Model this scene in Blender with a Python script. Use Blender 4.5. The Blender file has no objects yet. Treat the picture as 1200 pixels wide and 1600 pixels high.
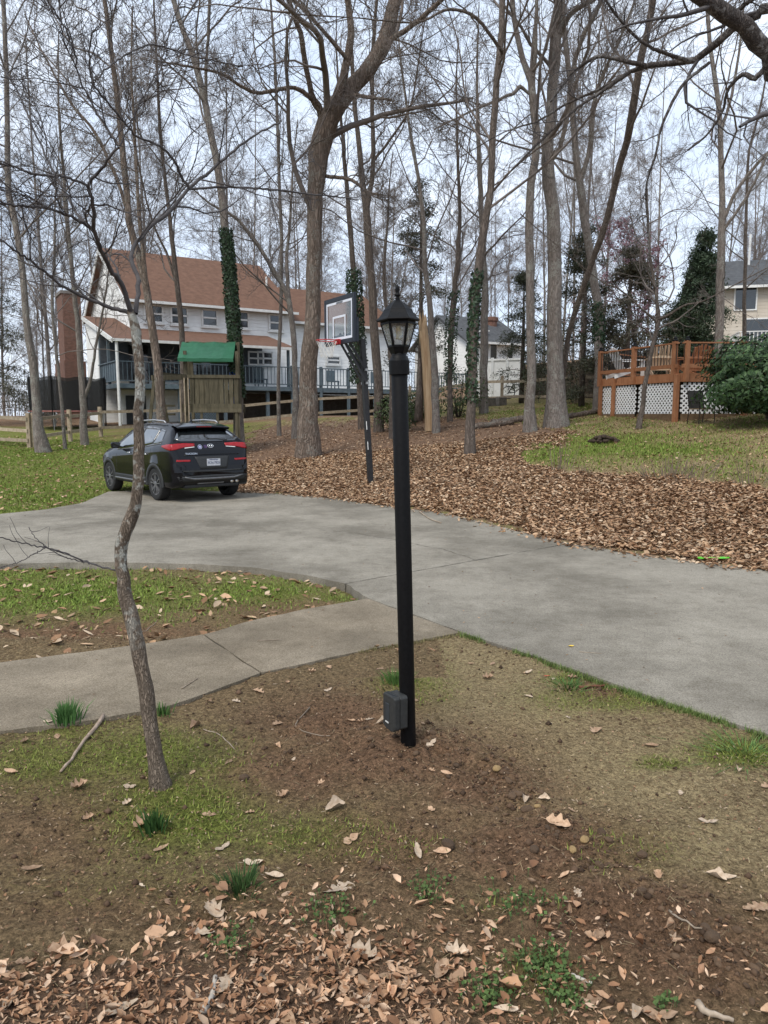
import bpy, bmesh, math, random
import numpy as np
from mathutils import Vector, Matrix
from mathutils.bvhtree import BVHTree
R = math.radians
scene = bpy.context.scene
C = scene.collection

# ------------------------------------------------------------------ camera, sky, sun, exposure
FPX = 1155.0                       # focal length in photo pixels (1200 x 1600)
EYE = 1.70
PITCH = math.atan(150.0 / FPX)     # horizon at photo row 650
cam_d = bpy.data.cameras.new('camera')
cam = bpy.data.objects.new('camera', cam_d); C.objects.link(cam)
cam_d.sensor_fit = 'VERTICAL'; cam_d.sensor_height = 36.0; cam_d.lens = FPX * 36.0 / 1600.0
cam_d.clip_start = 0.05; cam_d.clip_end = 2000
cam.location = (0, 0, EYE); cam.rotation_euler = (math.pi / 2 - PITCH, 0, 0)
scene.camera = cam

SUN_EL, SUN_AZ = 52.0, 215.0       # azimuth clockwise from +Y
world = bpy.data.worlds.new('World'); scene.world = world; world.use_nodes = True
nt = world.node_tree; nt.nodes.clear()
o_ = nt.nodes.new('ShaderNodeOutputWorld'); bg = nt.nodes.new('ShaderNodeBackground')
sky = nt.nodes.new('ShaderNodeTexSky'); sky.sky_type = 'NISHITA'; sky.sun_disc = False
sky.sun_elevation = R(SUN_EL); sky.sun_rotation = R(SUN_AZ); sky.dust_density = 3.0
tc = nt.nodes.new('ShaderNodeTexCoord'); mp = nt.nodes.new('ShaderNodeMapping'); mp.inputs['Scale'].default_value = (1.0, 1.0, 2.4)
nz = nt.nodes.new('ShaderNodeTexNoise'); nz.inputs['Scale'].default_value = 2.6; nz.inputs['Detail'].default_value = 7; nz.inputs['Roughness'].default_value = .55
rp = nt.nodes.new('ShaderNodeValToRGB')
rp.color_ramp.elements[0].position = .32; rp.color_ramp.elements[0].color = (.45, .545, .69, 1)
rp.color_ramp.elements[1].position = .68; rp.color_ramp.elements[1].color = (.70, .76, .85, 1)
sc = nt.nodes.new('ShaderNodeVectorMath'); sc.operation = 'SCALE'; sc.inputs['Scale'].default_value = 10.0
mx = nt.nodes.new('ShaderNodeMix'); mx.data_type = 'RGBA'; mx.inputs['Factor'].default_value = .86
nt.links.new(tc.outputs['Generated'], mp.inputs['Vector']); nt.links.new(mp.outputs[0], nz.inputs['Vector'])
nt.links.new(nz.outputs['Fac'], rp.inputs['Fac']); nt.links.new(rp.outputs['Color'], sc.inputs[0])
nt.links.new(sky.outputs[0], mx.inputs['A']); nt.links.new(sc.outputs[0], mx.inputs['B'])
nt.links.new(mx.outputs['Result'], bg.inputs['Color']); bg.inputs['Strength'].default_value = .1
nt.links.new(bg.outputs[0], o_.inputs[0])
sun_d = bpy.data.lights.new('sun', 'SUN'); sun_d.energy = 1.5; sun_d.angle = R(24); sun_d.color = (1, .94, .85)
sun = bpy.data.objects.new('sun', sun_d); C.objects.link(sun)
sun.rotation_euler = (R(90 - SUN_EL), 0, R(180 - SUN_AZ)); sun.location = (0, 0, 30)
vs = scene.view_settings; vs.view_transform = 'Standard'; vs.look = 'None'; vs.gamma = 1.0; vs.exposure = 0.80

# ------------------------------------------------------------------ pixel <-> world
CP, SP = math.cos(PITCH), math.sin(PITCH)
def W(px, py, Y):
    xc = (px - 600) / FPX; yc = (800 - py) / FPX
    d = (xc, yc * SP + CP, yc * CP - SP); t = Y / d[1]
    return Vector((d[0] * t, Y, EYE + d[2] * t))
def G(px, py, z=0.0):
    xc = (px - 600) / FPX; yc = (800 - py) / FPX
    d = (xc, yc * SP + CP, yc * CP - SP); t = (z - EYE) / d[2]
    return Vector((d[0] * t, d[1] * t, z))
def proj(x, y, z):
    dz = z - EYE; f = y * CP - dz * SP; u = y * SP + dz * CP
    f = np.maximum(f, .05)
    return 600 + FPX * x / f, 800 - FPX * u / f

# ------------------------------------------------------------------ numpy noise
def _h(ix, iy, s):
    n = (ix.astype(np.int64) * 374761393 + iy.astype(np.int64) * 668265263 + s * 1274126177) & 0xffffffff
    n = ((n ^ (n >> 13)) * 1274126177) & 0xffffffff
    return ((n ^ (n >> 16)) & 0xffff) / 65535.0
def vn(x, y, s=0):
    ix = np.floor(x); iy = np.floor(y); fx = x - ix; fy = y - iy
    fx = fx * fx * (3 - 2 * fx); fy = fy * fy * (3 - 2 * fy)
    a = _h(ix, iy, s); b = _h(ix + 1, iy, s); c = _h(ix, iy + 1, s); d = _h(ix + 1, iy + 1, s)
    return (a + (b - a) * fx) * (1 - fy) + (c + (d - c) * fx) * fy
def fbm(x, y, sc, oc=4, s=0):
    v = 0; a = .5; t = 0
    for i in range(oc):
        v = v + a * vn(x * sc, y * sc, s + i * 17); t += a; sc *= 2.03; a *= .5
    return v / t
def sstep(a, b, x):
    t = np.clip((x - a) / (b - a), 0, 1); return t * t * (3 - 2 * t)
def inpoly(px, py, poly):
    r = np.zeros(np.shape(px), bool); n = len(poly)
    for i in range(n):
        x1, y1 = poly[i]; x2, y2 = poly[(i + 1) % n]
        c = ((y1 > py) != (y2 > py)); dy = (y2 - y1) if y2 != y1 else 1e-9
        r ^= c & (px < (x2 - x1) * (py - y1) / dy + x1)
    return r

# ------------------------------------------------------------------ meshes and objects
def np_mesh(name, V, F, smooth=False, col=None):
    V = np.asarray(V, np.float32).reshape(-1, 3); F = np.asarray(F, np.int32)
    me = bpy.data.meshes.new(name); me.vertices.add(len(V)); me.vertices.foreach_set('co', V.ravel())
    me.loops.add(F.size); me.loops.foreach_set('vertex_index', F.ravel())
    me.polygons.add(len(F)); k = F.shape[1]
    me.polygons.foreach_set('loop_start', np.arange(0, F.size, k, dtype=np.int32))
    if smooth: me.polygons.foreach_set('use_smooth', np.ones(len(F), bool))
    me.update(calc_edges=True)
    if col is not None:
        a = me.attributes.new('col', 'FLOAT_COLOR', 'POINT')
        c4 = np.ones((len(V), 4), np.float32); c4[:, :3] = col; a.data.foreach_set('color', c4.ravel())
    return me
def obj(name, me, mat, parent=None, kind=None):
    o = bpy.data.objects.new(name, me)
    if mat is not None and len(me.materials) == 0: me.materials.append(mat)
    C.objects.link(o)
    if parent is not None: o.parent = parent
    if kind: o['kind'] = kind
    return o
def tag(o, label, cat, group=None, kind=None):
    o['label'] = label; o['category'] = cat
    if group: o['group'] = group
    if kind: o['kind'] = kind
    return o
def thing(name, label, cat, loc=(0, 0, 0), rz=0.0, group=None):
    o = bpy.data.objects.new(name, None); o.empty_display_size = .2; C.objects.link(o)
    o.location = loc; o.rotation_euler = (0, 0, rz)
    return tag(o, label, cat, group)
def dup(root, loc, rz=None, sc=1.0, label=None, group=None):
    def cp(o, par):
        c = o.copy(); C.objects.link(c); c.parent = par
        for ch in o.children: cp(ch, c)
        return c
    r = cp(root, None); r.location = loc
    if rz is not None: r.rotation_euler = (0, 0, rz)
    r.scale = (sc, sc, sc)
    if label: r['label'] = label
    if group: r['group'] = group
    return r

class MB:
    def __init__(s, off=(0, 0, 0)): s.v = []; s.f = []; s.o = Vector(off)
    def add(s, vs, fs):
        b = len(s.v); s.v += [tuple(Vector(v) - s.o) for v in vs]; s.f += [tuple(i + b for i in f) for f in fs]; return s
    def box(s, c, d, rz=0.0):
        cx, cy, cz = c; hx, hy, hz = d[0] / 2, d[1] / 2, d[2] / 2; ca, sa = math.cos(rz), math.sin(rz)
        vs = []
        for z in (-hz, hz):
            for x, y in ((-hx, -hy), (hx, -hy), (hx, hy), (-hx, hy)):
                vs.append((cx + x * ca - y * sa, cy + x * sa + y * ca, cz + z))
        return s.add(vs, [(3, 2, 1, 0), (4, 5, 6, 7), (0, 1, 5, 4), (1, 2, 6, 5), (2, 3, 7, 6), (3, 0, 4, 7)])
    def beam(s, p, q, w, h, up=(0, 0, 1)):
        p = Vector(p); q = Vector(q); t = (q - p).normalized(); u = Vector(up)
        if abs(t.dot(u)) > .98: u = Vector((0, 1, 0))
        a = t.cross(u).normalized() * (w / 2); b = a.cross(t).normalized() * (h / 2)
        vs = [e + x * a + y * b for e in (p, q) for x, y in ((-1, -1), (1, -1), (1, 1), (-1, 1))]
        return s.add(vs, [(3, 2, 1, 0), (4, 5, 6, 7), (0, 1, 5, 4), (1, 2, 6, 5), (2, 3, 7, 6), (3, 0, 4, 7)])
    def tube(s, pts, rad, n=8, cap=True):
        pts = [Vector(p) for p in pts]; K = len(pts)
        if not hasattr(rad, '__len__'): rad = [rad] * K
        d = (pts[-1] - pts[0])
        if d.length < 1e-6: d = pts[1] - pts[0]
        u = d.orthogonal().normalized(); vs = []; fs = []
        for i in range(K):
            t = (pts[min(i + 1, K - 1)] - pts[max(i - 1, 0)]).normalized()
            u = (u - t * u.dot(t))
            if u.length < 1e-4: u = t.orthogonal()
            u.normalize(); w = t.cross(u)
            for j in range(n):
                a = 2 * math.pi * j / n; vs.append(pts[i] + (u * math.cos(a) + w * math.sin(a)) * rad[i])
        for i in range(K - 1):
            for j in range(n):
                k = (j + 1) % n; fs.append((i * n + j, i * n + k, (i + 1) * n + k, (i + 1) * n + j))
        if cap: fs += [tuple(reversed(range(n))), tuple((K - 1) * n + j for j in range(n))]
        return s.add(vs, fs)
    def lathe(s, prof, n=16, c=(0, 0, 0), ph=0.0, cap=True, axis='z'):
        vs = []; fs = []; K = len(prof)
        for r, z in prof:
            for j in range(n):
                a = 2 * math.pi * j / n + ph; x, y = r * math.cos(a), r * math.sin(a)
                vs.append((c[0] + x, c[1] + y, c[2] + z) if axis == 'z' else (c[0] + z, c[1] + x, c[2] + y))
        for i in range(K - 1):
            for j in range(n):
                k = (j + 1) % n; fs.append((i * n + j, i * n + k, (i + 1) * n + k, (i + 1) * n + j))
        if cap: fs += [tuple(reversed(range(n))), tuple((K - 1) * n + j for j in range(n))]
        return s.add(vs, fs)
    def prism(s, poly, d):
        n = len(poly); d = Vector(d); vs = [Vector(p) for p in poly] + [Vector(p) + d for p in poly]
        return s.add(vs, [tuple(reversed(range(n))), tuple(range(n, 2 * n))] + [(i, (i + 1) % n, (i + 1) % n + n, i + n) for i in range(n)])
    def grid(s, rows):
        K = len(rows); n = len(rows[0]); vs = [p for r in rows for p in r]
        return s.add(vs, [(i * n + j, i * n + j + 1, (i + 1) * n + j + 1, (i + 1) * n + j) for i in range(K - 1) for j in range(n - 1)])
    def mesh(s, name, smooth=False):
        me = bpy.data.meshes.new(name); me.from_pydata(s.v, [], s.f); me.update()
        bm = bmesh.new(); bm.from_mesh(me); bmesh.ops.recalc_face_normals(bm, faces=bm.faces); bm.to_mesh(me); bm.free()
        if smooth:
            for p in me.polygons: p.use_smooth = True
        return me
    def build(s, name, mat, parent=None, smooth=False, bevel=0.0, solid=0.0, kind=None):
        o = obj(name, s.mesh(name, smooth), mat, parent, kind)
        if solid: m = o.modifiers.new('s', 'SOLIDIFY'); m.thickness = solid
        if bevel: m = o.modifiers.new('b', 'BEVEL'); m.width = bevel; m.segments = 2; m.limit_method = 'ANGLE'
        return o
def text_mesh(s, size, depth=.002):
    cu = bpy.data.curves.new('t', 'FONT'); cu.body = s; cu.size = size; cu.extrude = depth; cu.align_x = 'CENTER'; cu.align_y = 'CENTER'
    o = bpy.data.objects.new('t', cu); C.objects.link(o); bpy.context.view_layer.update()
    me = bpy.data.meshes.new_from_object(o.evaluated_get(bpy.context.evaluated_depsgraph_get())); bpy.data.objects.remove(o)
    return me

# ------------------------------------------------------------------ materials
def M(name, c1, c2=None, scale=8.0, rough=.8, bump=.0, bscale=None, stretch=(1, 1, 1), metal=0.0, spec=.4, attr=False, rnd=0.0, coat=0.0, lo=.35, hi=.65, alpha=1.0, trans=0.0, sss=0.0):
    m = bpy.data.materials.new(name); m.use_nodes = True; t = m.node_tree; n = t.nodes; b = n['Principled BSDF']; L = t.links.new
    b.inputs['Roughness'].default_value = rough; b.inputs['Metallic'].default_value = metal
    b.inputs['Specular IOR Level'].default_value = spec; b.inputs['Coat Weight'].default_value = coat
    b.inputs['Alpha'].default_value = alpha; b.inputs['Transmission Weight'].default_value = trans
    tc = n.new('ShaderNodeTexCoord'); mp = n.new('ShaderNodeMapping'); mp.inputs['Scale'].default_value = stretch
    L(tc.outputs['Object'], mp.inputs['Vector'])
    nz = n.new('ShaderNodeTexNoise'); nz.inputs['Scale'].default_value = scale; nz.inputs['Detail'].default_value = 6; nz.inputs['Roughness'].default_value = .6
    L(mp.outputs[0], nz.inputs['Vector'])
    c2 = c2 or tuple(min(1, x * 1.25) for x in c1)
    rp = n.new('ShaderNodeValToRGB'); e = rp.color_ramp.elements
    e[0].position = lo; e[0].color = (*c1, 1); e[1].position = hi; e[1].color = (*c2, 1)
    L(nz.outputs['Fac'], rp.inputs['Fac']); out = rp.outputs['Color']
    if attr:
        a = n.new('ShaderNodeAttribute'); a.attribute_name = 'col'
        mm = n.new('ShaderNodeMix'); mm.data_type = 'RGBA'; mm.blend_type = 'MULTIPLY'; mm.inputs['Factor'].default_value = 1
        L(out, mm.inputs['A']); L(a.outputs['Color'], mm.inputs['B']); out = mm.outputs['Result']
    if rnd:
        oi = n.new('ShaderNodeObjectInfo'); mr = n.new('ShaderNodeMapRange'); mr.inputs['To Min'].default_value = 1 - rnd; mr.inputs['To Max'].default_value = 1 + rnd
        hs = n.new('ShaderNodeHueSaturation'); L(oi.outputs['Random'], mr.inputs['Value']); L(mr.outputs[0], hs.inputs['Value']); L(out, hs.inputs['Color']); out = hs.outputs['Color']
    L(out, b.inputs['Base Color'])
    if bump:
        n2 = n.new('ShaderNodeTexNoise'); n2.inputs['Scale'].default_value = bscale or scale * 3; n2.inputs['Detail'].default_value = 5
        L(mp.outputs[0], n2.inputs['Vector']); bp = n.new('ShaderNodeBump'); bp.inputs['Strength'].default_value = bump; bp.inputs['Distance'].default_value = .02
        L(n2.outputs['Fac'], bp.inputs['Height']); L(bp.outputs[0], b.inputs['Normal'])
    return m
def siding(name, c1, c2, pitch, vertical_axis='Z', rough=.6, depth=.03):
    """lap siding: saw-tooth relief by bump, one tooth per board"""
    m = M(name, c1, c2, scale=1.3, rough=rough); t = m.node_tree; n = t.nodes; L = t.links.new; b = n['Principled BSDF']
    tc = n.new('ShaderNodeTexCoord'); sx = n.new('ShaderNodeSeparateXYZ'); L(tc.outputs['Object'], sx.inputs[0])
    dv = n.new('ShaderNodeMath'); dv.operation = 'DIVIDE'; dv.inputs[1].default_value = pitch; L(sx.outputs[vertical_axis], dv.inputs[0])
    fr = n.new('ShaderNodeMath'); fr.operation = 'FRACT'; L(dv.outputs[0], fr.inputs[0])
    iv = n.new('ShaderNodeMath'); iv.operation = 'SUBTRACT'; iv.inputs[0].default_value = 1; L(fr.outputs[0], iv.inputs[1])
    bp = n.new('ShaderNodeBump'); bp.inputs['Strength'].default_value = 1; bp.inputs['Distance'].default_value = depth
    L(iv.outputs[0], bp.inputs['Height']); L(bp.outputs[0], b.inputs['Normal'])
    return m
def bark(name, c1, c2, c3=None, scale=9.0, ridge=.6, patch=.5, zlo=None):
    m = M(name, c1, c2, scale=scale, rough=.92, stretch=(1, 1, .18), spec=.15, lo=.3, hi=.7); t = m.node_tree; n = t.nodes; L = t.links.new; b = n['Principled BSDF']
    mp = next(x for x in n if x.type == 'MAPPING')
    vo = n.new('ShaderNodeTexVoronoi'); vo.feature = 'DISTANCE_TO_EDGE'; vo.inputs['Scale'].default_value = scale * 2.2
    ns = n.new('ShaderNodeTexNoise'); ns.inputs['Scale'].default_value = scale; ns.inputs['Detail'].default_value = 4
    ad = n.new('ShaderNodeVectorMath'); ad.operation = 'MULTIPLY_ADD'; ad.inputs[1].default_value = (.25, .25, .25)
    L(mp.outputs[0], ns.inputs['Vector']); L(ns.outputs['Color'], ad.inputs[0]); L(mp.outputs[0], ad.inputs[2]); L(ad.outputs[0], vo.inputs['Vector'])
    rr = n.new('ShaderNodeMapRange'); rr.inputs['From Max'].default_value = .25; L(vo.outputs['Distance'], rr.inputs['Value'])
    bp = n.new('ShaderNodeBump'); bp.inputs['Strength'].default_value = ridge; bp.inputs['Distance'].default_value = .03
    L(rr.outputs[0], bp.inputs['Height']); L(bp.outputs[0], b.inputs['Normal'])
    src = b.inputs['Base Color'].links[0].from_socket
    mu = n.new('ShaderNodeMix'); mu.data_type = 'RGBA'; mu.blend_type = 'MULTIPLY'; mu.inputs['Factor'].default_value = .42
    L(src, mu.inputs['A']); L(rr.outputs[0], mu.inputs['B']); out = mu.outputs['Result']
    if c3:
        n3 = n.new('ShaderNodeTexNoise'); n3.inputs['Scale'].default_value = 26; n3.inputs['Detail'].default_value = 5
        tc = next(x for x in n if x.type == 'TEX_COORD'); L(tc.outputs['Object'], n3.inputs['Vector'])
        n4 = n.new('ShaderNodeTexNoise'); n4.inputs['Scale'].default_value = 3.2; L(tc.outputs['Object'], n4.inputs['Vector'])
        av = n.new('ShaderNodeMath'); av.operation = 'ADD'; L(n3.outputs['Fac'], av.inputs[0]); L(n4.outputs['Fac'], av.inputs[1])
        r3 = n.new('ShaderNodeMapRange'); r3.inputs['From Min'].default_value = 1.04 + (.5 - patch) * .4; r3.inputs['From Max'].default_value = 1.14 + (.5 - patch) * .4
        L(av.outputs[0], r3.inputs['Value'])
        f3 = r3.outputs[0]
        if zlo is not None:      # lichen grows on the upper stem only
            sz = n.new('ShaderNodeSeparateXYZ'); L(tc.outputs['Object'], sz.inputs[0]); rz_ = n.new('ShaderNodeMapRange'); rz_.inputs['From Min'].default_value = zlo; rz_.inputs['From Max'].default_value = zlo + .45; L(sz.outputs['Z'], rz_.inputs['Value'])
            mz = n.new('ShaderNodeMath'); mz.operation = 'MULTIPLY'; L(f3, mz.inputs[0]); L(rz_.outputs[0], mz.inputs[1]); f3 = mz.outputs[0]
        m3 = n.new('ShaderNodeMix'); m3.data_type = 'RGBA'; L(f3, m3.inputs['Factor']); L(out, m3.inputs['A']); m3.inputs['B'].default_value = (*c3, 1); out = m3.outputs['Result']
    L(out, b.inputs['Base Color'])
    return m

m_black = M('black_powder_coat', (.005, .005, .0055), (.008, .008, .0085), 60, rough=.5, bump=.06, bscale=220, spec=.14)
m_glass = M('clear_glass', (.9, .92, .92), (.95, .97, .97), 3, rough=.05, trans=1.0, spec=.5)
m_darkglass = M('dark_window_glass', (.012, .016, .02), (.02, .026, .03), 2, rough=.06, spec=.8, coat=.4)
m_white = M('white_paint', (.66, .66, .64), (.76, .76, .74), 4, rough=.5)
m_bark_oak = bark('oak_bark', (.165, .125, .097), (.275, .218, .178), (.22, .20, .17), 7, .9, .35)
m_bark_grey = bark('grey_bark', (.195, .165, .142), (.30, .26, .23), (.26, .25, .22), 8, .6, .42)
m_bark_dark = bark('dark_bark', (.125, .10, .084), (.215, .178, .15), None, 9, .7)
m_bark_lichen = bark('lichen_bark', (.18, .14, .104), (.30, .24, .185), (.42, .415, .365), 22, .7, .68, .55)
m_twig = M('twig_bark', (.115, .098, .088), (.20, .17, .152), 3, rough=.9, spec=.15)
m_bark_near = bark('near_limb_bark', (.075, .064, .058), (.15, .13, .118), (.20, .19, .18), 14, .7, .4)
m_wood_tree = bark('haze_grey_bark', (.17, .15, .135), (.26, .235, .215), None, 7, .4)  # distance haze is put into this far bark colour
m_twig_far = M('hazed_twig_bark', (.16, .135, .12), (.23, .20, .18), 3, rough=.9, spec=.15)  # twig tone lightened to carry the haze of the distant woods
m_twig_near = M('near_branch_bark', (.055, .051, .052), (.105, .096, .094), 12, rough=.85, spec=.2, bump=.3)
m_deadwood = M('bare_dead_wood', (.34, .22, .12), (.52, .38, .24), 10, rough=.85, stretch=(1, 1, .1), bump=.5)
m_wood_old = M('weathered_green_wood', (.070, .060, .036), (.13, .11, .07), 14, rough=.9, stretch=(1, 1, .2), bump=.3, rnd=.2)
m_wood_fence = M('weathered_fence_wood', (.26, .20, .135), (.40, .33, .24), 9, rough=.9, bump=.3, rnd=.2)
m_wood_picket = M('dark_picket_wood', (.10, .075, .055), (.17, .13, .10), 9, rough=.9, rnd=.25)
m_deck = M('orange_stained_wood', (.25, .102, .043), (.345, .155, .073), 11, rough=.7, bump=.2, stretch=(1, 1, .3), rnd=.1)
m_bluegrey = M('slate_blue_paint', (.075, .105, .125), (.12, .155, .175), 4, rough=.6)
m_leaf = M('dead_leaf', (.78, .78, .78), (1.0, 1.0, 1.0), 30, rough=.8, attr=True, spec=.2)
m_grass = M('grass_blade', (.85, .85, .85), (1, 1, 1), 5, rough=.75, attr=True, spec=.2)
# ------------------------------------------------------------------ terrain
DRIVE_FAR = [(1500, 945), (1350, 915), (1200, 891), (1100, 879), (980, 863), (890, 849), (800, 827), (700, 803), (600, 790), (500, 777), (430, 771), (375, 769), (260, 765), (170, 768)]
DRIVE_LEFT = [(150, 776), (128, 786), (70, 796), (0, 803), (-300, 812), (-700, 815)]
DRIVE_NEAR = [(-700, 890), (-300, 886), (0, 881), (150, 878), (300, 881), (400, 887), (480, 899), (530, 911), (575, 935)]
WALK_JOINT = (720, 988)
DRIVE_RIGHT = [(850, 1030), (960, 1068), (1080, 1109), (1200, 1147), (1500, 1240)]
WALK_NEAR = [(720, 988), (640, 1003), (560, 1018), (470, 1038), (405, 1052), (330, 1080), (260, 1104), (150, 1124), (0, 1143), (-400, 1200)]
WALK_FAR = [(-400, 1078), (0, 1035), (100, 1022), (230, 1005), (320, 990), (400, 968), (480, 951), (575, 935)]
ZS = .03
def gp(l): return [tuple(G(x, y, ZS).xy) for x, y in l]
drive_poly = gp(DRIVE_FAR + DRIVE_LEFT + DRIVE_NEAR + [WALK_JOINT] + DRIVE_RIGHT)
walk_poly = gp(WALK_NEAR + WALK_FAR)

def smax(a, b, k): h = np.clip(.5 + .5 * (a - b) / k, 0, 1); return b + (a - b) * h + k * h * (1 - h)
def smin(a, b, k): return -smax(-a, -b, k)
def height(x, y):
    x = np.asarray(x, float); y = np.asarray(y, float)
    s = .733 * x + .68 * (y - 13.5) + .35
    r = np.maximum(0, s); z1 = .132 * r * r / (r + .9)
    cap = 1.72 + 5.0 * sstep(0, 9, x) + .9 * sstep(9, 22, x)
    z1 = smin(z1, cap, .5)
    z2 = np.minimum(.062 * np.maximum(0, y - 18), 1.55) * sstep(1.0, -5.0, x)
    z = smax(z1, z2, .15) - .0375 * np.exp(-np.abs(z1 - z2) * 8)
    z = np.maximum(z, 0)
    inner = sstep(.2, .5, x * 0 + (y - 5.2)) * (y < 11) * (x < .3)      # island lawn sits a little below the slab
    z = z - .035 * inner + .016 * sstep(9, 7, y) * (1 - inner)
    near = sstep(9, 6.5, y)
    z = z + near * (.035 * (fbm(x, y, 1.1, 3, 5) - .5))
    bx, by = G(640, 1165).xy                                           # loose mound round the lamp post
    z = z + .05 * np.exp(-((x - bx) ** 2 + (y - by) ** 2) / .09)
    return z
def masks(x, y, z):
    px, py = proj(x, y, z)
    front = y > .6
    n1 = fbm(x, y, 1.7, 4, 3); n2 = fbm(x, y, 5.0, 4, 11); n3 = fbm(x, y, 14.0, 3, 23)
    j = (n1 - .5) * 60 + (n2 - .5) * 40
    near = (py > 985) & (y < 8)
    def blob(l, jx=1.0):
        v = np.zeros(np.shape(x))
        for cx, cy, rx, ry, w in l:
            v = np.maximum(v, w * np.exp(-(((px + j * jx - cx) / rx) ** 2 + ((py + j * .5 * jx - cy) / ry) ** 2)))
        return v
    soil = blob([(520, 1125, 170, 60, 1), (620, 1180, 190, 65, 1.1), (480, 1200, 150, 60, .9), (760, 1230, 130, 60, 1), (850, 1330, 170, 70, 1.1), (980, 1440, 190, 80, 1.2), (1080, 1500, 180, 80, 1.1), (650, 1330, 200, 90, .8), (560, 1420, 230, 60, .6), (760, 1460, 260, 60, .6), (840, 1550, 260, 60, .7), (120, 985, 260, 18, 1.0), (420, 950, 140, 22, .9), (100, 1300, 180, 90, .55), (200, 1420, 320, 50, .6), (600, 1560, 300, 50, .5), (940, 1075, 55, 16, .9)]) * ((py > 930))
    green = blob([(275, 1275, 140, 75, 1.1), (230, 1180, 170, 50, .85), (90, 1200, 160, 55, .75), (480, 1310, 170, 45, .8), (620, 1330, 130, 35, .65), (950, 1090, 130, 25, .75), (1150, 1170, 90, 24, 1.1), (1030, 1190, 50, 14, .9), (640, 1060, 70, 50, .75), (840, 1530, 60, 50, .7), (900, 1060, 60, 14, .8), (250, 1390, 280, 50, .35), (960, 1330, 120, 45, .45), (830, 1420, 120, 30, .4), (100, 1140, 70, 20, .8)]) * near
    tan = blob([(820, 1080, 250, 90, 1.1), (720, 1060, 140, 70, 1.2), (1000, 1210, 260, 120, 1.0), (1120, 1320, 200, 110, .9), (720, 1130, 110, 60, 1.2), (380, 1150, 250, 60, .35)]) * near
    litter = np.zeros(np.shape(x))
    fl = [(0, 1520), (120, 1500), (260, 1475), (420, 1480), (560, 1490), (620, 1530), (700, 1580), (760, 1680), (760, 2400), (-900, 2400), (-900, 1540)]
    jj = (n1 - .5) * 90 + (n2 - .5) * 60
    edge_ = np.interp(px, [0, 120, 260, 420, 560, 640, 740, 900, 1200], [1515, 1500, 1478, 1482, 1492, 1535, 1590, 1680, 1760])
    litter = np.maximum(litter, sstep(-55, 75, py + jj * 1.3 + (n3 - .5) * 60 - edge_) * near)
    far = (y > 7.6) & front
    LP = [(360, 769), (500, 777), (600, 788), (700, 801), (800, 824), (890, 846), (980, 860), (1100, 876), (1200, 888), (1500, 935), (2600, 1010), (2600, 815), (1500, 785), (1200, 765), (1080, 750), (980, 742), (890, 735), (825, 728), (812, 704), (880, 688), (905, 678), (880, 669), (830, 664), (745, 655), (640, 648), (560, 656), (400, 668), (378, 690)]
    jl = (n1 - .5) * 40 + (n2 - .5) * 34 + (n3 - .5) * 16
    lit2 = inpoly(px + jl, py + jl * .5, LP) & far
    litter = np.maximum(litter, lit2 * 1.0)
    litter = np.maximum(litter, np.clip(.45 * np.exp(-(((px - 200) / 60) ** 2 + ((py - 675) / 14) ** 2)), 0, 1) * far)
    isl = (x < .4) & (y > 4.2) & (y < 10) & (py < 1060) & (py > 870)
    gi = np.clip(blob([(100, 930, 330, 38, 1.1), (400, 925, 150, 28, 1.0), (520, 935, 60, 12, .8), (60, 900, 160, 20, .9)], .5), 0, 1)
    green = np.where(isl, gi, green)
    tan = np.where(isl, .5 * np.exp(-(((px - 470) / 130) ** 2 + ((py - 905) / 16) ** 2)), tan)
    soil = np.where(isl, soil * (1 - gi * .6), soil)
    gl = far & ~lit2 & ~isl
    gfar = np.clip(.30 + 1.5 * (n1 - .42) + .8 * (n2 - .5), 0, 1)
    gfar = np.where(px < 420, np.clip(gfar + .42, 0, 1), gfar)
    gfar = np.where((py < 648) & (px > 700), np.clip(gfar + .3, 0, 1), gfar)
    hot = np.exp(-(((px - 960) / 110) ** 2 + ((py - 690) / 14) ** 2)) + np.exp(-(((px - 870) / 80) ** 2 + ((py - 712) / 14) ** 2)) + np.exp(-(((px - 1060) / 110) ** 2 + ((py - 705) / 9) ** 2))
    gfar = np.where(px > 700, np.clip(gfar * .55 + .6 * hot, 0, 1), gfar)
    green = np.where(gl, gfar, green); tan = np.where(gl, np.clip(.8 - gfar, 0, 1), tan)
    woods = far & (y > 37) & (np.abs(x) > 0) & ~((px > 730) & (px < 1100) & (y < 42))
    green = np.where(woods, green * .3, green); litter = np.where(woods, .8, litter)
    return [np.clip(a, 0, 1) for a in (green, soil, tan, litter)]

def graded(a, b, st, far, ratio):
    l = list(np.arange(a, b, st)); s = st; v = l[-1]
    while v < far: s = min(s * ratio, 14); v += s; l.append(v)
    return l
xs = np.array(graded(0, 3.0, .033, 420, 1.07)); xs = np.concatenate([-xs[:0:-1], xs])
ys = np.array(graded(1.2, 5.6, .033, 620, 1.04)); yb = []
v = 1.2; s = .06
while v > -90: v -= s; s = min(s * 1.25, 12); yb.append(v)
ys = np.concatenate([np.array(yb[::-1]), ys])
GX, GY = np.meshgrid(xs, ys); gx, gy = GX.ravel(), GY.ravel()
gz = height(gx, gy)
mk = masks(gx, gy, gz)
inside = inpoly(gx, gy, drive_poly) | inpoly(gx, gy, walk_poly)
rough_a = sstep(8.5, 5.5, gy) * sstep(-1, 1, gy)
micro = (.034 * (fbm(gx, gy, 7, 3, 41) - .5) + .034 * (fbm(gx, gy, 17, 2, 47) - .5)) * (.55 + 1.2 * mk[1])
TRENCH = [tuple(G(a, b).xy) for a, b in ((690, 1172), (775, 1212), (830, 1285), (900, 1325), (985, 1400), (1065, 1470), (1110, 1525))]
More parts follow.
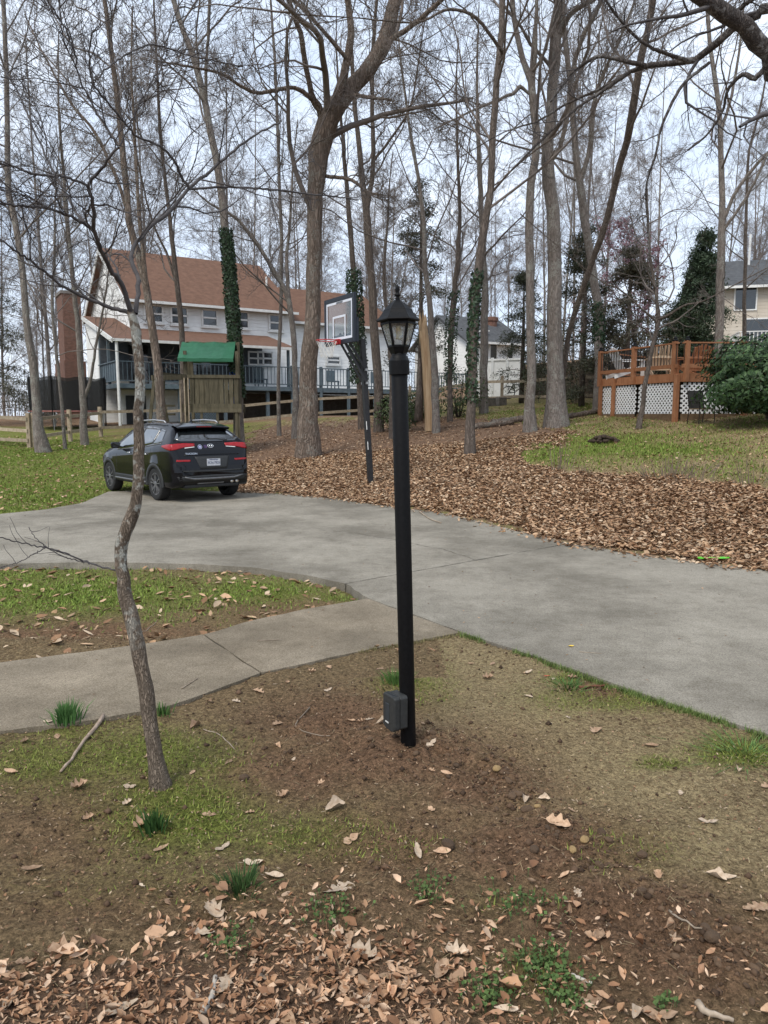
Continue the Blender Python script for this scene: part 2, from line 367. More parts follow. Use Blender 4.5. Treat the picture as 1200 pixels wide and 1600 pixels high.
def trench_d(x, y):
    d = np.full(np.shape(x), 9.0)
    for (ax, ay), (bx, by) in zip(TRENCH[:-1], TRENCH[1:]):
        vx, vy = bx - ax, by - ay; t = np.clip(((x - ax) * vx + (y - ay) * vy) / (vx * vx + vy * vy), 0, 1); d = np.minimum(d, np.hypot(x - ax - vx * t, y - ay - vy * t))
    return d
tb = np.exp(-(trench_d(gx, gy) / .13) ** 2)
micro = micro + tb * (.018 + .075 * (fbm(gx, gy, 13, 3, 61) - .5))
gz2 = gz + rough_a * micro
gz2 = np.where(inside, -.06, gz2)
GZ = gz2.reshape(GX.shape)
def ground(x, y):
    """height of the ground sheet (bilinear on its own grid) or of a slab top"""
    x = np.asarray(x, float); y = np.asarray(y, float)
    i = np.clip(np.searchsorted(ys, y) - 1, 0, len(ys) - 2); k = np.clip(np.searchsorted(xs, x) - 1, 0, len(xs) - 2)
    fy = np.clip((y - ys[i]) / (ys[i + 1] - ys[i]), 0, 1); fx = np.clip((x - xs[k]) / (xs[k + 1] - xs[k]), 0, 1)
    z = (GZ[i, k] * (1 - fx) + GZ[i, k + 1] * fx) * (1 - fy) + (GZ[i + 1, k] * (1 - fx) + GZ[i + 1, k + 1] * fx) * fy
    return np.where(inpoly(x, y, drive_poly) | inpoly(x, y, walk_poly), ZS, z)
def gpt(px, py):
    """point of the ground seen at a photo pixel (march along the ray)"""
    lo = 1.0
    for Y in np.concatenate([np.arange(1.2, 12, .02), np.arange(12, 90, .08)]):
        p = W(px, py, Y)
        if p.z <= float(ground(p.x, p.y)): return Vector((p.x, p.y, float(ground(p.x, p.y))))
    p = W(px, py, 60); return Vector((p.x, p.y, float(ground(p.x, p.y))))
def on(px, Y):
    x = (px - 600) / FPX * Y * 1.0
    return Vector((x, Y, float(ground(x, Y))))
ny, nx = GX.shape
ii = np.arange(ny * nx).reshape(ny, nx)
F = np.stack([ii[:-1, :-1], ii[:-1, 1:], ii[1:, 1:], ii[1:, :-1]], -1).reshape(-1, 4)
gme = np_mesh('ground', np.stack([gx, gy, gz2], 1), F, smooth=True)
for nm, a in zip(('green', 'soil', 'tan', 'litter'), mk):
    at = gme.attributes.new(nm, 'FLOAT', 'POINT'); at.data.foreach_set('value', a.astype(np.float32))
def ground_mat():
    m = bpy.data.materials.new('ground_soil'); m.use_nodes = True; t = m.node_tree; n = t.nodes; L = t.links.new; b = n['Principled BSDF']
    b.inputs['Roughness'].default_value = .95; b.inputs['Specular IOR Level'].default_value = .12
    tc = n.new('ShaderNodeTexCoord')
    def noise(sc, det=8, ro=.7):
        z = n.new('ShaderNodeTexNoise'); z.inputs['Scale'].default_value = sc; z.inputs['Detail'].default_value = det; z.inputs['Roughness'].default_value = ro
        L(tc.outputs['Object'], z.inputs['Vector']); return z.outputs['Fac']
    def ramp(f, c1, c2, lo=.35, hi=.65):
        r = n.new('ShaderNodeValToRGB'); e = r.color_ramp.elements; e[0].position = lo; e[1].position = hi; e[0].color = (*c1, 1); e[1].color = (*c2, 1); L(f, r.inputs['Fac']); return r.outputs['Color']
    fine = noise(38, 8, .7); mid = noise(6, 7); big = noise(.9, 5)
    base = ramp(fine, (0.1357, 0.09204, 0.04956), (0.354, 0.2537, 0.1357))
    cols = {'tan': ramp(fine, (0.2596, 0.1888, 0.09676), (0.5074, 0.3953, 0.2183)), 'green': ramp(fine, (0.0885, 0.1062, 0.02124), (0.236, 0.2773, 0.0531)), 'soil': ramp(fine, (.118, .068, .040), (.32, .192, .112), .3, .7), 'litter': ramp(mid, (0.1416, 0.0885, 0.059), (0.3068, 0.1947, 0.1239))}
    out = base
    for k in ('tan', 'green', 'soil', 'litter'):
        a = n.new('ShaderNodeAttribute'); a.attribute_name = k
        s1 = n.new('ShaderNodeMath'); s1.operation = 'SUBTRACT'; L(fine, s1.inputs[0]); s1.inputs[1].default_value = .5
        s2 = n.new('ShaderNodeMath'); s2.operation = 'MULTIPLY_ADD'; L(s1.outputs[0], s2.inputs[0]); s2.inputs[1].default_value = 1.7; L(a.outputs['Fac'], s2.inputs[2])
        r = n.new('ShaderNodeMapRange'); r.inputs['From Min'].default_value = .12; r.inputs['From Max'].default_value = .95; L(s2.outputs[0], r.inputs['Value'])
        x = n.new('ShaderNodeMix'); x.data_type = 'RGBA'; L(r.outputs[0], x.inputs['Factor']); L(out, x.inputs['A']); L(cols[k], x.inputs['B']); out = x.outputs['Result']
    # crumb: every grain has its own tone and relief
    vo = n.new('ShaderNodeTexVoronoi'); vo.inputs['Scale'].default_value = 95; vo.inputs['Randomness'].default_value = 1
    wv = n.new('ShaderNodeVectorMath'); wv.operation = 'MULTIPLY_ADD'; wv.inputs[1].default_value = (.03, .03, .03); nzc = n.new('ShaderNodeTexNoise'); nzc.inputs['Scale'].default_value = 60; L(tc.outputs['Object'], nzc.inputs['Vector'])
    L(nzc.outputs['Color'], wv.inputs[0]); L(tc.outputs['Object'], wv.inputs[2]); L(wv.outputs[0], vo.inputs['Vector'])
    sv = n.new('ShaderNodeSeparateColor'); L(vo.outputs['Color'], sv.inputs[0]); rv = n.new('ShaderNodeMapRange'); rv.inputs['To Min'].default_value = .62; rv.inputs['To Max'].default_value = 1.32; L(sv.outputs[0], rv.inputs['Value'])
    ho = n.new('ShaderNodeHueSaturation'); L(rv.outputs[0], ho.inputs['Value']); L(out, ho.inputs['Color']); out = ho.outputs['Color']
    b2 = n.new('ShaderNodeBump'); b2.inputs['Strength'].default_value = .7; b2.inputs['Distance'].default_value = .012; b2.invert = True; L(vo.outputs['Distance'], b2.inputs['Height'])
    L(out, b.inputs['Base Color'])
    bp = n.new('ShaderNodeBump'); L(b2.outputs[0], bp.inputs['Normal']); bp.inputs['Strength'].default_value = 1.0; bp.inputs['Distance'].default_value = .03
    L(noise(70, 6, .75), bp.inputs['Height']); L(bp.outputs[0], b.inputs['Normal'])
    return m
g_ob = obj('ground', gme, ground_mat(), kind='structure'); g_ob['label'] = 'bare soil, thin lawn and leaf covered yard'

# ------------------------------------------------------------------ driveway and walkway slabs
def concrete_mat(name, c1, c2, warm):
    m = M(name, c1, c2, 1.4, rough=.88, bump=.35, bscale=190, spec=.25, lo=.3, hi=.72); t = m.node_tree; n = t.nodes; L = t.links.new; b = n['Principled BSDF']
    src = b.inputs['Base Color'].links[0].from_socket; tc = next(x for x in n if x.type == 'TEX_COORD')
    def nz(sc, det, lo, hi, cl, ch, fac):
        nonlocal src
        z = n.new('ShaderNodeTexNoise'); z.inputs['Scale'].default_value = sc; z.inputs['Detail'].default_value = det; z.inputs['Roughness'].default_value = .7; L(tc.outputs['Object'], z.inputs['Vector'])
        r = n.new('ShaderNodeValToRGB'); e = r.color_ramp.elements; e[0].position = lo; e[1].position = hi; e[0].color = (*cl, 1); e[1].color = (*ch, 1); L(z.outputs['Fac'], r.inputs['Fac'])
        x = n.new('ShaderNodeMix'); x.data_type = 'RGBA'; x.blend_type = 'MULTIPLY'; x.inputs['Factor'].default_value = fac; L(src, x.inputs['A']); L(r.outputs['Color'], x.inputs['B']); src = x.outputs['Result']
    nz(.40, 8, .40, .56, (.46, .45, .43), (1, 1, 1), .72)      # broad stains
    nz(110, 4, .36, .60, (.42, .41, .39), (1.08, 1.08, 1.06), .8)   # aggregate
    nz(9, 8, .30, .52, (.66, .64, .60), (1, 1, 1), .6)        # scuffs
    nz(28, 4, .26, .36, warm, (1, 1, 1), .7)
    L(src, b.inputs['Base Color']); return m
m_conc = concrete_mat('driveway_concrete', (.285, .258, .212), (.375, .342, .285), (.5, .42, .34))
m_conc2 = concrete_mat('walkway_concrete', (.265, .218, .158), (.36, .302, .225), (.45, .33, .24))
m_joint = M('dark_joint_soil', (.03, .024, .018), (.07, .055, .035), 30, rough=.95)
def densify(poly, st=.12, amp=.006, seed=1):
    rng = np.random.default_rng(seed); out = []
    for i in range(len(poly)):
        a = np.array(poly[i]); b = np.array(poly[(i + 1) % len(poly)]); L = np.linalg.norm(b - a); k = max(1, min(60, int(L / st)))
        for q in range(k): out.append(tuple(a + (b - a) * q / k + (rng.normal(0, amp, 2) if q else 0)))
    return out
def slab(poly, mat, parent, th=.12, seed=1):
    poly = densify(poly, seed=seed)
    bm = bmesh.new(); vs = [bm.verts.new((x, y, ZS)) for x, y in poly]; f = bm.faces.new(vs)
    if f.normal.z < 0: f.normal_flip()
    r = bmesh.ops.extrude_face_region(bm, geom=[f]); bmesh.ops.translate(bm, verts=[e for e in r['geom'] if isinstance(e, bmesh.types.BMVert)], vec=(0, 0, -th))
    bmesh.ops.recalc_face_normals(bm, faces=bm.faces); bmesh.ops.triangulate(bm, faces=[q for q in bm.faces if len(q.verts) > 4])
    me = bpy.data.meshes.new('slab'); bm.to_mesh(me); bm.free()
    return obj('concrete_slab', me, mat, parent)
def shift(a, b, d):
    a = np.array(a); b = np.array(b); t = (b - a) / np.linalg.norm(b - a); nrm = np.array((-t[1], t[0])); return tuple(a + nrm * d), tuple(b + nrm * d)
drv = bpy.data.objects.new('driveway', None); C.objects.link(drv); drv['kind'] = 'structure'; drv['label'] = 'pale grey concrete driveway with a joint across it'
jA = tuple(G(540, 912, ZS).xy); jB = tuple(G(890, 849, ZS).xy)
aP, bP = shift(jA, jB, .011); aM, bM = shift(jA, jB, -.011)
left = gp([p for p in DRIVE_FAR if p[0] < 890]) ; right = gp([p for p in DRIVE_FAR if p[0] > 890])
slab([bP] + left + gp(DRIVE_LEFT) + gp(DRIVE_NEAR[:-2]) + [aP], m_conc, drv, seed=2)
w1 = tuple(G(575, 935, ZS).xy); w2 = tuple(G(*WALK_JOINT, ZS).xy); w1a, w2a = shift(w1, w2, .009); w1b, w2b = shift(w1, w2, -.009)
slab(right + [bM, aM] + [w1a, w2a] + gp(DRIVE_RIGHT), m_conc, drv, seed=3)
wk = bpy.data.objects.new('walkway', None); C.objects.link(wk); wk['kind'] = 'structure'; wk['label'] = 'tan concrete walkway leaving the driveway'
c1 = tuple(G(318, 991, ZS).xy); c2 = tuple(G(408, 1051, ZS).xy); c1a, c2a = shift(c1, c2, .006); c1b, c2b = shift(c1, c2, -.006)
slab([w2b] + gp(WALK_NEAR[1:4]) + [c2a, c1a] + gp(WALK_FAR[5:7]) + [w1b], m_conc2, wk, seed=4)
slab([c2b] + gp(WALK_NEAR[5:]) + gp(WALK_FAR[:4]) + [c1b], m_conc2, wk, seed=5)
def strip(pts, w, z, name, mat, parent, seed=0, jit=.01):
    rng = np.random.default_rng(seed); P = [np.array(G(x, y, ZS).xy) for x, y in pts]; Q = []
    for a, b in zip(P[:-1], P[1:]):
        k = max(2, int(np.linalg.norm(b - a) / .06))
        Q += [a + (b - a) * q / k for q in range(k)]
    Q.append(P[-1]); mb = MB(); rows = []; off = np.zeros(2)
    for i, q in enumerate(Q):
        t = Q[min(i + 1, len(Q) - 1)] - Q[max(i - 1, 0)]; t = t / np.linalg.norm(t); nn = np.array((-t[1], t[0]))
        off = off * .85 + rng.normal(0, jit, 2); ww = w * rng.uniform(.3, 1.2); c = q + off
        rows.append([(*(c - nn * ww), z), (*(c + nn * ww), z)])
    mb.grid(rows); return mb.build(name, mat, parent)
strip([(545, 911), (640, 893), (760, 873), (888, 850)], .016, ZS - .012, 'joint_filler', m_joint, drv, 1, .002)
strip([(576, 936), (640, 960), (719, 988)], .014, ZS - .012, 'joint_filler', m_joint, drv, 2, .002)
strip([(320, 992), (360, 1018), (407, 1050)], .012, ZS - .006, 'joint_filler', m_joint, wk, 3, .002)
strip([(500, 828), (560, 833), (630, 846), (690, 858), (735, 874)], .006, ZS + .002, 'hairline_crack', m_joint, drv, 5, .010)
strip([(150, 796), (200, 806), (260, 800)], .005, ZS + .002, 'hairline_crack', m_joint, drv, 6, .012)
# ------------------------------------------------------------------ trees
def crom(pts, K):
    """smooth resample of (x,y,z,r) control points"""
    P = np.array(pts, float); n = len(P)
    if n == 2: return P[0] + (P[1] - P[0]) * np.linspace(0, 1, K)[:, None]
    E = np.vstack([2 * P[0] - P[1], P, 2 * P[-1] - P[-2]])
    seg = np.linalg.norm(np.diff(P[:, :3], axis=0), axis=1); cum = np.concatenate([[0], np.cumsum(seg)])
    out = []
    for s in np.linspace(0, cum[-1], K):
        i = min(np.searchsorted(cum, s, side='right') - 1, n - 2); t = (s - cum[i]) / max(seg[i], 1e-9)
        a, b, c, d = E[i], E[i + 1], E[i + 2], E[i + 3]
        q = .5 * (2 * b + (c - a) * t + (2 * a - 5 * b + 4 * c - d) * t * t + (3 * b - a - 3 * c + d) * t ** 3)
        q[3] = b[3] + (c[3] - b[3]) * t; out.append(q)
    return np.array(out)
def TR(pts, K=24, ext=0.0):
    """photo trace (px, py, depth, width px) -> (K,4) world path"""
    q = [(*W(a, b, Y), .5 * w * (.86 if Y > 15 else 1.0) * Y / FPX) for a, b, Y, w in pts]
    if ext:
        a = np.array(q[-2]); b = np.array(q[-1]); d = (b - a)[:3]; d /= np.linalg.norm(d); d = d * .75 + np.array((0, 0, .25)); d /= np.linalg.norm(d)
        q.append((*(b[:3] + d * ext * .5), b[3] * .6)); q.append((*(b[:3] + d * ext + np.array((.3, .2, 0)) * ext * .1), .02))
    return crom(q, K)
def tubes(P, Rd, n):
    N, K, _ = P.shape
    T = np.empty_like(P); T[:, 1:-1] = P[:, 2:] - P[:, :-2]; T[:, 0] = P[:, 1] - P[:, 0]; T[:, -1] = P[:, -1] - P[:, -2]
    T /= np.linalg.norm(T, axis=2, keepdims=True) + 1e-9
    D = P[:, -1] - P[:, 0]; ref = np.where(np.abs(D[:, 2:3]) > .9 * np.linalg.norm(D, axis=1, keepdims=True), np.array([[1., 0, 0]]), np.array([[0, 0, 1.]]))
    U = np.cross(T, ref[:, None, :]); U /= np.linalg.norm(U, axis=2, keepdims=True) + 1e-9; Vv = np.cross(T, U)
    a = np.arange(n) * 2 * math.pi / n
    V = P[:, :, None, :] + Rd[:, :, None, None] * (U[:, :, None, :] * np.cos(a)[None, None, :, None] + Vv[:, :, None, :] * np.sin(a)[None, None, :, None])
    idx = np.arange(N * K * n).reshape(N, K, n); nx = np.roll(idx, -1, axis=2)
    Fq = np.stack([idx[:, :-1], nx[:, :-1], nx[:, 1:], idx[:, 1:]], -1).reshape(-1, 4)
    return V.reshape(-1, 3), Fq
def join(parts):
    Vs, Fs, b = [], [], 0
    for V, Fq in parts: Vs.append(V); Fs.append(Fq + b); b += len(V)
    return np.vstack(Vs), np.vstack(Fs)
def grow(rng, P, Rd, n, t0, t1, ang, lf, K, wig, trop, rf, rmin=.004, lmax=9.0, lmin=.12, tap=.3, flat=0.0):
    N, K0, _ = P.shape
    t = t0 + (t1 - t0) * (np.arange(n)[None] + rng.random((N, n))) / n
    f = t * (K0 - 1); i = np.clip(f.astype(int), 0, K0 - 2); fr = (f - i)[..., None]; r_ = np.arange(N)[:, None]
    pos = P[r_, i] * (1 - fr) + P[r_, i + 1] * fr; tan = P[r_, i + 1] - P[r_, i]; tan /= np.linalg.norm(tan, axis=2, keepdims=True) + 1e-9
    rad = Rd[r_, i] * (1 - fr[..., 0]) + Rd[r_, i + 1] * fr[..., 0]
    L = np.linalg.norm(np.diff(P, axis=1), axis=2).sum(1)
    ln = np.clip(L[:, None] * lf * rng.uniform(.55, 1.3, (N, n)) * (1.15 - .6 * t), lmin, lmax)
    rv = rng.normal(size=(N, n, 3)); rv[..., 2] *= (1 - flat); pe = rv - tan * (rv * tan).sum(2, keepdims=True); pe /= np.linalg.norm(pe, axis=2, keepdims=True) + 1e-9
    a = rng.uniform(ang[0], ang[1], (N, n, 1)); D = (tan * np.cos(a) + pe * np.sin(a)).reshape(-1, 3)
    pos = pos.reshape(-1, 3); rad = rad.reshape(-1); ln = ln.reshape(-1)
    r0 = np.clip(rad * rf, rmin, None); r0 = np.minimum(r0, np.maximum(rmin, ln * .022 + .002)); r0 = np.minimum(r0, rad * .95 + 1e-4)
    out = np.empty((len(pos), K, 3)); out[:, 0] = pos; bend = rng.normal(0, wig * .4, D.shape)
    for k in range(1, K):
        D = D + rng.normal(0, wig, D.shape) + bend * .5; D[:, 2] += trop; D /= np.linalg.norm(D, axis=1, keepdims=True)
        out[:, k] = out[:, k - 1] + D * (ln / (K - 1))[:, None]
    R2 = r0[:, None] * (1 - (1 - tap) * np.linspace(0, 1, K)[None]); return out, np.maximum(R2, rmin * .6)
NTREE = 0
def tree(name, label, trunks, seed, bk, levels, group=None, cat='tree', tw=None, base=None, extra=None, sides=12, flare=1.0, collect=None):
    """trunks: list of (K,4) paths, the first starts at the ground; levels: list of dicts for grow()"""
    rng = np.random.default_rng(seed)
    base = Vector(trunks[0][0][:3]) if base is None else base; b = np.array(base)
    P = np.stack([t[:, :3] for t in trunks]) - b; Rd = np.stack([t[:, 3] for t in trunks]).copy()
    if flare > 1:
        d = np.linalg.norm(P[0] - P[0][:1], axis=1); Rd[0] *= 1 + (flare - 1) * np.exp(-d / (2.2 * Rd[0][0]))
    P = P + rng.normal(0, 1, P.shape) * np.minimum(Rd, .2)[..., None] * .12
    P[:, 0] = np.stack([t[0, :3] for t in trunks]) - b; P[0, 0, 2] -= .15
    root = thing(name, label, cat, base, 0, group)
    V, Fq = tubes(P, Rd, sides)
    # lumpy bark outline
    nrm = fbm(V[:, 0] * 3 + V[:, 1] * 5, V[:, 2] * 1.3, 1.2, 3, seed) - .5
    cen = np.repeat(P.reshape(-1, 3), sides, axis=0); V = cen + (V - cen) * (.93 + .24 * nrm[:, None])
    obj('trunk', np_mesh('trunk', V, Fq, True), bk, root)
    parts = []; cp, cr = P, Rd
    for lv in levels:
        lv = dict(lv); sd = lv.pop('sides', 3); src = lv.pop('src', 'prev')
        if src == 'all': cp, cr = P, Rd
        cp, cr = grow(rng, cp, cr, **lv)
        keep = cp[:, 0, 2] > .9 if lv.get('keepz') is None else cp[:, 0, 2] > -9
        parts.append(tubes(cp, cr, sd))
        if collect is not None: collect.append(cp + b)
    V, Fq = join(parts); obj('crown', np_mesh('crown', V, Fq, True), tw or m_twig, root)
    return root
def LV(n1=16, n2=6, n3=7, n4=4, t0=.3, trop=.05, wig=.16, rm=.0055, L1=.34, lmax=7.0):
    l = [dict(n=n1, t0=t0, t1=.99, ang=(.55, 1.15), lf=L1, K=10, wig=wig, trop=trop, rf=.36, rmin=.011, lmax=lmax, lmin=.8, sides=5),
         dict(n=n2, t0=.2, t1=1.0, ang=(.4, 1.0), lf=.50, K=7, wig=wig, trop=trop, rf=.5, rmin=.007, lmin=.4, sides=4),
         dict(n=n3, t0=.15, t1=1.0, ang=(.4, 1.0), lf=.45, K=4, wig=wig * 1.1, trop=trop, rf=.65, rmin=rm, lmin=.25)]
    if n4: l.append(dict(n=n4, t0=.15, t1=1.0, ang=(.4, 1.0), lf=.5, K=2, wig=wig, trop=trop * .6, rf=.7, rmin=rm * .8, lmin=.18))
    return l
def base_fix(tr, name=None):
    """put the first point of a trace on the ground below/at it"""
    t = tr.copy(); t[0, 2] = float(ground(t[0, 0], t[0, 1])); return t
def leaves_on(P, rad, n, rng, size, cmin, cmax, jit=.035):
    """ivy: small leaf faces wrapped round a path (K,3) with radius (K,)"""
    f = rng.random(n) * (len(P) - 1.001); i = f.astype(int); fr = (f - i)[:, None]
    c = P[i] * (1 - fr) + P[i + 1] * fr; rr = rad[i] * (1 - fr[:, 0]) + rad[i + 1] * fr[:, 0]
    a = rng.random(n) * 6.283; lump = .6 + .9 * vn(a * 1.3, f * 1.1, 9)
    out = np.stack([np.cos(a), np.sin(a), rng.normal(0, .25, n)], 1); out /= np.linalg.norm(out, axis=1, keepdims=True)
    pos = c + out * (rr + rng.random(n) * jit * 2 * lump)[:, None]
    return leaf_tris(pos, out + rng.normal(0, .45, out.shape), rng, size, cmin, cmax)
def leaf_tris(pos, nrm, rng, size, cmin, cmax, aspect=.75, two=True):
    n = len(pos); nrm = nrm / (np.linalg.norm(nrm, axis=1, keepdims=True) + 1e-9)
    r = rng.normal(size=(n, 3)); u = np.cross(nrm, r); u /= np.linalg.norm(u, axis=1, keepdims=True) + 1e-9; v = np.cross(nrm, u)
    s = (size * rng.uniform(.6, 1.3, n))[:, None]
    p0 = pos - u * s * .5; p1 = pos + v * s * .5 * aspect + nrm * s * .06; p2 = pos + u * s * .55; p3 = pos - v * s * .5 * aspect + nrm * s * .06
    V = np.stack([p0, p1, p2, p3], 1).reshape(-1, 3); F4 = np.arange(n * 4).reshape(n, 4)
    t = rng.random((n, 1)); col = np.array(cmin) * (1 - t) + np.array(cmax) * t; col = col * rng.uniform(.75, 1.25, (n, 1))
    return V, F4, np.repeat(col, 4, axis=0)
m_evergreen = M('evergreen_leaf', (.85, .85, .85), (1, 1, 1), 6, rough=.55, attr=True, spec=.35)
def ivy(root, path, r, n, seed, size=.085):
    rng = np.random.default_rng(seed); b = np.array(root.location)
    V, F4, col = leaves_on(path[:, :3] - b, path[:, 3] * r, n, rng, size, (.014, .032, .014), (.045, .08, .034))
    o = obj('ivy_leaves', np_mesh('ivy', V, F4, False, col), m_evergreen, root, 'stuff'); o['label'] = 'dark green ivy climbing the trunk'

# --- crooked sapling in front of the walkway
sp = G(258, 1262)
fg_tr = TR([(259, 1262, 3.22, 33), (247, 1205, 3.22, 25), (235, 1130, 3.24, 23), (225, 1060, 3.26, 23), (214, 1000, 3.28, 23), (203, 958, 3.3, 24), (194, 920, 3.32, 22), (189, 880, 3.33, 18), (191, 848, 3.34, 19), (204, 812, 3.34, 21), (214, 778, 3.34, 17), (217, 720, 3.35, 17), (218, 650, 3.36, 16), (218, 590, 3.38, 15), (216, 540, 3.4, 15), (210, 505, 3.42, 14), (203, 485, 3.42, 11)], 46)
fg_tr = base_fix(fg_tr); fg_tr[:, 3] *= 1.0
def near(pts, K=46): return TR(pts, K)
fg_limbs = [
    near([(206, 492, 3.42, 13), (190, 445, 3.35, 12), (168, 412, 3.25, 11), (148, 362, 3.1, 10), (146, 318, 3.0, 9), (138, 290, 2.95, 8), (160, 262, 2.9, 7), (184, 228, 2.85, 6), (215, 300, 2.8, 3)][:8]),
    near([(138, 290, 2.95, 7), (100, 276, 2.9, 6), (55, 272, 2.85, 6), (0, 255, 2.8, 5), (-60, 250, 2.7, 4)]),
    near([(200, 488, 3.42, 11), (165, 478, 3.4, 9), (128, 462, 3.35, 8), (98, 447, 3.3, 7), (55, 413, 3.2, 6), (20, 388, 3.1, 5), (-40, 340, 3.0, 4)]),
    near([(212, 490, 3.42, 12), (216, 440, 3.5, 11), (205, 395, 3.6, 10), (235, 355, 3.7, 9), (266, 330, 3.8, 9), (295, 295, 3.9, 8), (335, 262, 4.0, 7), (388, 218, 4.1, 5), (440, 190, 4.3, 4)]),
    near([(295, 295, 3.9, 7), (270, 250, 3.8, 6), (250, 228, 3.7, 6), (212, 210, 3.6, 5), (165, 155, 3.4, 5), (143, 125, 3.3, 4), (140, 70, 3.2, 4), (150, 40, 3.1, 3)]),
    near([(295, 295, 3.9, 6), (350, 292, 4.0, 5), (420, 296, 4.2, 5), (480, 303, 4.4, 4), (560, 312, 4.6, 3)]),
    near([(147, 358, 3.1, 8), (90, 330, 3.0, 7), (40, 322, 2.9, 6), (-20, 318, 2.8, 5)]),
    near([(150, 365, 3.12, 7), (115, 325, 3.2, 6), (70, 240, 3.3, 5), (30, 150, 3.4, 4), (0, 100, 3.5, 4)]),
    near([(184, 228, 2.85, 5), (130, 135, 2.8, 4), (110, 60, 2.7, 4), (60, -20, 2.6, 3)]),
    near([(143, 130, 3.3, 4), (190, 90, 3.4, 4), (240, 70, 3.5, 4), (300, 88, 3.6, 3), (380, 105, 3.7, 3)]),
    near([(187, 228, 2.86, 4), (220, 160, 2.9, 4), (250, 100, 3.0, 3), (270, 30, 3.0, 3), (300, -20, 3.0, 2)]),
    near([(187, 893, 3.33, 5), (140, 880, 3.3, 4), (90, 860, 3.2, 4), (40, 850, 3.1, 3), (-10, 838, 3.0, 3)]),
    near([(150, 882, 3.3, 3), (100, 870, 3.25, 3), (60, 845, 3.2, 2), (45, 825, 3.2, 2)]),
    near([(70, 856, 3.15, 3), (30, 878, 3.1, 2), (-10, 890, 3.0, 2)])]
tw_lv = [dict(n=9, t0=.12, t1=.98, ang=(.5, 1.1), lf=.42, K=8, wig=.17, trop=.03, rf=.55, rmin=.0026, lmin=.25, lmax=1.1, sides=4, src='all'),
         dict(n=5, t0=.15, t1=1.0, ang=(.5, 1.1), lf=.45, K=6, wig=.16, trop=.03, rf=.6, rmin=.0019, lmin=.12, lmax=.5),
         dict(n=4, t0=.15, t1=1.0, ang=(.4, 1.0), lf=.45, K=3, wig=.14, trop=.02, rf=.7, rmin=.0013, lmin=.06)]
def fg_tree():
    rng = np.random.default_rng(77); base = Vector(fg_tr[0, :3]); b = np.array(base)
    root = thing('slender_tree', 'slim crooked lichen-spotted tree beside the walkway, bark scraped at its foot', 'tree', base)
    P = fg_tr[None, :, :3] - b; Rd = fg_tr[None, :, 3].copy(); d = np.linalg.norm(P[0] - P[0][:1], axis=1); Rd[0] *= 1 + .5 * np.exp(-d / .07)
    P[0, 0, 2] -= .06; P[0] += rng.normal(0, .0022, P[0].shape)
    V, Fq = tubes(P, Rd, 20); cen = np.repeat(P.reshape(-1, 3), 20, axis=0)
    k = fbm(V[:, 0] * 40 + V[:, 1] * 31, V[:, 2] * 14, 1, 3, 3) - .5; k2 = fbm(V[:, 0] * 9, V[:, 2] * 5, 1, 2, 8) - .5
    V = cen + (V - cen) * (1 + .22 * k + .25 * k2)[:, None]
    obj('trunk', np_mesh('trunk', V, Fq, True), m_bark_lichen, root)
    LP = np.stack([l[:, :3] for l in fg_limbs]) - b; LR = np.stack([l[:, 3] for l in fg_limbs]); LR = np.maximum(LR, .0022)
    LP[:, 1:] += rng.normal(0, .0022, LP[:, 1:].shape); LR *= .62
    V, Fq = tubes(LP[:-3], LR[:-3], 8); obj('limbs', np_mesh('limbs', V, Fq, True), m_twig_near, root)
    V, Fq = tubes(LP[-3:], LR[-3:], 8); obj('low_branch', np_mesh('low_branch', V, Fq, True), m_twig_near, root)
    keep = [i for i in range(len(fg_limbs) - 3)]
    cp, cr = LP[keep], LR[keep]; parts = []
    for lv in tw_lv:
        lv = dict(lv); sd = lv.pop('sides', 3); lv.pop('src', None); cp, cr = grow(rng, cp, cr, **lv)
        ok = cp[:, :, 2].min(1) + b[2] > 1.95; cp, cr = cp[ok], cr[ok]; parts.append(tubes(cp, cr, sd))
    l2 = dict(n=4, t0=.3, t1=.95, ang=(.5, 1.0), lf=.35, K=5, wig=.12, trop=.05, rf=.6, rmin=.0016, lmin=.08, lmax=.25)
    cp, cr = grow(rng, LP[-3:], LR[-3:], **l2); parts.append(tubes(cp, cr, 3))
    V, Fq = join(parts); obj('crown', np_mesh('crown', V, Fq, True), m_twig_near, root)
    # burl with tangled bark where the limbs leave, and the scraped foot
    mb = MB(base); c = Vector(fg_tr[9, :3])
    sc_ = MB(base); q = W(268, 1253, 3.17)
    for k in range(5): sc_.add([q + Vector((-.02 + .012 * k, 0, -.012)), q + Vector((-.008 + .012 * k, -.004, -.016)), q + Vector((-.006 + .012 * k, .004, .02 - .004 * k)), q + Vector((-.02 + .012 * k, .006, .026 - .004 * k))], [(0, 1, 2, 3)])
    sc_.build('bark_scar', M('fresh_scraped_wood', (.30, .11, .045), (.42, .19, .09), 40, rough=.8), root, solid=.006)
    return root
fg_root = fg_tree()

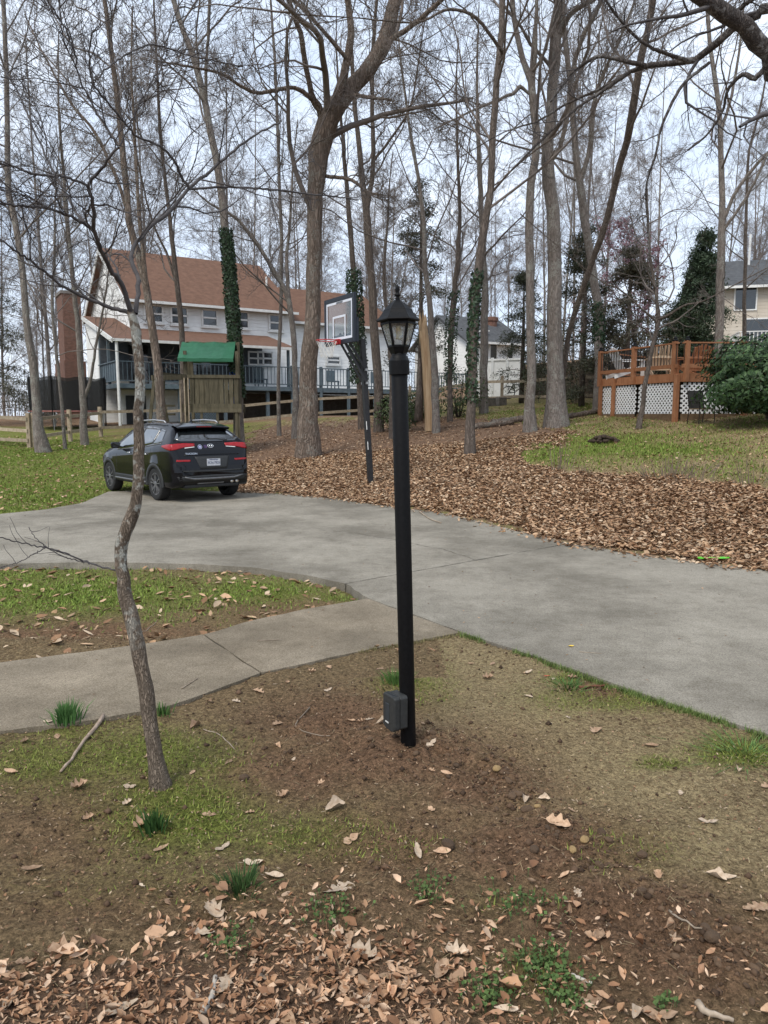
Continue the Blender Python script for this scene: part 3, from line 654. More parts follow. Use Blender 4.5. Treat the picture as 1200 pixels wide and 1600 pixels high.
# --- the great twisted oak
def YR(px, py): return gpt(px, py).y
yo = 22.0
o_main = base_fix(TR([(481, 712, yo, 42), (481, 660, yo, 36), (482, 600, yo, 34), (487, 520, yo, 30), (491, 440, yo, 27), (493, 360, yo, 27), (495, 290, yo, 30), (499, 240, yo, 38), (508, 205, yo, 39), (522, 172, yo, 34), (543, 140, yo, 30), (575, 108, yo, 28), (598, 72, yo, 27), (610, 30, yo, 25), (622, -20, yo, 23)], 40, 7))
o_l = [o_main,
       TR([(512, 190, yo, 22), (526, 150, yo - .3, 20), (538, 110, yo - .4, 19), (548, 60, yo - .6, 17), (545, 10, yo - .8, 15), (538, -40, yo - 1, 13)], 40, 6),
       TR([(503, 190, yo, 16), (498, 165, yo - .2, 15), (488, 150, yo - .4, 13), (478, 105, yo - .8, 12), (470, 55, yo - 1.2, 12), (452, 0, yo - 1.6, 11)], 40, 5),
       TR([(499, 172, yo, 12), (480, 148, yo - .6, 11), (455, 137, yo - 1, 9), (425, 142, yo - 1.5, 9), (400, 145, yo - 2, 8), (372, 132, yo - 2.4, 7), (345, 115, yo - 2.8, 7), (300, 105, yo - 3.4, 5), (240, 95, yo - 4, 4)], 40),
       TR([(540, 145, yo, 9), (575, 152, yo - .5, 8), (612, 156, yo - .9, 5)], 40),
       TR([(510, 275, yo, 9), (550, 282, yo - .4, 8), (575, 300, yo - .6, 7), (598, 305, yo - .8, 5)], 40),
       TR([(548, 100, yo - .4, 10), (515, 60, yo - 1, 9), (480, 20, yo - 1.6, 8), (440, -20, yo - 2.4, 7)], 40, 3),
       TR([(600, 70, yo, 13), (650, 35, yo - .8, 11), (690, 0, yo - 1.4, 10), (740, -40, yo - 2, 8)], 40, 4)]
for t_ in o_l[1:]: t_[:, 3] *= .8
tree('oak_tree', 'massive bare oak with a thick bent and twisted trunk on the leaf litter', o_l, 5, m_bark_oak, LV(9, 6, 6, 4, .3, .03, .2, .006, .34, 6), flare=1.35, sides=18)

WSC = {'ivy_trunk_tree': .85, 'tall_tree': .8, 'pale_tree': .74, 'thin_tree': .66, 'forked_tree': .78, 'scrub_tree': .88, 'snaggy_tree': .85, 'pole_tree': .85, 'thick_tree': .95, 'oak_tree': 1.0}
def simple(name, label, pts, seed, bk, lv=None, extra=(), ext=8, group=None, flare=1.25, sides=12, ivy_=None):
    mn = base_fix(TR(pts, 30, ext)); tr = [mn] + [TR(e, 30, 3) for e in extra]
    for t_ in tr: t_[:, 3] *= WSC.get(name, .95)
    r = tree(name, label, tr, seed, bk, lv or LV(), group=group, flare=flare, sides=sides)
    if ivy_:
        a, b_, rr, n = ivy_; z = mn[:, 2]; k = (z >= a) & (z <= b_)
        ivy(r, mn[k], rr, n, seed)
    return r
simple('ivy_tree', 'tall straight tree with its trunk wrapped in green ivy, beside the playset', [(374, 690, 25, 22), (371, 600, 25, 19), (363, 480, 25, 18), (355, 380, 25, 16), (341, 270, 25, 15), (326, 190, 25, 13), (309, 110, 25, 12), (290, 60, 25, 10), (268, -10, 25, 9)], 11, m_bark_grey, LV(15, 6, 6, 4, .42), extra=[[(322, 175, 25, 7), (322, 110, 24.6, 6), (326, 40, 24.2, 6), (328, -20, 24, 5)]], ivy_=(2.2, 8.0, 1.15, 6500))
simple('forked_tree', 'bare forked tree with an ivy-covered lower trunk behind the basketball pole', [(592, 668, 27, 24), (590, 600, 27, 21), (584, 500, 27, 20), (577, 400, 27, 19), (572, 335, 27, 18), (567, 290, 27, 14), (560, 220, 27, 12), (553, 150, 27, 10), (548, 60, 27, 9), (545, -10, 27, 8)], 13, m_bark_dark, LV(14, 6, 6, 4, .35), extra=[[(573, 330, 27, 12), (583, 265, 26.8, 11), (582, 190, 26.6, 10), (582, 120, 26.4, 9), (585, 40, 26.2, 8), (590, -10, 26, 7)], [(585, 250, 26.8, 7), (612, 215, 26.4, 6), (640, 170, 26, 5), (652, 110, 25.8, 4)]])
iv2 = simple('ivy_snag', 'short leaning trunk smothered in dark ivy behind the backboard', [(566, 660, 28.5, 14), (562, 600, 28.5, 13), (556, 500, 28.5, 12), (552, 420, 28.5, 11), (545, 330, 28.5, 9), (538, 250, 28.5, 7), (530, 150, 28.5, 5)], 17, m_bark_dark, LV(10, 5, 5, 3, .5), ext=3, ivy_=(2.6, 7.4, 2.2, 3600))
simple('ivy_trunk_tree', 'leaning dark tree with black-green ivy on its lower trunk in the leaf litter', [(734, 705, 19.5, 24), (736, 640, 19.5, 20), (738, 560, 19.5, 21), (741, 480, 19.5, 20), (747, 420, 19.5, 19), (758, 350, 19.5, 17), (768, 280, 19.5, 16), (771, 200, 19.5, 15), (779, 100, 19.5, 14), (786, 0, 19.5, 13)], 19, m_bark_dark, LV(15, 6, 6, 4, .3), extra=[[(788, 85, 19.5, 8), (770, 60, 19, 7), (740, 25, 18.6, 7), (700, 15, 18.2, 6), (650, 35, 17.8, 4)], [(769, 300, 19.5, 6), (795, 270, 19.2, 5), (830, 240, 19, 4), (880, 200, 18.6, 3)]], ivy_=(1.9, 5.9, .82, 1700))
simple('tall_tree', 'tall smooth grey tree, slimmer of the close pair by the lawn', [(829, 664, 23, 25), (830, 600, 23, 22), (829, 480, 23, 20), (828, 380, 23, 20), (829, 300, 23, 19), (836, 240, 23, 19), (838, 200, 23, 18), (830, 130, 23, 17), (815, 90, 23, 13), (803, 30, 23, 12), (800, -20, 23, 11)], 23, m_bark_grey, LV(13, 6, 6, 4, .38), extra=[[(832, 130, 23, 12), (836, 80, 22.8, 10), (838, 20, 22.6, 9), (840, -20, 22.5, 8)], [(832, 112, 22.9, 8), (850, 85, 22.5, 7), (862, 40, 22.2, 6), (880, -10, 22, 5)], [(828, 148, 23, 5), (812, 135, 22.9, 9), (801, 146, 22.8, 8)]], flare=1.55)
simple('thick_tree', 'stout grey tree with flared root base, thicker of the close pair by the lawn', [(870, 660, 23.6, 37), (868, 600, 23.6, 31), (867, 500, 23.6, 29), (866, 400, 23.6, 27), (862, 320, 23.6, 24), (856, 262, 23.6, 24), (858, 210, 23.6, 22), (864, 150, 23.6, 21), (869, 90, 23.6, 18), (872, 40, 23.6, 16), (876, -10, 23.6, 14)], 29, m_bark_grey, LV(14, 6, 6, 4, .36), extra=[[(872, 60, 23.6, 11), (890, 25, 23.2, 10), (915, 5, 22.8, 9), (940, -10, 22.4, 8)], [(858, 255, 23.6, 9), (874, 232, 23.4, 9), (885, 190, 23.2, 9), (893, 120, 23, 9), (910, 60, 22.6, 8), (940, 0, 22.2, 7)]], flare=1.6, sides=16)
simple('leaning_tree', 'slim tree leaning steeply over the lawn towards the deck', [(882, 622, 25, 12), (880, 580, 25, 11), (890, 520, 24.5, 11), (905, 470, 24, 11), (928, 400, 23.2, 12), (948, 345, 22.6, 13), (968, 260, 21.8, 14), (985, 200, 21, 15), (996, 120, 20.4, 15), (1010, 55, 20, 14), (1022, -10, 19.6, 13)], 31, m_bark_dark, LV(11, 6, 6, 4, .4))
simple('vine_tree', 'crooked tree with a vine-darkened trunk behind the orange deck', [(935, 600, 27, 18), (936, 540, 27, 17), (934, 480, 27, 16), (922, 400, 27, 16), (912, 330, 27, 17), (905, 280, 27, 14), (898, 220, 27, 12), (893, 150, 27, 11), (884, 80, 27, 10), (880, 0, 27, 9)], 37, m_bark_grey, LV(14, 6, 6, 4, .3), extra=[[(905, 290, 27, 9), (922, 230, 26.8, 9), (925, 180, 26.6, 8), (940, 120, 26.4, 7), (965, 70, 26, 5)]], ivy_=(3.6, 6.4, 1.1, 900))
simple('pale_tree', 'pale-barked tree rising behind the deck railing with a fork near its middle', [(1122, 640, 28, 24), (1123, 560, 28, 22), (1124, 470, 28, 21), (1127, 380, 28, 19), (1129, 330, 28, 16), (1127, 240, 28, 14), (1124, 170, 28, 12), (1112, 90, 28, 10), (1105, 10, 28, 9)], 41, m_bark_grey, LV(14, 6, 6, 4, .35), extra=[[(1130, 345, 28, 10), (1150, 300, 27.8, 9), (1178, 262, 27.6, 8), (1215, 222, 27.4, 7)], [(1128, 200, 28, 8), (1140, 160, 27.8, 7), (1152, 100, 27.6, 6), (1160, 30, 27.4, 5)], [(1130, 360, 28, 8), (1165, 310, 27.6, 7), (1200, 240, 27.2, 6)]])
simple('thin_tree', 'thin straight tree between the deck and the cream house', [(1163, 640, 31, 12), (1163, 540, 31, 11), (1164, 420, 31, 10), (1166, 320, 31, 8), (1170, 240, 31, 7), (1185, 180, 31, 6)], 43, m_bark_dark, LV(14, 6, 6, 3, .3), ext=4)
simple('corner_tree', 'bare tree with a split base at the corner of the split-rail fence', [(68, 703, 25.5, 24), (60, 650, 25.5, 18), (54, 590, 25.5, 15), (42, 510, 25.5, 13), (36, 440, 25.5, 12), (30, 375, 25.5, 12), (14, 300, 25.5, 12), (12, 220, 25.5, 10), (10, 120, 25.5, 9), (6, 10, 25.5, 8)], 47, m_bark_grey, LV(15, 6, 6, 4, .3), flare=1.5)
simple('fork_trunk_tree', 'low-forking tree standing in front of the trampoline', [(132, 684, 28, 15), (130, 640, 28, 14), (128, 600, 28, 12), (124, 540, 28, 11), (118, 470, 28, 9), (108, 380, 28, 8), (100, 280, 28, 7)], 53, m_bark_grey, LV(14, 6, 6, 3, .25), extra=[[(130, 625, 28, 8), (142, 590, 28, 6), (150, 540, 27.8, 5), (165, 460, 27.6, 4)]], ext=5)
simple('young_tree', 'thin young tree with a pale foot by the trampoline fence', [(101, 686, 26.5, 7), (97, 640, 26.5, 7), (90, 570, 26.5, 6), (82, 480, 26.5, 6), (85, 400, 26.5, 5)], 59, m_bark_grey, LV(12, 5, 5, 3, .25), ext=4)
simple('twin_stem_tree', 'brown-barked tree rising behind the black SUV in front of the house porch', [(256, 690, 22, 22), (252, 640, 22, 19), (243, 560, 22, 17), (234, 490, 22, 15), (226, 430, 22, 15), (216, 400, 22, 14), (203, 345, 22, 13), (194, 260, 22, 12), (184, 160, 22, 11), (172, 60, 22, 9), (160, -20, 22, 8)], 61, m_bark_oak, LV(15, 7, 6, 4, .4), extra=[[(232, 470, 22, 9), (222, 380, 21.8, 8), (215, 300, 21.6, 7), (210, 200, 21.4, 6)], [(228, 440, 22, 8), (208, 380, 22.2, 8), (190, 300, 22.4, 7), (150, 210, 22.6, 6), (110, 160, 22.8, 5)]])
simple('slim_tree', 'slim dark tree behind the green playset awning', [(287, 672, 26, 12), (286, 600, 26, 12), (284, 520, 26, 11), (276, 440, 26, 10), (270, 380, 26, 9), (264, 330, 26, 8), (250, 200, 26, 6), (245, 100, 26, 5)], 67, m_bark_dark, LV(14, 6, 6, 3, .3), extra=[[(278, 450, 26, 6), (262, 400, 26, 5), (236, 340, 25.8, 4), (215, 250, 25.6, 3)]], ext=4)
simple('pole_tree', 'very thin upright tree in front of the house deck', [(436, 672, 29, 9), (435, 600, 29, 8), (438, 500, 29, 8), (440, 400, 29, 8), (437, 300, 29, 7), (434, 200, 29, 7), (430, 100, 29, 6), (425, 30, 29, 5)], 71, m_bark_grey, LV(15, 5, 6, 3, .35), ext=4)
simple('arching_tree', 'arching tree that bends away above the house deck', [(461, 668, 27.5, 14), (462, 600, 27.5, 12), (458, 520, 27.5, 11), (448, 462, 27.5, 10), (420, 410, 27.5, 8), (395, 372, 27.5, 7), (368, 340, 27.3, 6), (330, 320, 27, 4)], 73, m_bark_grey, LV(12, 6, 6, 3, .35), extra=[[(456, 500, 27.5, 8), (448, 420, 27.6, 7), (455, 320, 27.8, 5)]], ext=2)
simple('scrub_tree', 'grey tree leaning behind the lamp lantern', [(682, 662, 25, 17), (680, 600, 25, 16), (675, 530, 25, 14), (672, 470, 25, 12), (664, 420, 25, 11), (662, 350, 25, 9), (652, 270, 25, 8), (640, 200, 25, 6)], 79, m_bark_grey, LV(15, 6, 6, 4, .3), ext=5)
simple('snaggy_tree', 'thin forked tree with ivy clumps between the lamp and the ivy-trunk tree', [(703, 652, 28, 12), (703, 600, 28, 11), (705, 520, 28, 12), (710, 450, 28, 11), (716, 400, 28, 10), (718, 330, 28, 8), (715, 240, 28, 6)], 83, m_bark_dark, LV(15, 6, 6, 3, .3), ext=4, ivy_=(2.6, 6.4, 1.8, 900))
simple('grey_tree', 'grey trunk behind the white vinyl fence corner', [(756, 640, 30, 17), (756, 580, 30, 16), (757, 500, 30, 15), (757, 420, 30, 13), (752, 330, 30, 10), (748, 220, 30, 8)], 89, m_bark_grey, LV(14, 6, 6, 3, .3), ext=5)
simple('vine_pole', 'slim leaning trunk tangled with vines beside the broken stump', [(612, 668, 24.5, 10), (612, 610, 24.5, 9), (609, 540, 24.5, 8), (604, 490, 24.5, 7), (600, 430, 24.5, 6), (606, 340, 24.5, 4)], 97, m_bark_dark, LV(12, 5, 6, 3, .2), ext=2)
simple('deck_tree', 'small crooked tree leaning against the front of the orange deck', [(997, 662, 21.2, 11), (1003, 640, 21.2, 10), (1011, 585, 21.2, 9), (1021, 535, 21.2, 9), (1029, 500, 21.2, 8), (1024, 455, 21.2, 6), (1016, 400, 21.2, 5), (1012, 330, 21.2, 4)], 101, m_bark_dark, [dict(n=12, t0=.3, t1=.98, ang=(.7, 1.3), lf=.38, K=9, wig=.22, trop=.05, rf=.6, rmin=.008, lmax=2.6, lmin=.5, sides=5), dict(n=6, t0=.2, t1=1, ang=(.5, 1.1), lf=.5, K=6, wig=.2, trop=.03, rf=.6, rmin=.005, lmin=.25), dict(n=6, t0=.1, t1=1, ang=(.5, 1.1), lf=.5, K=4, wig=.2, trop=.02, rf=.7, rmin=.004, lmin=.15)], extra=[[(1027, 500, 21.2, 6), (1045, 492, 21, 5), (1072, 476, 20.8, 4), (1100, 470, 20.6, 3)], [(1028, 505, 21.2, 5), (1000, 480, 21.1, 4), (965, 450, 21, 3), (940, 440, 20.9, 2)]], ext=.6)

# --- overhanging limbs of a tree that stands outside the picture, to the right
yn = 7.5
def N(l, K=40): return TR([(a, b, Y, w) for a, b, Y, w in l], K)
tx, ty = 8.6, 7.2; tz = float(ground(tx, ty))
n_tr = crom([(tx, ty, tz, .30), (tx + .05, ty, 2.4, .24), (tx, ty + .1, 4.4, .22), (tx - .3, ty + .1, 5.6, .17), (tx - .4, ty, 9, .12), (tx - .2, ty, 13, .04)], 40)
n_l = [n_tr,
       crom([(tx - .05, ty + .1, 4.3, 0.1312), (6.4, 6.9, 4.65, 0.0943), (*W(1260, 130, 6.6), 0.0820), (*W(1200, 75, 6.5), 0.0754), (*W(1150, 35, 6.4), 0.0722), (*W(1095, -5, 6.3), 0.0672), (*W(1030, -60, 6.1), 0.0492), (*W(960, -160, 5.8), 0.0328)], 40),
       crom([(tx - .3, ty + .1, 5.5, 0.0748), (6.8, 7.4, 5.7, 0.0646), (*W(1240, 5, 7.6), 0.0510), (*W(1195, 20, 7.6), 0.0449), (*W(1160, 30, 7.7), 0.0408), (*W(1140, 52, 7.8), 0.0394), (*W(1105, 78, 7.9), 0.0374), (*W(1080, 97, 8), 0.0340), (*W(1040, 99, 8.1), 0.0313), (*W(1008, 104, 8.2), 0.0286), (*W(985, 112, 8.3), 0.0204), (*W(940, 138, 8.6), 0.0163), (*W(880, 165, 9), 0.0136), (*W(840, 190, 9.3), 0.0109), (*W(790, 205, 9.6), 0.0082), (*W(720, 245, 10), 0.0054)], 40),
       N([(1010, 103, 8.2, 7), (975, 95, 8.2, 6), (940, 88, 8.3, 5), (918, 96, 8.4, 5), (890, 120, 8.6, 4), (860, 160, 8.8, 3)]),
       N([(1108, 98, 7.9, 5), (1065, 135, 7.8, 5), (1035, 195, 7.8, 4), (1025, 240, 7.8, 4), (1010, 290, 7.9, 3), (1012, 350, 8, 3), (1015, 420, 8, 2)]),
       N([(1200, 100, 7.2, 8), (1180, 122, 7.2, 8), (1160, 117, 7.3, 7), (1138, 140, 7.4, 5), (1128, 175, 7.5, 4), (1105, 210, 7.6, 3), (1075, 235, 7.7, 3)]),
       N([(1165, 30, 7.7, 8), (1140, 30, 7.6, 7), (1160, 10, 7.5, 7), (1190, -10, 7.4, 6)]),
       N([(985, 112, 8.3, 6), (930, 150, 8.2, 5), (900, 170, 8.1, 4), (850, 215, 8, 4), (800, 265, 7.9, 3)]),
       N([(1080, 97, 8, 6), (1010, 70, 7.8, 5), (960, 20, 7.6, 4), (930, -30, 7.4, 4)])]
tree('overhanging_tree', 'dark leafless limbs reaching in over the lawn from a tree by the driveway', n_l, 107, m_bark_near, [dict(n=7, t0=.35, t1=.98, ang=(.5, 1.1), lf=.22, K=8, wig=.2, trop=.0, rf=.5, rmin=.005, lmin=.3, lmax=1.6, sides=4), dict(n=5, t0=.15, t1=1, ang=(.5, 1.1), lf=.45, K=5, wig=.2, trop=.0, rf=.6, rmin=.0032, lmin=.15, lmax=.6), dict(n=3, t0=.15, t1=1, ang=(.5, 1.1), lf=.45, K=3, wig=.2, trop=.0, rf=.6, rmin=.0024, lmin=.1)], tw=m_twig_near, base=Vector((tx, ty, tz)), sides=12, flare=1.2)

# --- broken stump with bare wood
st = base_fix(TR([(675, 660, 25.6, 26), (671, 610, 25.6, 24), (667, 560, 25.6, 19), (662, 520, 25.6, 15), (659, 492, 25.6, 12)], 20))
sr = thing('broken_stump', 'broken standing stump with orange bare wood showing, behind the lamp', 'stump', Vector(st[0, :3])); b_ = np.array(sr.location)
V, Fq = tubes((st[None, :, :3] - b_), st[None, :, 3], 12); kz = V[:, 2] > V[:, 2].max() - .6; V[kz, 2] += np.random.default_rng(4).uniform(-.5, .25, kz.sum())
obj('stump_trunk', np_mesh('stump_trunk', V, Fq, True), m_deadwood, sr)
mb = MB(b_); q = W(669, 655, 25.45); mb.tube([q + Vector((-.32, .1, -.05)), q + Vector((-.3, .1, .9)), W(655, 560, 25.6)], [.16, .12, .05], 8); mb.build('bark_slab', m_bark_dark, sr, smooth=True)

# --- background woods: six kinds of bare tree, copied as individuals
rng = np.random.default_rng(2024); protos = []
WL = 'bare grey tree in the woods behind the houses'
for k in range(6):
    h = rng.uniform(17, 23); r0 = rng.uniform(.09, .16); bx, by = rng.normal(0, .5, 2)
    tr = [crom([(0, 0, 0, r0), (bx * .2, by * .2, h * .25, r0 * .85), (bx * .6, by * .5, h * .5, r0 * .65), (bx, by, h * .75, r0 * .4), (bx * 1.3, by * 1.5, h, .03)], 16)]
    if k % 2: tr.append(crom([(bx * .4, by * .3, h * .38, r0 * .55), (bx * .4 + .8, by, h * .55, r0 * .42), (bx + 1.8, by + .6, h * .9, .03)], 16))
    protos.append(tree('woodland_tree', ('straight grey-brown bare tree in the woods behind the houses', 'forked haze-pale bare tree in the woods behind the houses', 'slender haze-pale bare tree in the woods behind the houses')[0 if k % 3 == 0 else (1 if k % 2 else 2)], tr, 300 + k, m_wood_tree if k % 3 else m_bark_grey, LV(22, 7, 7, 5, .16, .05, .19, .008, .30, 6), tw=m_twig_far, group='bare trees of the woods behind the houses', base=Vector((0, 0, 0)), sides=7))
spots = []
def free(x, y):
    px = 600 + FPX * x / y
    if -21 < x < 12 and y < 54 and y > 28 and px < 740: return False
    if x > 14 and y < 53 and y > 33: return False
    if x > 3 and y < 60 and y > 47 and x < 14: return False
    return y > 31
tries = 0
while len(spots) < 80 and tries < 9000:
    tries += 1; y = 40 + 55 * rng.random() ** .8; x = rng.uniform(-.72, .72) * y
    if free(x, y) and all((x - a) ** 2 + (y - b) ** 2 > 6 for a, b in spots): spots.append((x, y))
for k, (x, y) in enumerate(spots):
    z = float(ground(x, y)) - .1
    if k < 6: o = protos[k]; o.location = (x, y, z); o.rotation_euler = (0, 0, rng.uniform(0, 6))
    else: o = dup(protos[k % 6], (x, y, z), rng.uniform(0, 6.28), rng.uniform(.75, 1.2))
# undergrowth of the woods: countless thin stems
n = 3000; y = 34 + 90 * rng.random(n) ** .7; x = rng.uniform(-.8, .8, n) * y; px = 600 + FPX * x / y
ok = ~((x > -22) & (x < 12) & (y < 56) & (px < 735)) & ~((x > 13) & (y < 55)) & ~((x > 3) & (x < 15) & (y < 60) ) & ~((px > 735) & (px < 1000) & (y < 44))
x, y = x[ok], y[ok]; z = ground(x, y); n = len(x); h = rng.uniform(1.0, 5.5, n) * rng.uniform(.5, 1.3, n)
P = np.empty((n, 5, 3)); P[:, 0] = np.stack([x, y, z - .05], 1); D = np.stack([rng.normal(0, .16, n), rng.normal(0, .16, n), np.ones(n)], 1)
for k in range(1, 5): D = D + rng.normal(0, .11, D.shape); P[:, k] = P[:, k - 1] + D * (h / 4)[:, None]
r_ = (.008 + .006 * h)[:, None] * np.array([1, .85, .7, .5, .2])[None]
c1, r1 = grow(rng, P, r_, 5, .2, 1, (.5, 1.1), .4, 3, .15, .05, .6, .010, 2.5, .3)
V, Fq = join([tubes(P, r_, 3), tubes(c1, r1, 3)])
tag(obj('undergrowth', np_mesh('undergrowth', V, Fq, True), M('undergrowth_stems', (.12, .09, .07), (.20, .155, .12), .4, rough=.9)), 'tangle of thin brown leafless undergrowth in the woods', 'undergrowth', kind='stuff')

# --- evergreens
def conifer(name, label, px, Y, h, rad, seed, n=9000, c0=(.010, .026, .012), c1=(.034, .062, .026), base_h=.6, sparse=1.0, size=.22, tip=1.0, asp=.26):
    rng = np.random.default_rng(seed); b = on(px, Y); root = thing(name, label, 'tree', b)
    mb = MB(); mb.tube([(0, 0, -.1), (.03, .02, h * .5), (0, 0, h * .97)], [.13, .08, .015], 7); mb.build('trunk', m_bark_dark, root, smooth=True)
    nb = int(70 * sparse); zz = base_h + (h - base_h) * rng.random(nb) ** 1.15; L = rad * (1 - (zz / h) ** tip) * rng.uniform(.65, 1.15, nb) + .15; a = rng.random(nb) * 6.283
    P = np.empty((nb, 6, 3)); s = np.linspace(0, 1, 6)
    P[:, :, 0] = np.cos(a)[:, None] * L[:, None] * s; P[:, :, 1] = np.sin(a)[:, None] * L[:, None] * s
    P[:, :, 2] = zz[:, None] + L[:, None] * (.35 * s - .45 * s * s)
    rr = np.maximum(.02 * (1 - s[None]) * np.ones((nb, 1)), .005); V, Fq = tubes(P, rr, 3); obj('branches', np_mesh('branches', V, Fq), m_bark_dark, root, 'stuff')
    k = rng.integers(0, nb, n); t = .25 + .75 * rng.random(n) ** .7; f = t * 5; i = np.clip(f.astype(int), 0, 4); fr = (f - i)[:, None]
    pos = P[k, i] * (1 - fr) + P[k, i + 1] * fr + rng.normal(0, .13, (n, 3)) * np.array((1, 1, .6)) * rad ** .3
    V, F4, col = leaf_tris(pos, rng.normal(size=(n, 3)) + np.array((0, 0, .8)), rng, size, c0, c1, asp)
    obj('crown', np_mesh('crown', V, F4, False, col), m_evergreen, root); return root
conifer('conifer', 'dark green conifer behind the orange deck beside the cream house', 1082, 30, 6.2, 1.7, 1, 30000, size=.14, sparse=2.4, c0=(.034, .054, .032), c1=(.08, .12, .065))
conifer('conifer', 'broad low evergreen under the conifer behind the deck railing', 1052, 29.2, 3.6, 1.7, 2, 17000, size=.13, c0=(.025, .04, .02), c1=(.07, .10, .045), tip=2.0)
conifer('cedar', 'dull green cedar with sparse needles behind the lamp lantern', 655, 29.5, 9.2, 1.9, 3, 8500, (.05, .052, .032), (.105, .105, .066), 2.2, .8, .13, 1.6)
conifer('cedar', 'ragged dark cedar beside the white vinyl fence', 812, 33, 5.6, 1.6, 4, 10000, (.036, .044, .024), (.08, .09, .048), .5, .9, .12, 1.6)
conifer('cedar', 'bushy dark cedar behind the stout grey tree', 905, 29, 6.6, 2.2, 5, 15000, (.036, .042, .024), (.08, .088, .048), .4, 1, .13, 1.7)
conifer('cedar', 'brownish cedar hedge behind the adirondack chairs', 972, 27.5, 5.6, 1.9, 6, 18000, (.05, .048, .030), (.11, .10, .06), .4, .9, .12, 1.8)
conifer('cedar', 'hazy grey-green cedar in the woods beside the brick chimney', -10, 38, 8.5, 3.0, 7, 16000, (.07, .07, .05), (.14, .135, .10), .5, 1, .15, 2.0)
def shrub(name, label, c, rx, ry, rz, n, seed, size, c0, c1, cat='shrub', stems=9, aspect=.42, hollow=.55):
    rng = np.random.default_rng(seed); root = thing(name, label, cat, c)
    mb = MB()
    for k in range(stems):
        a = rng.random() * 6.28; q = Vector((math.cos(a) * rx * .6, math.sin(a) * ry * .6, rz * rng.uniform(1.0, 1.6)))
        mb.tube([(q.x * .08, q.y * .08, -.08), (q.x * .4, q.y * .4, q.z * .5), q], [.03, .022, .01], 6)
    mb.build('stems', m_bark_dark, root, smooth=True)
    d = rng.normal(size=(n, 3)); d /= np.linalg.norm(d, axis=1, keepdims=True); lump = .58 + .62 * vn(d[:, 0] * 2.9 + 5, d[:, 1] * 2.6 + d[:, 2] * 3.4, seed) + .34 * vn(d[:, 0] * 7, d[:, 2] * 7 + d[:, 1] * 5, seed + 3)
    r = (hollow + (1 - hollow) * rng.random(n) ** .6) * lump
    pos = d * r[:, None] * np.array((rx, ry, rz)) + np.array((0, 0, rz * 1.0)); pos = pos[pos[:, 2] > .1]; d = d[:len(pos)]
    nr = pos - np.array((0, 0, rz * .6)) + rng.normal(0, .5, pos.shape) + np.array((0, 0, .4))
    V, F4, col = leaf_tris(pos, nr, rng, size, c0, c1, aspect); obj('foliage', np_mesh('foliage', V, F4, False, col), m_evergreen, root); return root
pb = on(1172, 19.6); shrub('evergreen_shrub', 'large glossy evergreen shrub half hiding the deck lattice', pb + Vector((.5, 0, .25)), 1.75, 1.5, 1.02, 15000, 3, .14, (.018, .045, .014), (.06, .115, .034))
for k, (px, Y, rx, rz, lb) in enumerate([(622, 26.5, .8, .7, 'tangled green shrub at the foot of the broken stump'), (648, 29, 1.0, .6, 'low green shrub under the cedar by the fence'), (716, 29.5, 1.1, .9, 'green shrub between the house deck and the white fence')]):
    shrub('green_shrub', lb, on(px, Y), rx, rx, rz, 1800, 40 + k, .11, (.025, .045, .012), (.08, .115, .035))
# redbud in flower
rc = []; pr = on(985, 31); rt = [crom([(*pr, .13), (pr.x + .1, pr.y, pr.z + 1.6, .1), (pr.x - .3, pr.y, pr.z + 3.6, .07), (pr.x - .1, pr.y, pr.z + 6.2, .02)], 16)]
rr_ = tree('redbud_tree', 'redbud tree hazy with pink blossom behind the deck', rt, 401, m_bark_dark, [dict(n=14, t0=.2, t1=.98, ang=(.6, 1.2), lf=.55, K=8, wig=.15, trop=.04, rf=.5, rmin=.012, lmin=.8, lmax=3.4, sides=4), dict(n=7, t0=.2, t1=1, ang=(.5, 1), lf=.5, K=5, wig=.15, trop=.03, rf=.6, rmin=.008, lmin=.4), dict(n=6, t0=.1, t1=1, ang=(.5, 1), lf=.5, K=4, wig=.15, trop=.02, rf=.6, rmin=.006, lmin=.25)], collect=rc)
pts = np.concatenate([c.reshape(-1, 3) for c in rc[1:]]); pts = pts[rng.integers(0, len(pts), 8000)] + rng.normal(0, .06, (8000, 3)) - np.array(rr_.location)
V, F4, col = leaf_tris(pts, rng.normal(size=pts.shape), rng, .075, (.26, .13, .155), (.40, .235, .27)); obj('blossom', np_mesh('blossom', V, F4, False, col), m_evergreen, rr_, 'stuff')
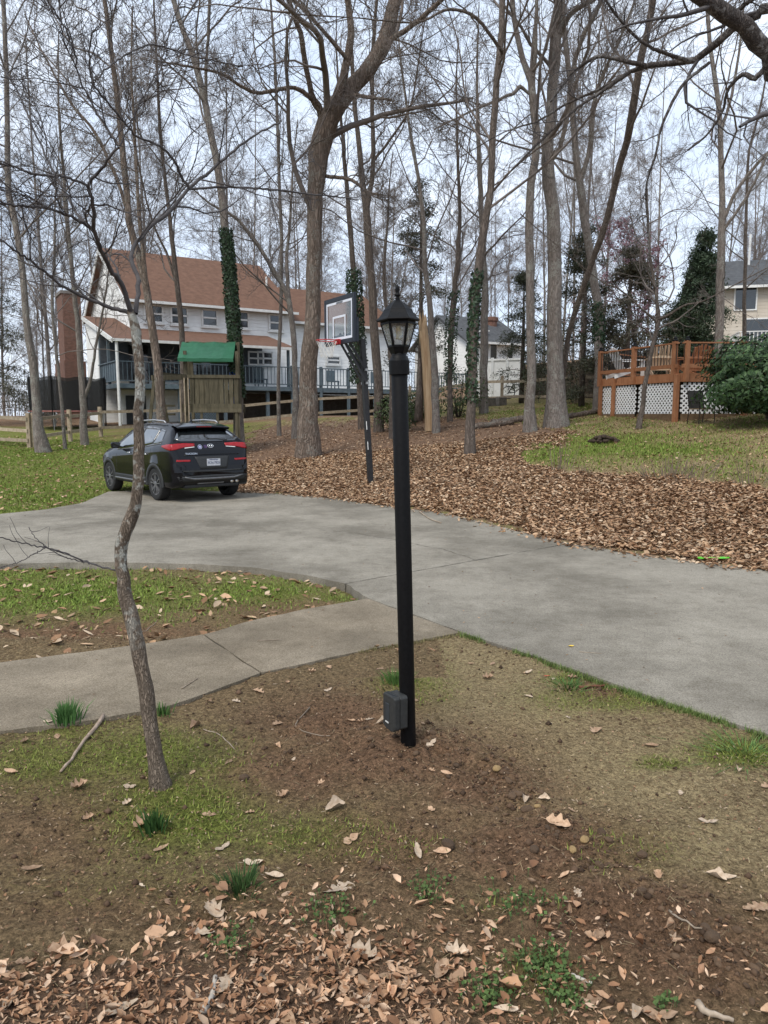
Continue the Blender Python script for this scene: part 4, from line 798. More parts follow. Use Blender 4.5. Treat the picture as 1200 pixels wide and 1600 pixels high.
# ------------------------------------------------------------------ the white house with the brown roof
m_siding = siding('white_lap_siding', (.70, .70, .68), (.80, .80, .78), .20, depth=.035)
m_cream = siding('cream_lap_siding', (.42, .365, .295), (.49, .435, .36), .20, depth=.03)
m_shingle = M('brown_shingles', (.112, .056, .034), (.158, .083, .052), 3.5, rough=.9, bump=.5, bscale=14)
m_shingle_g = M('grey_shingles', (.050, .052, .056), (.085, .088, .092), 4, rough=.9, bump=.5, bscale=14)
def brick_mat(name, c1, c2, mortar, sc=4.2):
    m = M(name, c1, c2, 2, rough=.9); t = m.node_tree; n = t.nodes; L = t.links.new; b = n['Principled BSDF']
    tc = n.new('ShaderNodeTexCoord'); sx = n.new('ShaderNodeSeparateXYZ'); cb = n.new('ShaderNodeCombineXYZ'); ad = n.new('ShaderNodeMath'); ad.operation = 'ADD'
    L(tc.outputs['Object'], sx.inputs[0]); L(sx.outputs['X'], ad.inputs[0]); L(sx.outputs['Y'], ad.inputs[1]); L(ad.outputs[0], cb.inputs['X']); L(sx.outputs['Z'], cb.inputs['Y'])
    br = n.new('ShaderNodeTexBrick'); br.inputs['Scale'].default_value = sc; br.inputs['Color1'].default_value = (*c1, 1); br.inputs['Color2'].default_value = (*c2, 1); br.inputs['Mortar'].default_value = (*mortar, 1); br.inputs['Mortar Size'].default_value = .012
    L(cb.outputs[0], br.inputs['Vector']); L(br.outputs['Color'], b.inputs['Base Color']); return m
m_brick = brick_mat('red_brown_brick', (.115, .055, .038), (.18, .088, .062), (.20, .16, .135))
m_porch_dark = M('dark_porch_sheet', (.05, .06, .07), (.08, .09, .10), 6, rough=.8)
m_door = M('dark_door_paint', (.02, .024, .028), (.035, .04, .045), 5, rough=.5)
m_gut = M('white_gutter', (.62, .62, .60), (.74, .74, .72), 4, rough=.5)
m_curtain = M('pale_curtain', (.42, .42, .40), (.55, .55, .53), 6, rough=.9)
hz = 1.2
H = thing('white_house', 'white sided house with brown shingle roof, brick chimney and long raised deck', 'house', (-13.4, 40.0, hz), R(32))
def hb(): return MB((0, 0, hz))     # parts are given in local x, y and absolute z
EV, RG, DP, WX = 7.95, 11.35, 10.5, 9.3
def wall_parts():
    mb = hb(); mb.add([(0, 0, .4), (WX, 0, .4), (WX, DP, .4), (0, DP, .4), (0, 0, EV), (WX, 0, EV), (WX, DP, EV), (0, DP, EV), (0, DP / 2, RG - .12), (WX, DP / 2, RG - .12)],
        [(0, 1, 5, 4), (1, 2, 6, 9, 5), (2, 3, 7, 6), (3, 0, 4, 8, 7)]); mb.build('wall', m_siding, H)
    mb = hb(); mb.add([(WX, .6, .4), (17, .6, .4), (17, DP - 1, .4), (WX, DP - 1, .4), (WX, .6, EV - .45), (17, .6, EV - .45), (17, DP - 1, EV - .45), (WX, DP - 1, EV - .45), (17, DP / 2, 10.0), (WX, DP / 2, 10.0)],
        [(0, 1, 5, 4), (1, 2, 6, 8, 5), (2, 3, 7, 6)]); mb.build('wing_wall', m_siding, H)
    for nm, x0, x1, ye, ze, zr, y0, y1 in (('roof', -.35, WX + .25, -.45, EV - .18, RG, -.45, DP + .45), ('wing_roof', WX + .25, 17.3, .2, EV - .6, 10.12, .2, DP - .6)):
        mb = hb(); yr = DP / 2
        mb.prism([(x0, y0, ze), (x0, yr, zr), (x0, y1, ze), (x0, y1, ze - .16), (x0, yr, zr - .2), (x0, y0, ze - .16)], (x1 - x0, 0, 0)); rf = mb.build(nm, m_shingle, H)
        g = hb(); g.beam((x0, y0 - .06, ze - .1), (x1, y0 - .06, ze - .1), .12, .14); g.build('gutter', m_gut, rf)
        if nm == 'roof':
            f = hb(); 
            for ys_, ye_ in ((y0, yr), (y1, yr)): f.beam((x0 - .03, ys_, ze - .16), (x0 - .03, ye_, zr - .16), .05, .26)
            f.build('rake_board', m_gut, rf)
            for vx, vy in ((6.8, 2.2), (8.9, 2.6)):
                v = hb(); zz = ze + (zr - ze) * (vy + .45) / (yr + .45); v.tube([(vx, vy, zz - .1), (vx, vy, zz + .5)], .06, 8); v.build('vent_pipe', m_gut, rf)
wall_parts()
def window(x, z0, w, h, y=0.0, par=H, mull=True, face=-1, mf=m_white, name='window'):
    f = hb(); d = y + face * .05
    for a, b in (((x - w / 2, d, z0), (x - w / 2, d, z0 + h)), ((x + w / 2, d, z0), (x + w / 2, d, z0 + h)), ((x - w / 2 - .045, d, z0), (x + w / 2 + .045, d, z0)), ((x - w / 2 - .045, d, z0 + h), (x + w / 2 + .045, d, z0 + h)), ((x - w / 2, d, z0 + h * .5), (x + w / 2, d, z0 + h * .5))): f.beam(a, b, .09, .09, (0, 1, 0))
    o = f.build(name, mf, par)
    p = hb(); p.box((x, y + face * .012, z0 + h * .5), (w - .02, .02, h - .02)); p.build('pane', m_darkglass, o)
    s = hb(); s.box((x, y + face * .08, z0 - .09), (w + .2, .12, .06)); s.build('sill', mf, o)
    return o
def hx(px, y=0.0):        # local x of the facade point seen at column px
    k = (px - 600) / FPX; X0 = -13.4 - math.sin(R(32)) * y; Y0 = 40 + math.cos(R(32)) * y
    return (k * Y0 - X0) / (math.cos(R(32)) - k * math.sin(R(32)))
def hzv(py, px, y=0.0):
    x = hx(px, y); Y = 40 + math.sin(R(32)) * x + math.cos(R(32)) * y; return EYE + (650 - py) / FPX * Y
for px, p0, p1, w in ((249, 502, 477, .95), (288, 505, 480, .9), (334, 508, 484, .85), (382, 511, 487, .85), (435, 515, 492, .85)):
    window(hx(px), hzv(p0, px) - .22, w, hzv(p1, px) - hzv(p0, px))
for px, p0, p1, w in ((403, 572, 553, .9), (417, 572, 553, .9), (522, 570, 558, .9)): window(hx(px, .6 if px > 455 else 0), hzv(p0, px), w, hzv(p1, px) - hzv(p0, px), y=.6 if px > 455 else 0)
# porch: shed roof, side wall, floor, rails
xl, yf, ybk = -1.6, -3.5, 3.5; zl, zh = 5.45, 7.2; PF = 3.28; xr = 7.6
mb = hb(); mb.prism([(xl - .15, yf - .3, zl - .08), (xl - .15, ybk, zh), (xl - .15, ybk, zh - .14), (xl - .15, yf - .3, zl - .22)], (1.6 + .13, 0, 0)); pr1 = mb.build('porch_roof', m_shingle, H)
zm = zl + (zh - zl) * (0 - yf) / (ybk - yf)
mb = hb(); mb.prism([(-.02, yf - .3, zl - .08), (-.02, -.02, zm), (-.02, -.02, zm - .14), (-.02, yf - .3, zl - .22)], (xr + .2, 0, 0)); mb.build('porch_roof', m_shingle, H)
mb = hb(); mb.beam((xl - .18, yf - .3, zl - .18), (xl - .18, ybk, zh - .1), .05, .22); mb.beam((xl - .15, yf - .36, zl - .15), (xr + .2, yf - .36, zl - .15), .1, .13); mb.build('fascia', m_gut, pr1)
mb = hb(); mb.add([(xl, .5, .4), (xl, ybk, .4), (xl, ybk, zh - .2), (xl, .5, 6.3), (0, .5, .4), (0, .5, 6.3), (0, ybk, .4), (0, ybk, zh - .2)], [(0, 1, 2, 3), (0, 3, 5, 4), (1, 6, 7, 2)]); mb.build('side_wall', m_siding, H)
mb = hb(); mb.box(((xl + xr) / 2, (yf + .2) / 2, PF - .12), (xr - xl, -yf + .4, .22)); mb.build('porch_floor', m_bluegrey, H)
mb = hb(); mb.box(((xl + 3.0) / 2, -1.2, (PF - .2 + .4) / 2), (3.2, .12, PF - .6)); mb.build('basement_wall', m_siding, H)
mb = hb(); mb.box((-.2, -1.3, 1.75), (1.0, .1, 2.0)); mb.build('basement_door', m_door, H)
mb = hb(); mb.box((2.9, -.04, 4.9), (9.0, .05, 2.6)); mb.build('porch_back_wall', m_porch_dark, H)  # dark slate-grey sheet over the white siding behind the porch
for x, w in ((.3, 1.0), (3.4, 1.8)):
    mb = hb(); mb.box((x, -.1, 4.4), (w, .06, 2.05)); mb.build('porch_door', m_darkglass, H)
for k, (x, y) in enumerate(((xl + .08, yf + .08), (xl + .08, -1.6), (xl + .08, .3), (2.0, yf + .08), (4.6, yf + .08), (xr - .1, yf + .08))):
    mb = hb(); mb.box((x, y, (zl + PF) / 2 + (.15 if k in (1, 2) else -.15)), (.13, .13, zl - PF + (.5 if k in (1, 2) else -.1))); mb.build('porch_post', m_bluegrey, H)
mb = hb(); mb.tube([(xl + .02, yf - .25, .9), (xl + .02, yf - .25, zl - .2)], .07, 8); mb.build('downspout', m_gut, H)
def railing(p, q, zf, ht, par, mat, nb, name='deck_rail', post=True, bm_=None, off=hb, w=.05, bal=.03, rails=(.12, 1.0)):
    p = Vector((*p, zf)); q = Vector((*q, zf)); rl = None
    for r in rails:
        m = off(); m.beam(p + Vector((0, 0, ht * r)), q + Vector((0, 0, ht * r)), .09, w); rl = m.build(name, mat, par)
    me = None
    for k in range(nb):
        t = (k + .5) / nb; c = p.lerp(q, t)
        if me is None: m = MB(); m.box((0, 0, ht * .56), (bal, bal, ht * .86)); me = m.mesh('baluster')
        o = obj('baluster', me, bm_ or mat, rl); o.location = c - off().o
    return rl
railing((xl, yf), (xl, .4), PF, 1.05, H, m_bluegrey, 8)
mb = hb(); mb.box((xl + .04, -2.5, PF + .55), (.03, 1.7, .85)); mb.box((xl + .04, -.6, PF + .55), (.03, 1.7, .85)); mb.build('rail_screen', m_bluegrey, H)
railing((xl, yf), (xr, yf), PF, 1.05, H, m_bluegrey, 44)
# long deck
mb = hb(); mb.box(((xr + 20) / 2, (yf + .3) / 2, PF - .14), (20 - xr, -yf + .3, .25)); mb.build('deck_floor', m_bluegrey, H)
railing((xr, yf), (20, yf), PF, 1.05, H, m_bluegrey, 66)
railing((20, yf), (20, .5), PF, 1.05, H, m_bluegrey, 14)
for k in range(8):
    x = xr + k * (20 - xr) / 7 - (.1 if k == 7 else -.1)
    mb = hb(); mb.box((x, yf + .05, (PF + 1.15 + 1.0) / 2), (.14, .14, PF + 1.15 - 1.0)); mb.build('deck_post', m_bluegrey, H)
for k in range(3):
    x = 1.5 + k * 2.4; mb = hb(); mb.box((x, yf + .2, (PF + .9) / 2), (.16, .16, PF - .9)); mb.build('porch_leg', m_bluegrey, H)
def lattice(w, h, pitch, sw, th=.012):
    """crossed diagonal strips clipped to a w x h panel, in the local x-z plane"""
    mb = MB()
    for sgn in (1, -1):
        c = -h
        while c < w + h:
            # line x = c + t, z = t (sgn=1) or z = h - t
            t0 = max(0, -c); t1 = min(h, w - c)
            if t1 - t0 > .02:
                z = (lambda t: t) if sgn > 0 else (lambda t: h - t); y = 0 if sgn > 0 else th
                mb.beam((c + t0, y, z(t0)), (c + t1, y, z(t1)), sw, th, (0, 1, 0))
            c += pitch
    return mb
lt = lattice(1.5, 1.9, .14, .045); o = lt.build('lattice_panel', m_bluegrey, H, kind='stuff'); o.location = (2.0, yf + .1, .05)
mb = hb(); mb.box((10.0, -.12, (.4 + PF - .3) / 2), (13.8, .2, PF - .7)); mb.build('underdeck_shade_box', M('underdeck_shade_brown', (.075, .06, .048), (.12, .10, .08), 5, rough=.95, bump=.4), H)  # added dark box over the siding, standing for shade beneath the deck
# chimney
mb = hb(); mb.box((-2.0, 6.0, 4.6), (1.0, 1.9, 8.0)); ch = mb.build('chimney', m_brick, H)
mb = hb(); mb.box((-2.05, 6.3, 2.6), (1.15, 3.4, 4.4)); mb.build('chimney_base', m_brick, ch)
mb = hb(); mb.box((-2.0, 6.0, 8.66), (1.12, 2.02, .16)); mb.build('chimney_cap', M('grey_cap', (.16, .14, .13), (.22, .2, .18), 6), ch)
# patio umbrella / pergola canopy on the deck, table, chairs as one group of real things on the deck
def house_pt(x, y, z): a = R(32); return Vector((-13.4 + math.cos(a) * x - math.sin(a) * y, 40 + math.sin(a) * x + math.cos(a) * y, z))
u = thing('deck_umbrella', 'folded beige umbrella standing on the house deck', 'umbrella', house_pt(9.0, -2.2, PF))
mb = MB(); mb.tube([(0, 0, 0), (0, 0, 2.5)], .025, 8); mb.build('pole', m_white, u)
mb = MB(); mb.lathe([(.05, 2.55), (.10, 2.2), (.15, 1.6), (.19, 1.25), (.02, 1.2)], 10); mb.build('folded_canopy', m_curtain, u, smooth=True)
mb = MB(); mb.lathe([(.24, 0), (.24, .06), (.05, .1)], 14); mb.build('base', m_door, u)
for k, x in enumerate((6.3, 10.8, 13.8)):
    bx = thing('deck_chair', ('dark deck chair under the umbrella behind the blue-grey railing', 'dark deck chair behind the blue-grey railing, near the wing window', 'dark deck chair behind the blue-grey railing, beyond the broken stump')[k], 'chair', house_pt(x, -2.4, PF), R(32))
    mb = MB(); mb.box((0, 0, .42), (.55, .55, .06)); mb.build('seat', m_bluegrey, bx)
    mb = MB(); mb.box((0, .28, .75), (.55, .05, .62)); mb.build('backrest', m_bluegrey, bx)
    for sx in (-1, 1):
        for sy in (-1, 1): mb = MB(); mb.box((sx * .24, sy * .24, .2), (.05, .05, .42)); mb.build('leg', m_bluegrey, bx)

# ------------------------------------------------------------------ two far houses
def far_house(name, label, loc, rz, w, d, base, ev, rg, mw, mr, wins, door=None):
    h = thing(name, label, 'house', loc, rz); z0 = base - loc[2]
    e = ev - loc[2]; r = rg - loc[2]
    mb = MB(); mb.add([(0, 0, -.3), (w, 0, -.3), (w, d, -.3), (0, d, -.3), (0, 0, e), (w, 0, e), (w, d, e), (0, d, e), (0, d / 2, r - .1), (w, d / 2, r - .1)], [(0, 1, 5, 4), (1, 2, 6, 9, 5), (2, 3, 7, 6), (3, 0, 4, 8, 7)]); mb.build('wall', mw, h)
    mb = MB(); mb.prism([(-.35, -.4, e - .12), (-.35, d / 2, r), (-.35, d + .4, e - .12), (-.35, d + .4, e - .26), (-.35, d / 2, r - .2), (-.35, -.4, e - .26)], (w + .7, 0, 0)); rf = mb.build('roof', mr, h)
    mb = MB(); mb.beam((-.35, -.46, e - .18), (w + .35, -.46, e - .18), .12, .14); mb.build('gutter', m_gut, rf)
    for x, z, ww, hh in wins:
        f = MB(); f.box((x, -.03, z + hh / 2), (ww + .16, .06, hh + .16)); o = f.build('window', m_gut, h)
        p = MB(); p.box((x, -.065, z + hh / 2), (ww, .02, hh)); p.build('pane', m_darkglass, o)
    return h, rf
p2 = Vector((5.6, 50, float(ground(5.6, 50))))
h2, rf2 = far_house('neighbour_house', 'low white house with grey roof and skylight behind the white fence', (p2.x, p2.y, p2.z), R(28), 4.6, 7, p2.z, 6.7, 8.7, m_siding, m_shingle_g, [(2.0, 1.6, .5, 1.1), (3.4, 1.6, .4, .8)])
mb = MB(); mb.box((1.9, 1.2, 6.7 - p2.z + .75), (.5, 1.2, .08)); o = mb.build('skylight', m_gut, rf2); o.rotation_euler = (R(0), 0, 0)
mb = MB(); mb.lathe([(.42, 3.2), (.42, 4.6), (.5, 4.65), (.5, 4.9), (.3, 4.95)], 12, (3.7, 2.6, 0)); mb.build('chimney', m_brick, h2)
p3 = Vector((19.0, 45, float(ground(21, 44))))
h3, rf3 = far_house('cream_house', 'cream two-storey house with dark grey roof and white balcony', (p3.x, p3.y, p3.z), R(-14), 14, 9, p3.z, 9.3, 11.5, m_cream, m_shingle_g, [(2.2, 3.2, 1.1, 1.3), (5.0, 3.2, 1.1, 1.3), (3.3, .6, 2.2, 2.0), (9, 3.2, 1.1, 1.3), (6.6, .6, 1.6, 1.9)])
mb = MB(); mb.box((6.0, -1.3, .55), (9, 2.6, .22)); mb.build('balcony_floor', m_gut, h3)
for k in range(5): mb = MB(); mb.box((1.6 + k * 2.2, -2.5, -.6), (.16, .16, 2.2)); mb.build('balcony_leg', m_gut, h3)
for a, b, n_ in (((1.5, -2.55), (10.5, -2.55), 44), ((1.5, -2.5), (1.5, 0), 12)): railing(a, b, .66, 1.0, h3, m_gut, n_, 'balcony_rail', off=MB, bal=.05)
for vx in (3.0, 6.2): mb = MB(); mb.tube([(vx, 3.6, 5), (vx, 3.6, 12.9 - p3.z)], .07, 8); mb.build('vent_pipe', m_gut, rf3)

# ------------------------------------------------------------------ fences
RAILF = 'fence posts and rails'
def rail_fence(name, label, pts, heights, step=2.4, th=.05, rh=.12, mat=None, ph=1.25, pr=.13):
    b = Vector((*pts[0], float(ground(*pts[0])))); f = thing(name, label, 'fence', b); mat = mat or m_wood_fence; rng = random.Random(len(pts) * 7 + int(b.x))
    P = []
    for a, c in zip(pts[:-1], pts[1:]):
        a = Vector(a); c = Vector(c); k = max(1, round((c - a).length / step)); P += [a.lerp(c, q / k) for q in range(k)]
    P.append(Vector(pts[-1])); P = [Vector((p.x, p.y, float(ground(p.x, p.y)))) for p in P]
    for p in P:
        m = MB(b); m.box((p.x, p.y, p.z + ph / 2 - .1), (pr, pr, ph + .2), rng.uniform(-.1, .1)); m.build('post', mat, f)
    for a, c in zip(P[:-1], P[1:]):
        for h_ in heights:
            j = lambda: Vector((0, -pr * .5 - .02, h_ + rng.uniform(-.03, .03)))
            m = MB(b); m.beam(a + j(), c + j(), th, rh); m.build('rail', mat, f)
    return f
c0 = on(48, 27.0)
rail_fence('split_rail_fence', 'weathered split-rail fence turning away beside the corner tree', [(c0.x, c0.y), (-15.2, 28.3), (-18.0, 31.0), (-21.5, 34.5)], (.25, .62, 1.05), 1.9)
f2 = [(c0.x + .15, c0.y + .1)] + [tuple(on(px, Y).xy) for px, Y in ((160, 31.5), (262, 33), (380, 34), (470, 34.5), (565, 35))]
rail_fence('split_rail_fence', 'long brown split-rail fence running past the trampoline and below the house deck', f2, (.35, 1.0), 2.3)
f3 = [tuple(on(px, Y).xy) for px, Y in ((575, 35.2), (640, 35), (700, 35), (728, 35.2))]
rail_fence('split_rail_fence', 'short split-rail fence behind the broken stump', f3, (.3, .9), 2.0)
f4 = [tuple(on(px, Y).xy) for px, Y in ((738, 34.5), (782, 33.2), (858, 31.6), (938, 30))]
rail_fence('split_rail_fence', 'grey split-rail fence climbing past the bicycle towards the deck', f4, (.3, 1.0), 1.35)
wf = thing('vinyl_fence', 'smooth white vinyl privacy fence behind the bicycle', 'fence', on(745, 37.5)); wl = wf.location
q0 = on(744, 37.5); q1 = on(812, 36.6)
for k in range(3):
    a = q0.lerp(q1, k / 3); c = q0.lerp(q1, (k + 1) / 3); zt = 4.45
    m = MB(wl); m.prism([(a.x, a.y, 2.0), (c.x, c.y, 2.0), (c.x, c.y, zt), (a.x, a.y, zt)], (.01, .05, 0)); m.build('panel', m_white, wf)
    m = MB(wl); m.box((a.x, a.y, 3.2), (.13, .13, 2.7)); m.build('post', m_white, wf)
    m = MB(wl); m.beam((a.x, a.y - .02, zt), (c.x, c.y - .02, zt), .07, .09); m.build('top_rail', m_white, wf)
m = MB(wl); m.box((q1.x, q1.y, 3.2), (.13, .13, 2.7)); m.build('post', m_white, wf)
pf = thing('picket_fence', 'dark brown picket fence behind the close pair of trees', 'fence', on(815, 34)); pl = pf.location; a0 = on(814, 35.2); a1 = on(935, 31.6); npk = 46
for h_ in (.35, 1.25):
    m = MB(pl); m.beam(a0 + Vector((0, .06, h_)), a1 + Vector((0, .06, h_)), .05, .1); m.build('rail', m_wood_picket, pf)
pk = MB(); pk.prism([(-.05, 0, -.05), (.05, 0, -.05), (.05, 0, 1.5), (0, 0, 1.6), (-.05, 0, 1.5)], (0, .02, 0)); pkm = pk.mesh('picket')
for k in range(npk):
    p = a0.lerp(a1, (k + .5) / npk); p.z = float(ground(p.x, p.y)); o = obj('picket', pkm, m_wood_picket, pf); o.location = p - pl; o.rotation_euler = (0, random.Random(k).uniform(-.03, .03), 0)

# ------------------------------------------------------------------ orange deck with white lattice
dc = Vector((8.67, 22.0)); dl = Vector((7.42, 25.5)); dr = Vector((12.9, 22.0)); DF = 2.95
dg = float(ground(dc.x, dc.y)); D = thing('wooden_deck', 'orange stained raised deck with white lattice skirt and thin dark balusters', 'deck', (dc.x, dc.y, dg)); do = D.location
db_ = Vector((9.6, 27.6)); dbr = Vector((12.9, 27.6))
m_balu = M('dark_bronze_metal', (.018, .014, .012), (.03, .025, .02), 20, rough=.4, metal=.3)
m_lat = M('white_vinyl_lattice', (.74, .74, .73), (.82, .82, .81), 5, rough=.45)
m_under = M('dark_underdeck_backing', (.03, .022, .016), (.06, .045, .03), 6, rough=.95)  # plain dark brown for the upright sheets behind the lattice
# deck boards
rng = np.random.default_rng(8)
outl = [dl, dc, dr, dbr, db_]
ylist = np.arange(22.07, 27.5, .145)
for yb_ in ylist:
    xsn = []
    for i in range(5):
        a, b = outl[i], outl[(i + 1) % 5]
        if (a.y > yb_) != (b.y > yb_): xsn.append(a.x + (b.x - a.x) * (yb_ - a.y) / (b.y - a.y))
    if len(xsn) == 2:
        m = MB(do); m.box(((xsn[0] + xsn[1]) / 2, yb_, DF - .02), (abs(xsn[1] - xsn[0]), .138, .035)); m.build('deck_board', m_deck, D)
def edge(a, b):
    t = (b - a).normalized(); return t, Vector((t.y, -t.x))
for a, b in ((dl, dc), (dc, dr)):
    t, nn = edge(a, b); A = a + nn * .03; B = b + nn * .03
    m = MB(do); m.beam((*A, DF - .13), (*B, DF - .13), .045, .25); m.build('rim_board', m_deck, D)
    m = MB(do); L_ = (b - a).length
    zb = float(ground(dc.x, dc.y)) + .22
    npn = max(1, round(L_ / 1.7)); 
    for k in range(npn):
        s0 = a + t * (L_ * k / npn + .06); w_ = L_ / npn - .12; h_ = DF - .28 - zb
        lt = lattice(w_, h_, .14, .044, .008); o = lt.build('lattice_panel', m_lat, D, kind='stuff'); o.location = Vector((*(s0 + nn * .0), zb)) - do; o.rotation_euler = (0, 0, math.atan2(t.y, t.x))
        m = MB(do); p = s0 + nn * .03; q = s0 + t * w_ + nn * .03
        m.beam((*p, zb - .14), (*q, zb - .14), .03, .30); m.build('skirt_board', M('mossy_skirt_board', (.10, .062, .032), (.17, .11, .06), 8, rough=.9) if k == 0 else bpy.data.materials['mossy_skirt_board'], D)
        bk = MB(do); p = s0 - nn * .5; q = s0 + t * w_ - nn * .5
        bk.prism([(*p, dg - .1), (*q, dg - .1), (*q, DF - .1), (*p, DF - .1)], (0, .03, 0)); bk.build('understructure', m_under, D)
def dpost(p, z0, z1, w=.13, cap=False, nm='post'):
    m = MB(do); m.box((p.x, p.y, (z0 + z1) / 2), (w, w, z1 - z0), .3); o = m.build(nm, m_deck, D, bevel=.006)
    if cap: m = MB(do); m.lathe([(w * .62, z1), (w * .62, z1 + .03), (.05, z1 + .06), (.05, z1 + .10), (.01, z1 + .13)], 8, (p.x, p.y, 0)); m.build('post_cap', m_black, o)
    return o
gz_ = lambda p: float(ground(p.x, p.y)) - .08
t1, n1_ = edge(dl, dc); t2, n2_ = edge(dc, dr)
for p, cap in ((dl + n1_ * .1, 1), (dl.lerp(dc, .47) + n1_ * .1, 1), (dc - t1 * .14 + n1_ * .1, 1), (dc + t2 * .14 + n2_ * .1, 1), (dc + t2 * 1.75 + n2_ * .1, 1), (dr + n2_ * .1, 1)): dpost(p, DF - .26, DF + .92, .125, cap, 'rail_post')
for p in (dl + n1_ * .09 + t1 * .05, dl + n1_ * .09 + t1 * .75, dc + n1_ * .1, dr + n2_ * .09, dc + t2 * 1.9 + n2_ * .09): dpost(p, gz_(p), DF - .05, .13 if p.x > 8.5 else .10, 0, 'support_post')
for a, b in ((dl, dc), (dc, dc + t2 * 1.75), (dc + t2 * 1.75, dr), (db_, dbr), (dl, db_)):
    nn = edge(a, b)[1] * .1; n_ = max(4, int((b - a).length / .13))
    for zf, w_, h_ in ((.86, .09, .04), (.20, .05, .11)):
        m = MB(do); m.beam((*(a + nn), DF + zf), (*(b + nn), DF + zf), w_, h_); rl = m.build('rail', m_deck, D)
    bm_ = MB(); bm_.tube([(0, 0, .18), (0, 0, .86)], .011, 6); bme = bm_.mesh('baluster')
    for k in range(n_):
        c = (a.lerp(b, (k + .5) / n_)) + nn; o = obj('baluster', bme, m_balu, rl); o.location = Vector((c.x, c.y, DF)) - do
for p in (db_, dbr, db_.lerp(dbr, .5)): dpost(p + Vector((0, .06)), gz_(p), DF + .92, .125, 1, 'rail_post')
def adirondack(label, loc, rz, mat):
    c = thing('adirondack_chair', label, 'chair', loc, rz)       # faces local -y
    for k in range(6): m = MB(); m.beam((0, -.28 + k * .105, .36 - k * .028), (0, -.28 + k * .105 + .09, .36 - (k + .86) * .028), .52, .02, (0, 0, 1)); m.build('seat_slat', mat, c)
    for k in range(6):
        x = -.24 + k * .096; top = 1.0 - .10 * abs(k - 2.5) / 2.5; m = MB(); m.beam((x, .26, .22), (x * 1.25, .62, top), .085, .02, (0, 1, 0)); m.build('back_slat', mat, c)
    m = MB(); m.beam((-.3, .46, .60), (.3, .46, .60), .03, .08); m.build('back_brace', mat, c)
    for s in (-1, 1):
        m = MB(); m.beam((s * .34, -.36, .57), (s * .34, .50, .57), .13, .025); m.build('armrest', mat, c)
        m = MB(); m.beam((s * .31, -.32, 0), (s * .31, -.32, .56), .03, .12, (0, 1, 0)); m.build('front_leg', mat, c)
        m = MB(); m.beam((s * .29, -.34, .36), (s * .29, .66, .02), .025, .12); m.build('rear_leg', mat, c)
    return c
m_tanw = M('tan_painted_wood', (.52, .38, .24), (.62, .48, .33), 8, rough=.6)
adirondack('white adirondack chair seen from the side on the orange deck', Vector((8.15, 25.0, DF)), R(100), m_white)
adirondack('tan adirondack chair with its slatted back to the railing', Vector((8.85, 24.2, DF)), R(170), m_tanw)
adirondack('orange-brown adirondack chair beside the tan one on the deck', Vector((10.0, 24.4, DF)), R(190), m_deck)
pc = on(1092, 21.0)
ch = thing('patio_chair', 'dark metal patio chair standing on the ground before the lattice', 'chair', pc, R(12))
m_chair = M('dark_sling_fabric', (.018, .018, .018), (.035, .034, .03), 30, rough=.7)
m = MB(); m.box((0, 0, .42), (.5, .48, .03)); m.build('seat', M('faded_seat_cushion', (.16, .11, .065), (.24, .18, .11), 20), ch)
m = MB(); m.beam((0, .24, .44), (0, .36, .94), .48, .02, (0, 1, 0)); m.build('backrest', m_chair, ch)
for sx in (-.24, .24):
    m = MB(); m.tube([(sx, .36, .95), (sx, .24, .42), (sx, .3, 0)], .013, 6); m.build('rear_leg', m_balu, ch)
    m = MB(); m.tube([(sx, -.24, 0), (sx, -.24, .62), (sx, .28, .64)], .013, 6); m.build('front_leg', m_balu, ch)

# ------------------------------------------------------------------ playset
pg = on(335, 24.0); PS = thing('wooden_playset', 'weathered wooden playset tower with plank walls and green awning', 'playset', pg, R(6)); pz = -pg.z
def pm(): return MB((0, 0, pg.z))
W1, W2 = -.82, .80
for x in (W1, W2):
    for y in (0, 1.35):
        m = pm(); m.box((x, y, (pg.z - .1 + 3.75) / 2), (.10, .10, 3.75 - pg.z + .1)); m.build('post', m_wood_old, PS)
for y, nm in ((-.07, 'front'), (1.42, 'back')):
    for k in range(11):
        x = W1 + .04 + k * (W2 - W1 - .08) / 10
        gap = .13 if k not in (5, 6) else .15
        m = pm(); m.box((x, y, 2.42), (gap, .022, 1.0)); m.build('wall_plank', m_wood_old, PS)
    m = pm(); m.box(((W1 + W2) / 2, y - .03 * (1 if y > 1 else -1) * -1, 2.95), (W2 - W1 + .2, .04, .1)); m.build('cap_rail', m_wood_old, PS)
    for z in (2.02, 1.88): m = pm(); m.box(((W1 + W2) / 2, y + (.03 if y > 1 else -.03), z), (W2 - W1 + .24, .035, .135)); m.build('skirt_board', m_wood_old, PS)
for k in range(9): m = pm(); m.box((0, .05 + k * .155, 1.97), (W2 - W1, .14, .03)); m.build('floor_plank', m_wood_old, PS)
for k in range(8): m = pm(); m.box((W2 + .06, .08 + k * .17, 2.42), (.022, .13, 1.0)); m.build('wall_plank', m_wood_old, PS)
m_awn = M('green_awning_vinyl', (.018, .115, .055), (.03, .15, .075), 3, rough=.55, bump=.25, bscale=5)
ridge_z, ev_z = 4.1, 3.5
rows = []
for j in range(9):
    t = j / 8 * 2 - 1; rows.append([(W1 - .14 + (W2 - W1 + .1) * i / 10 - .05 + .12 * abs(t) * 0, .675 + t * .95, ridge_z - (ridge_z - ev_z) * abs(t) ** .85 + .012 * math.sin(i * 1.7 + j)) for i in range(11)])
m = pm(); m.grid(rows); aw = m.build('awning', m_awn, PS, smooth=False, solid=.01)
m = pm(); m.grid([[(W1 - .19 + (W2 - W1 + .1) * i / 10, -.275, ev_z), (W1 - .19 + (W2 - W1 + .1) * i / 10, -.27, ev_z - .10)] for i in range(11)]); m.build('valance', m_awn, aw, solid=.008)
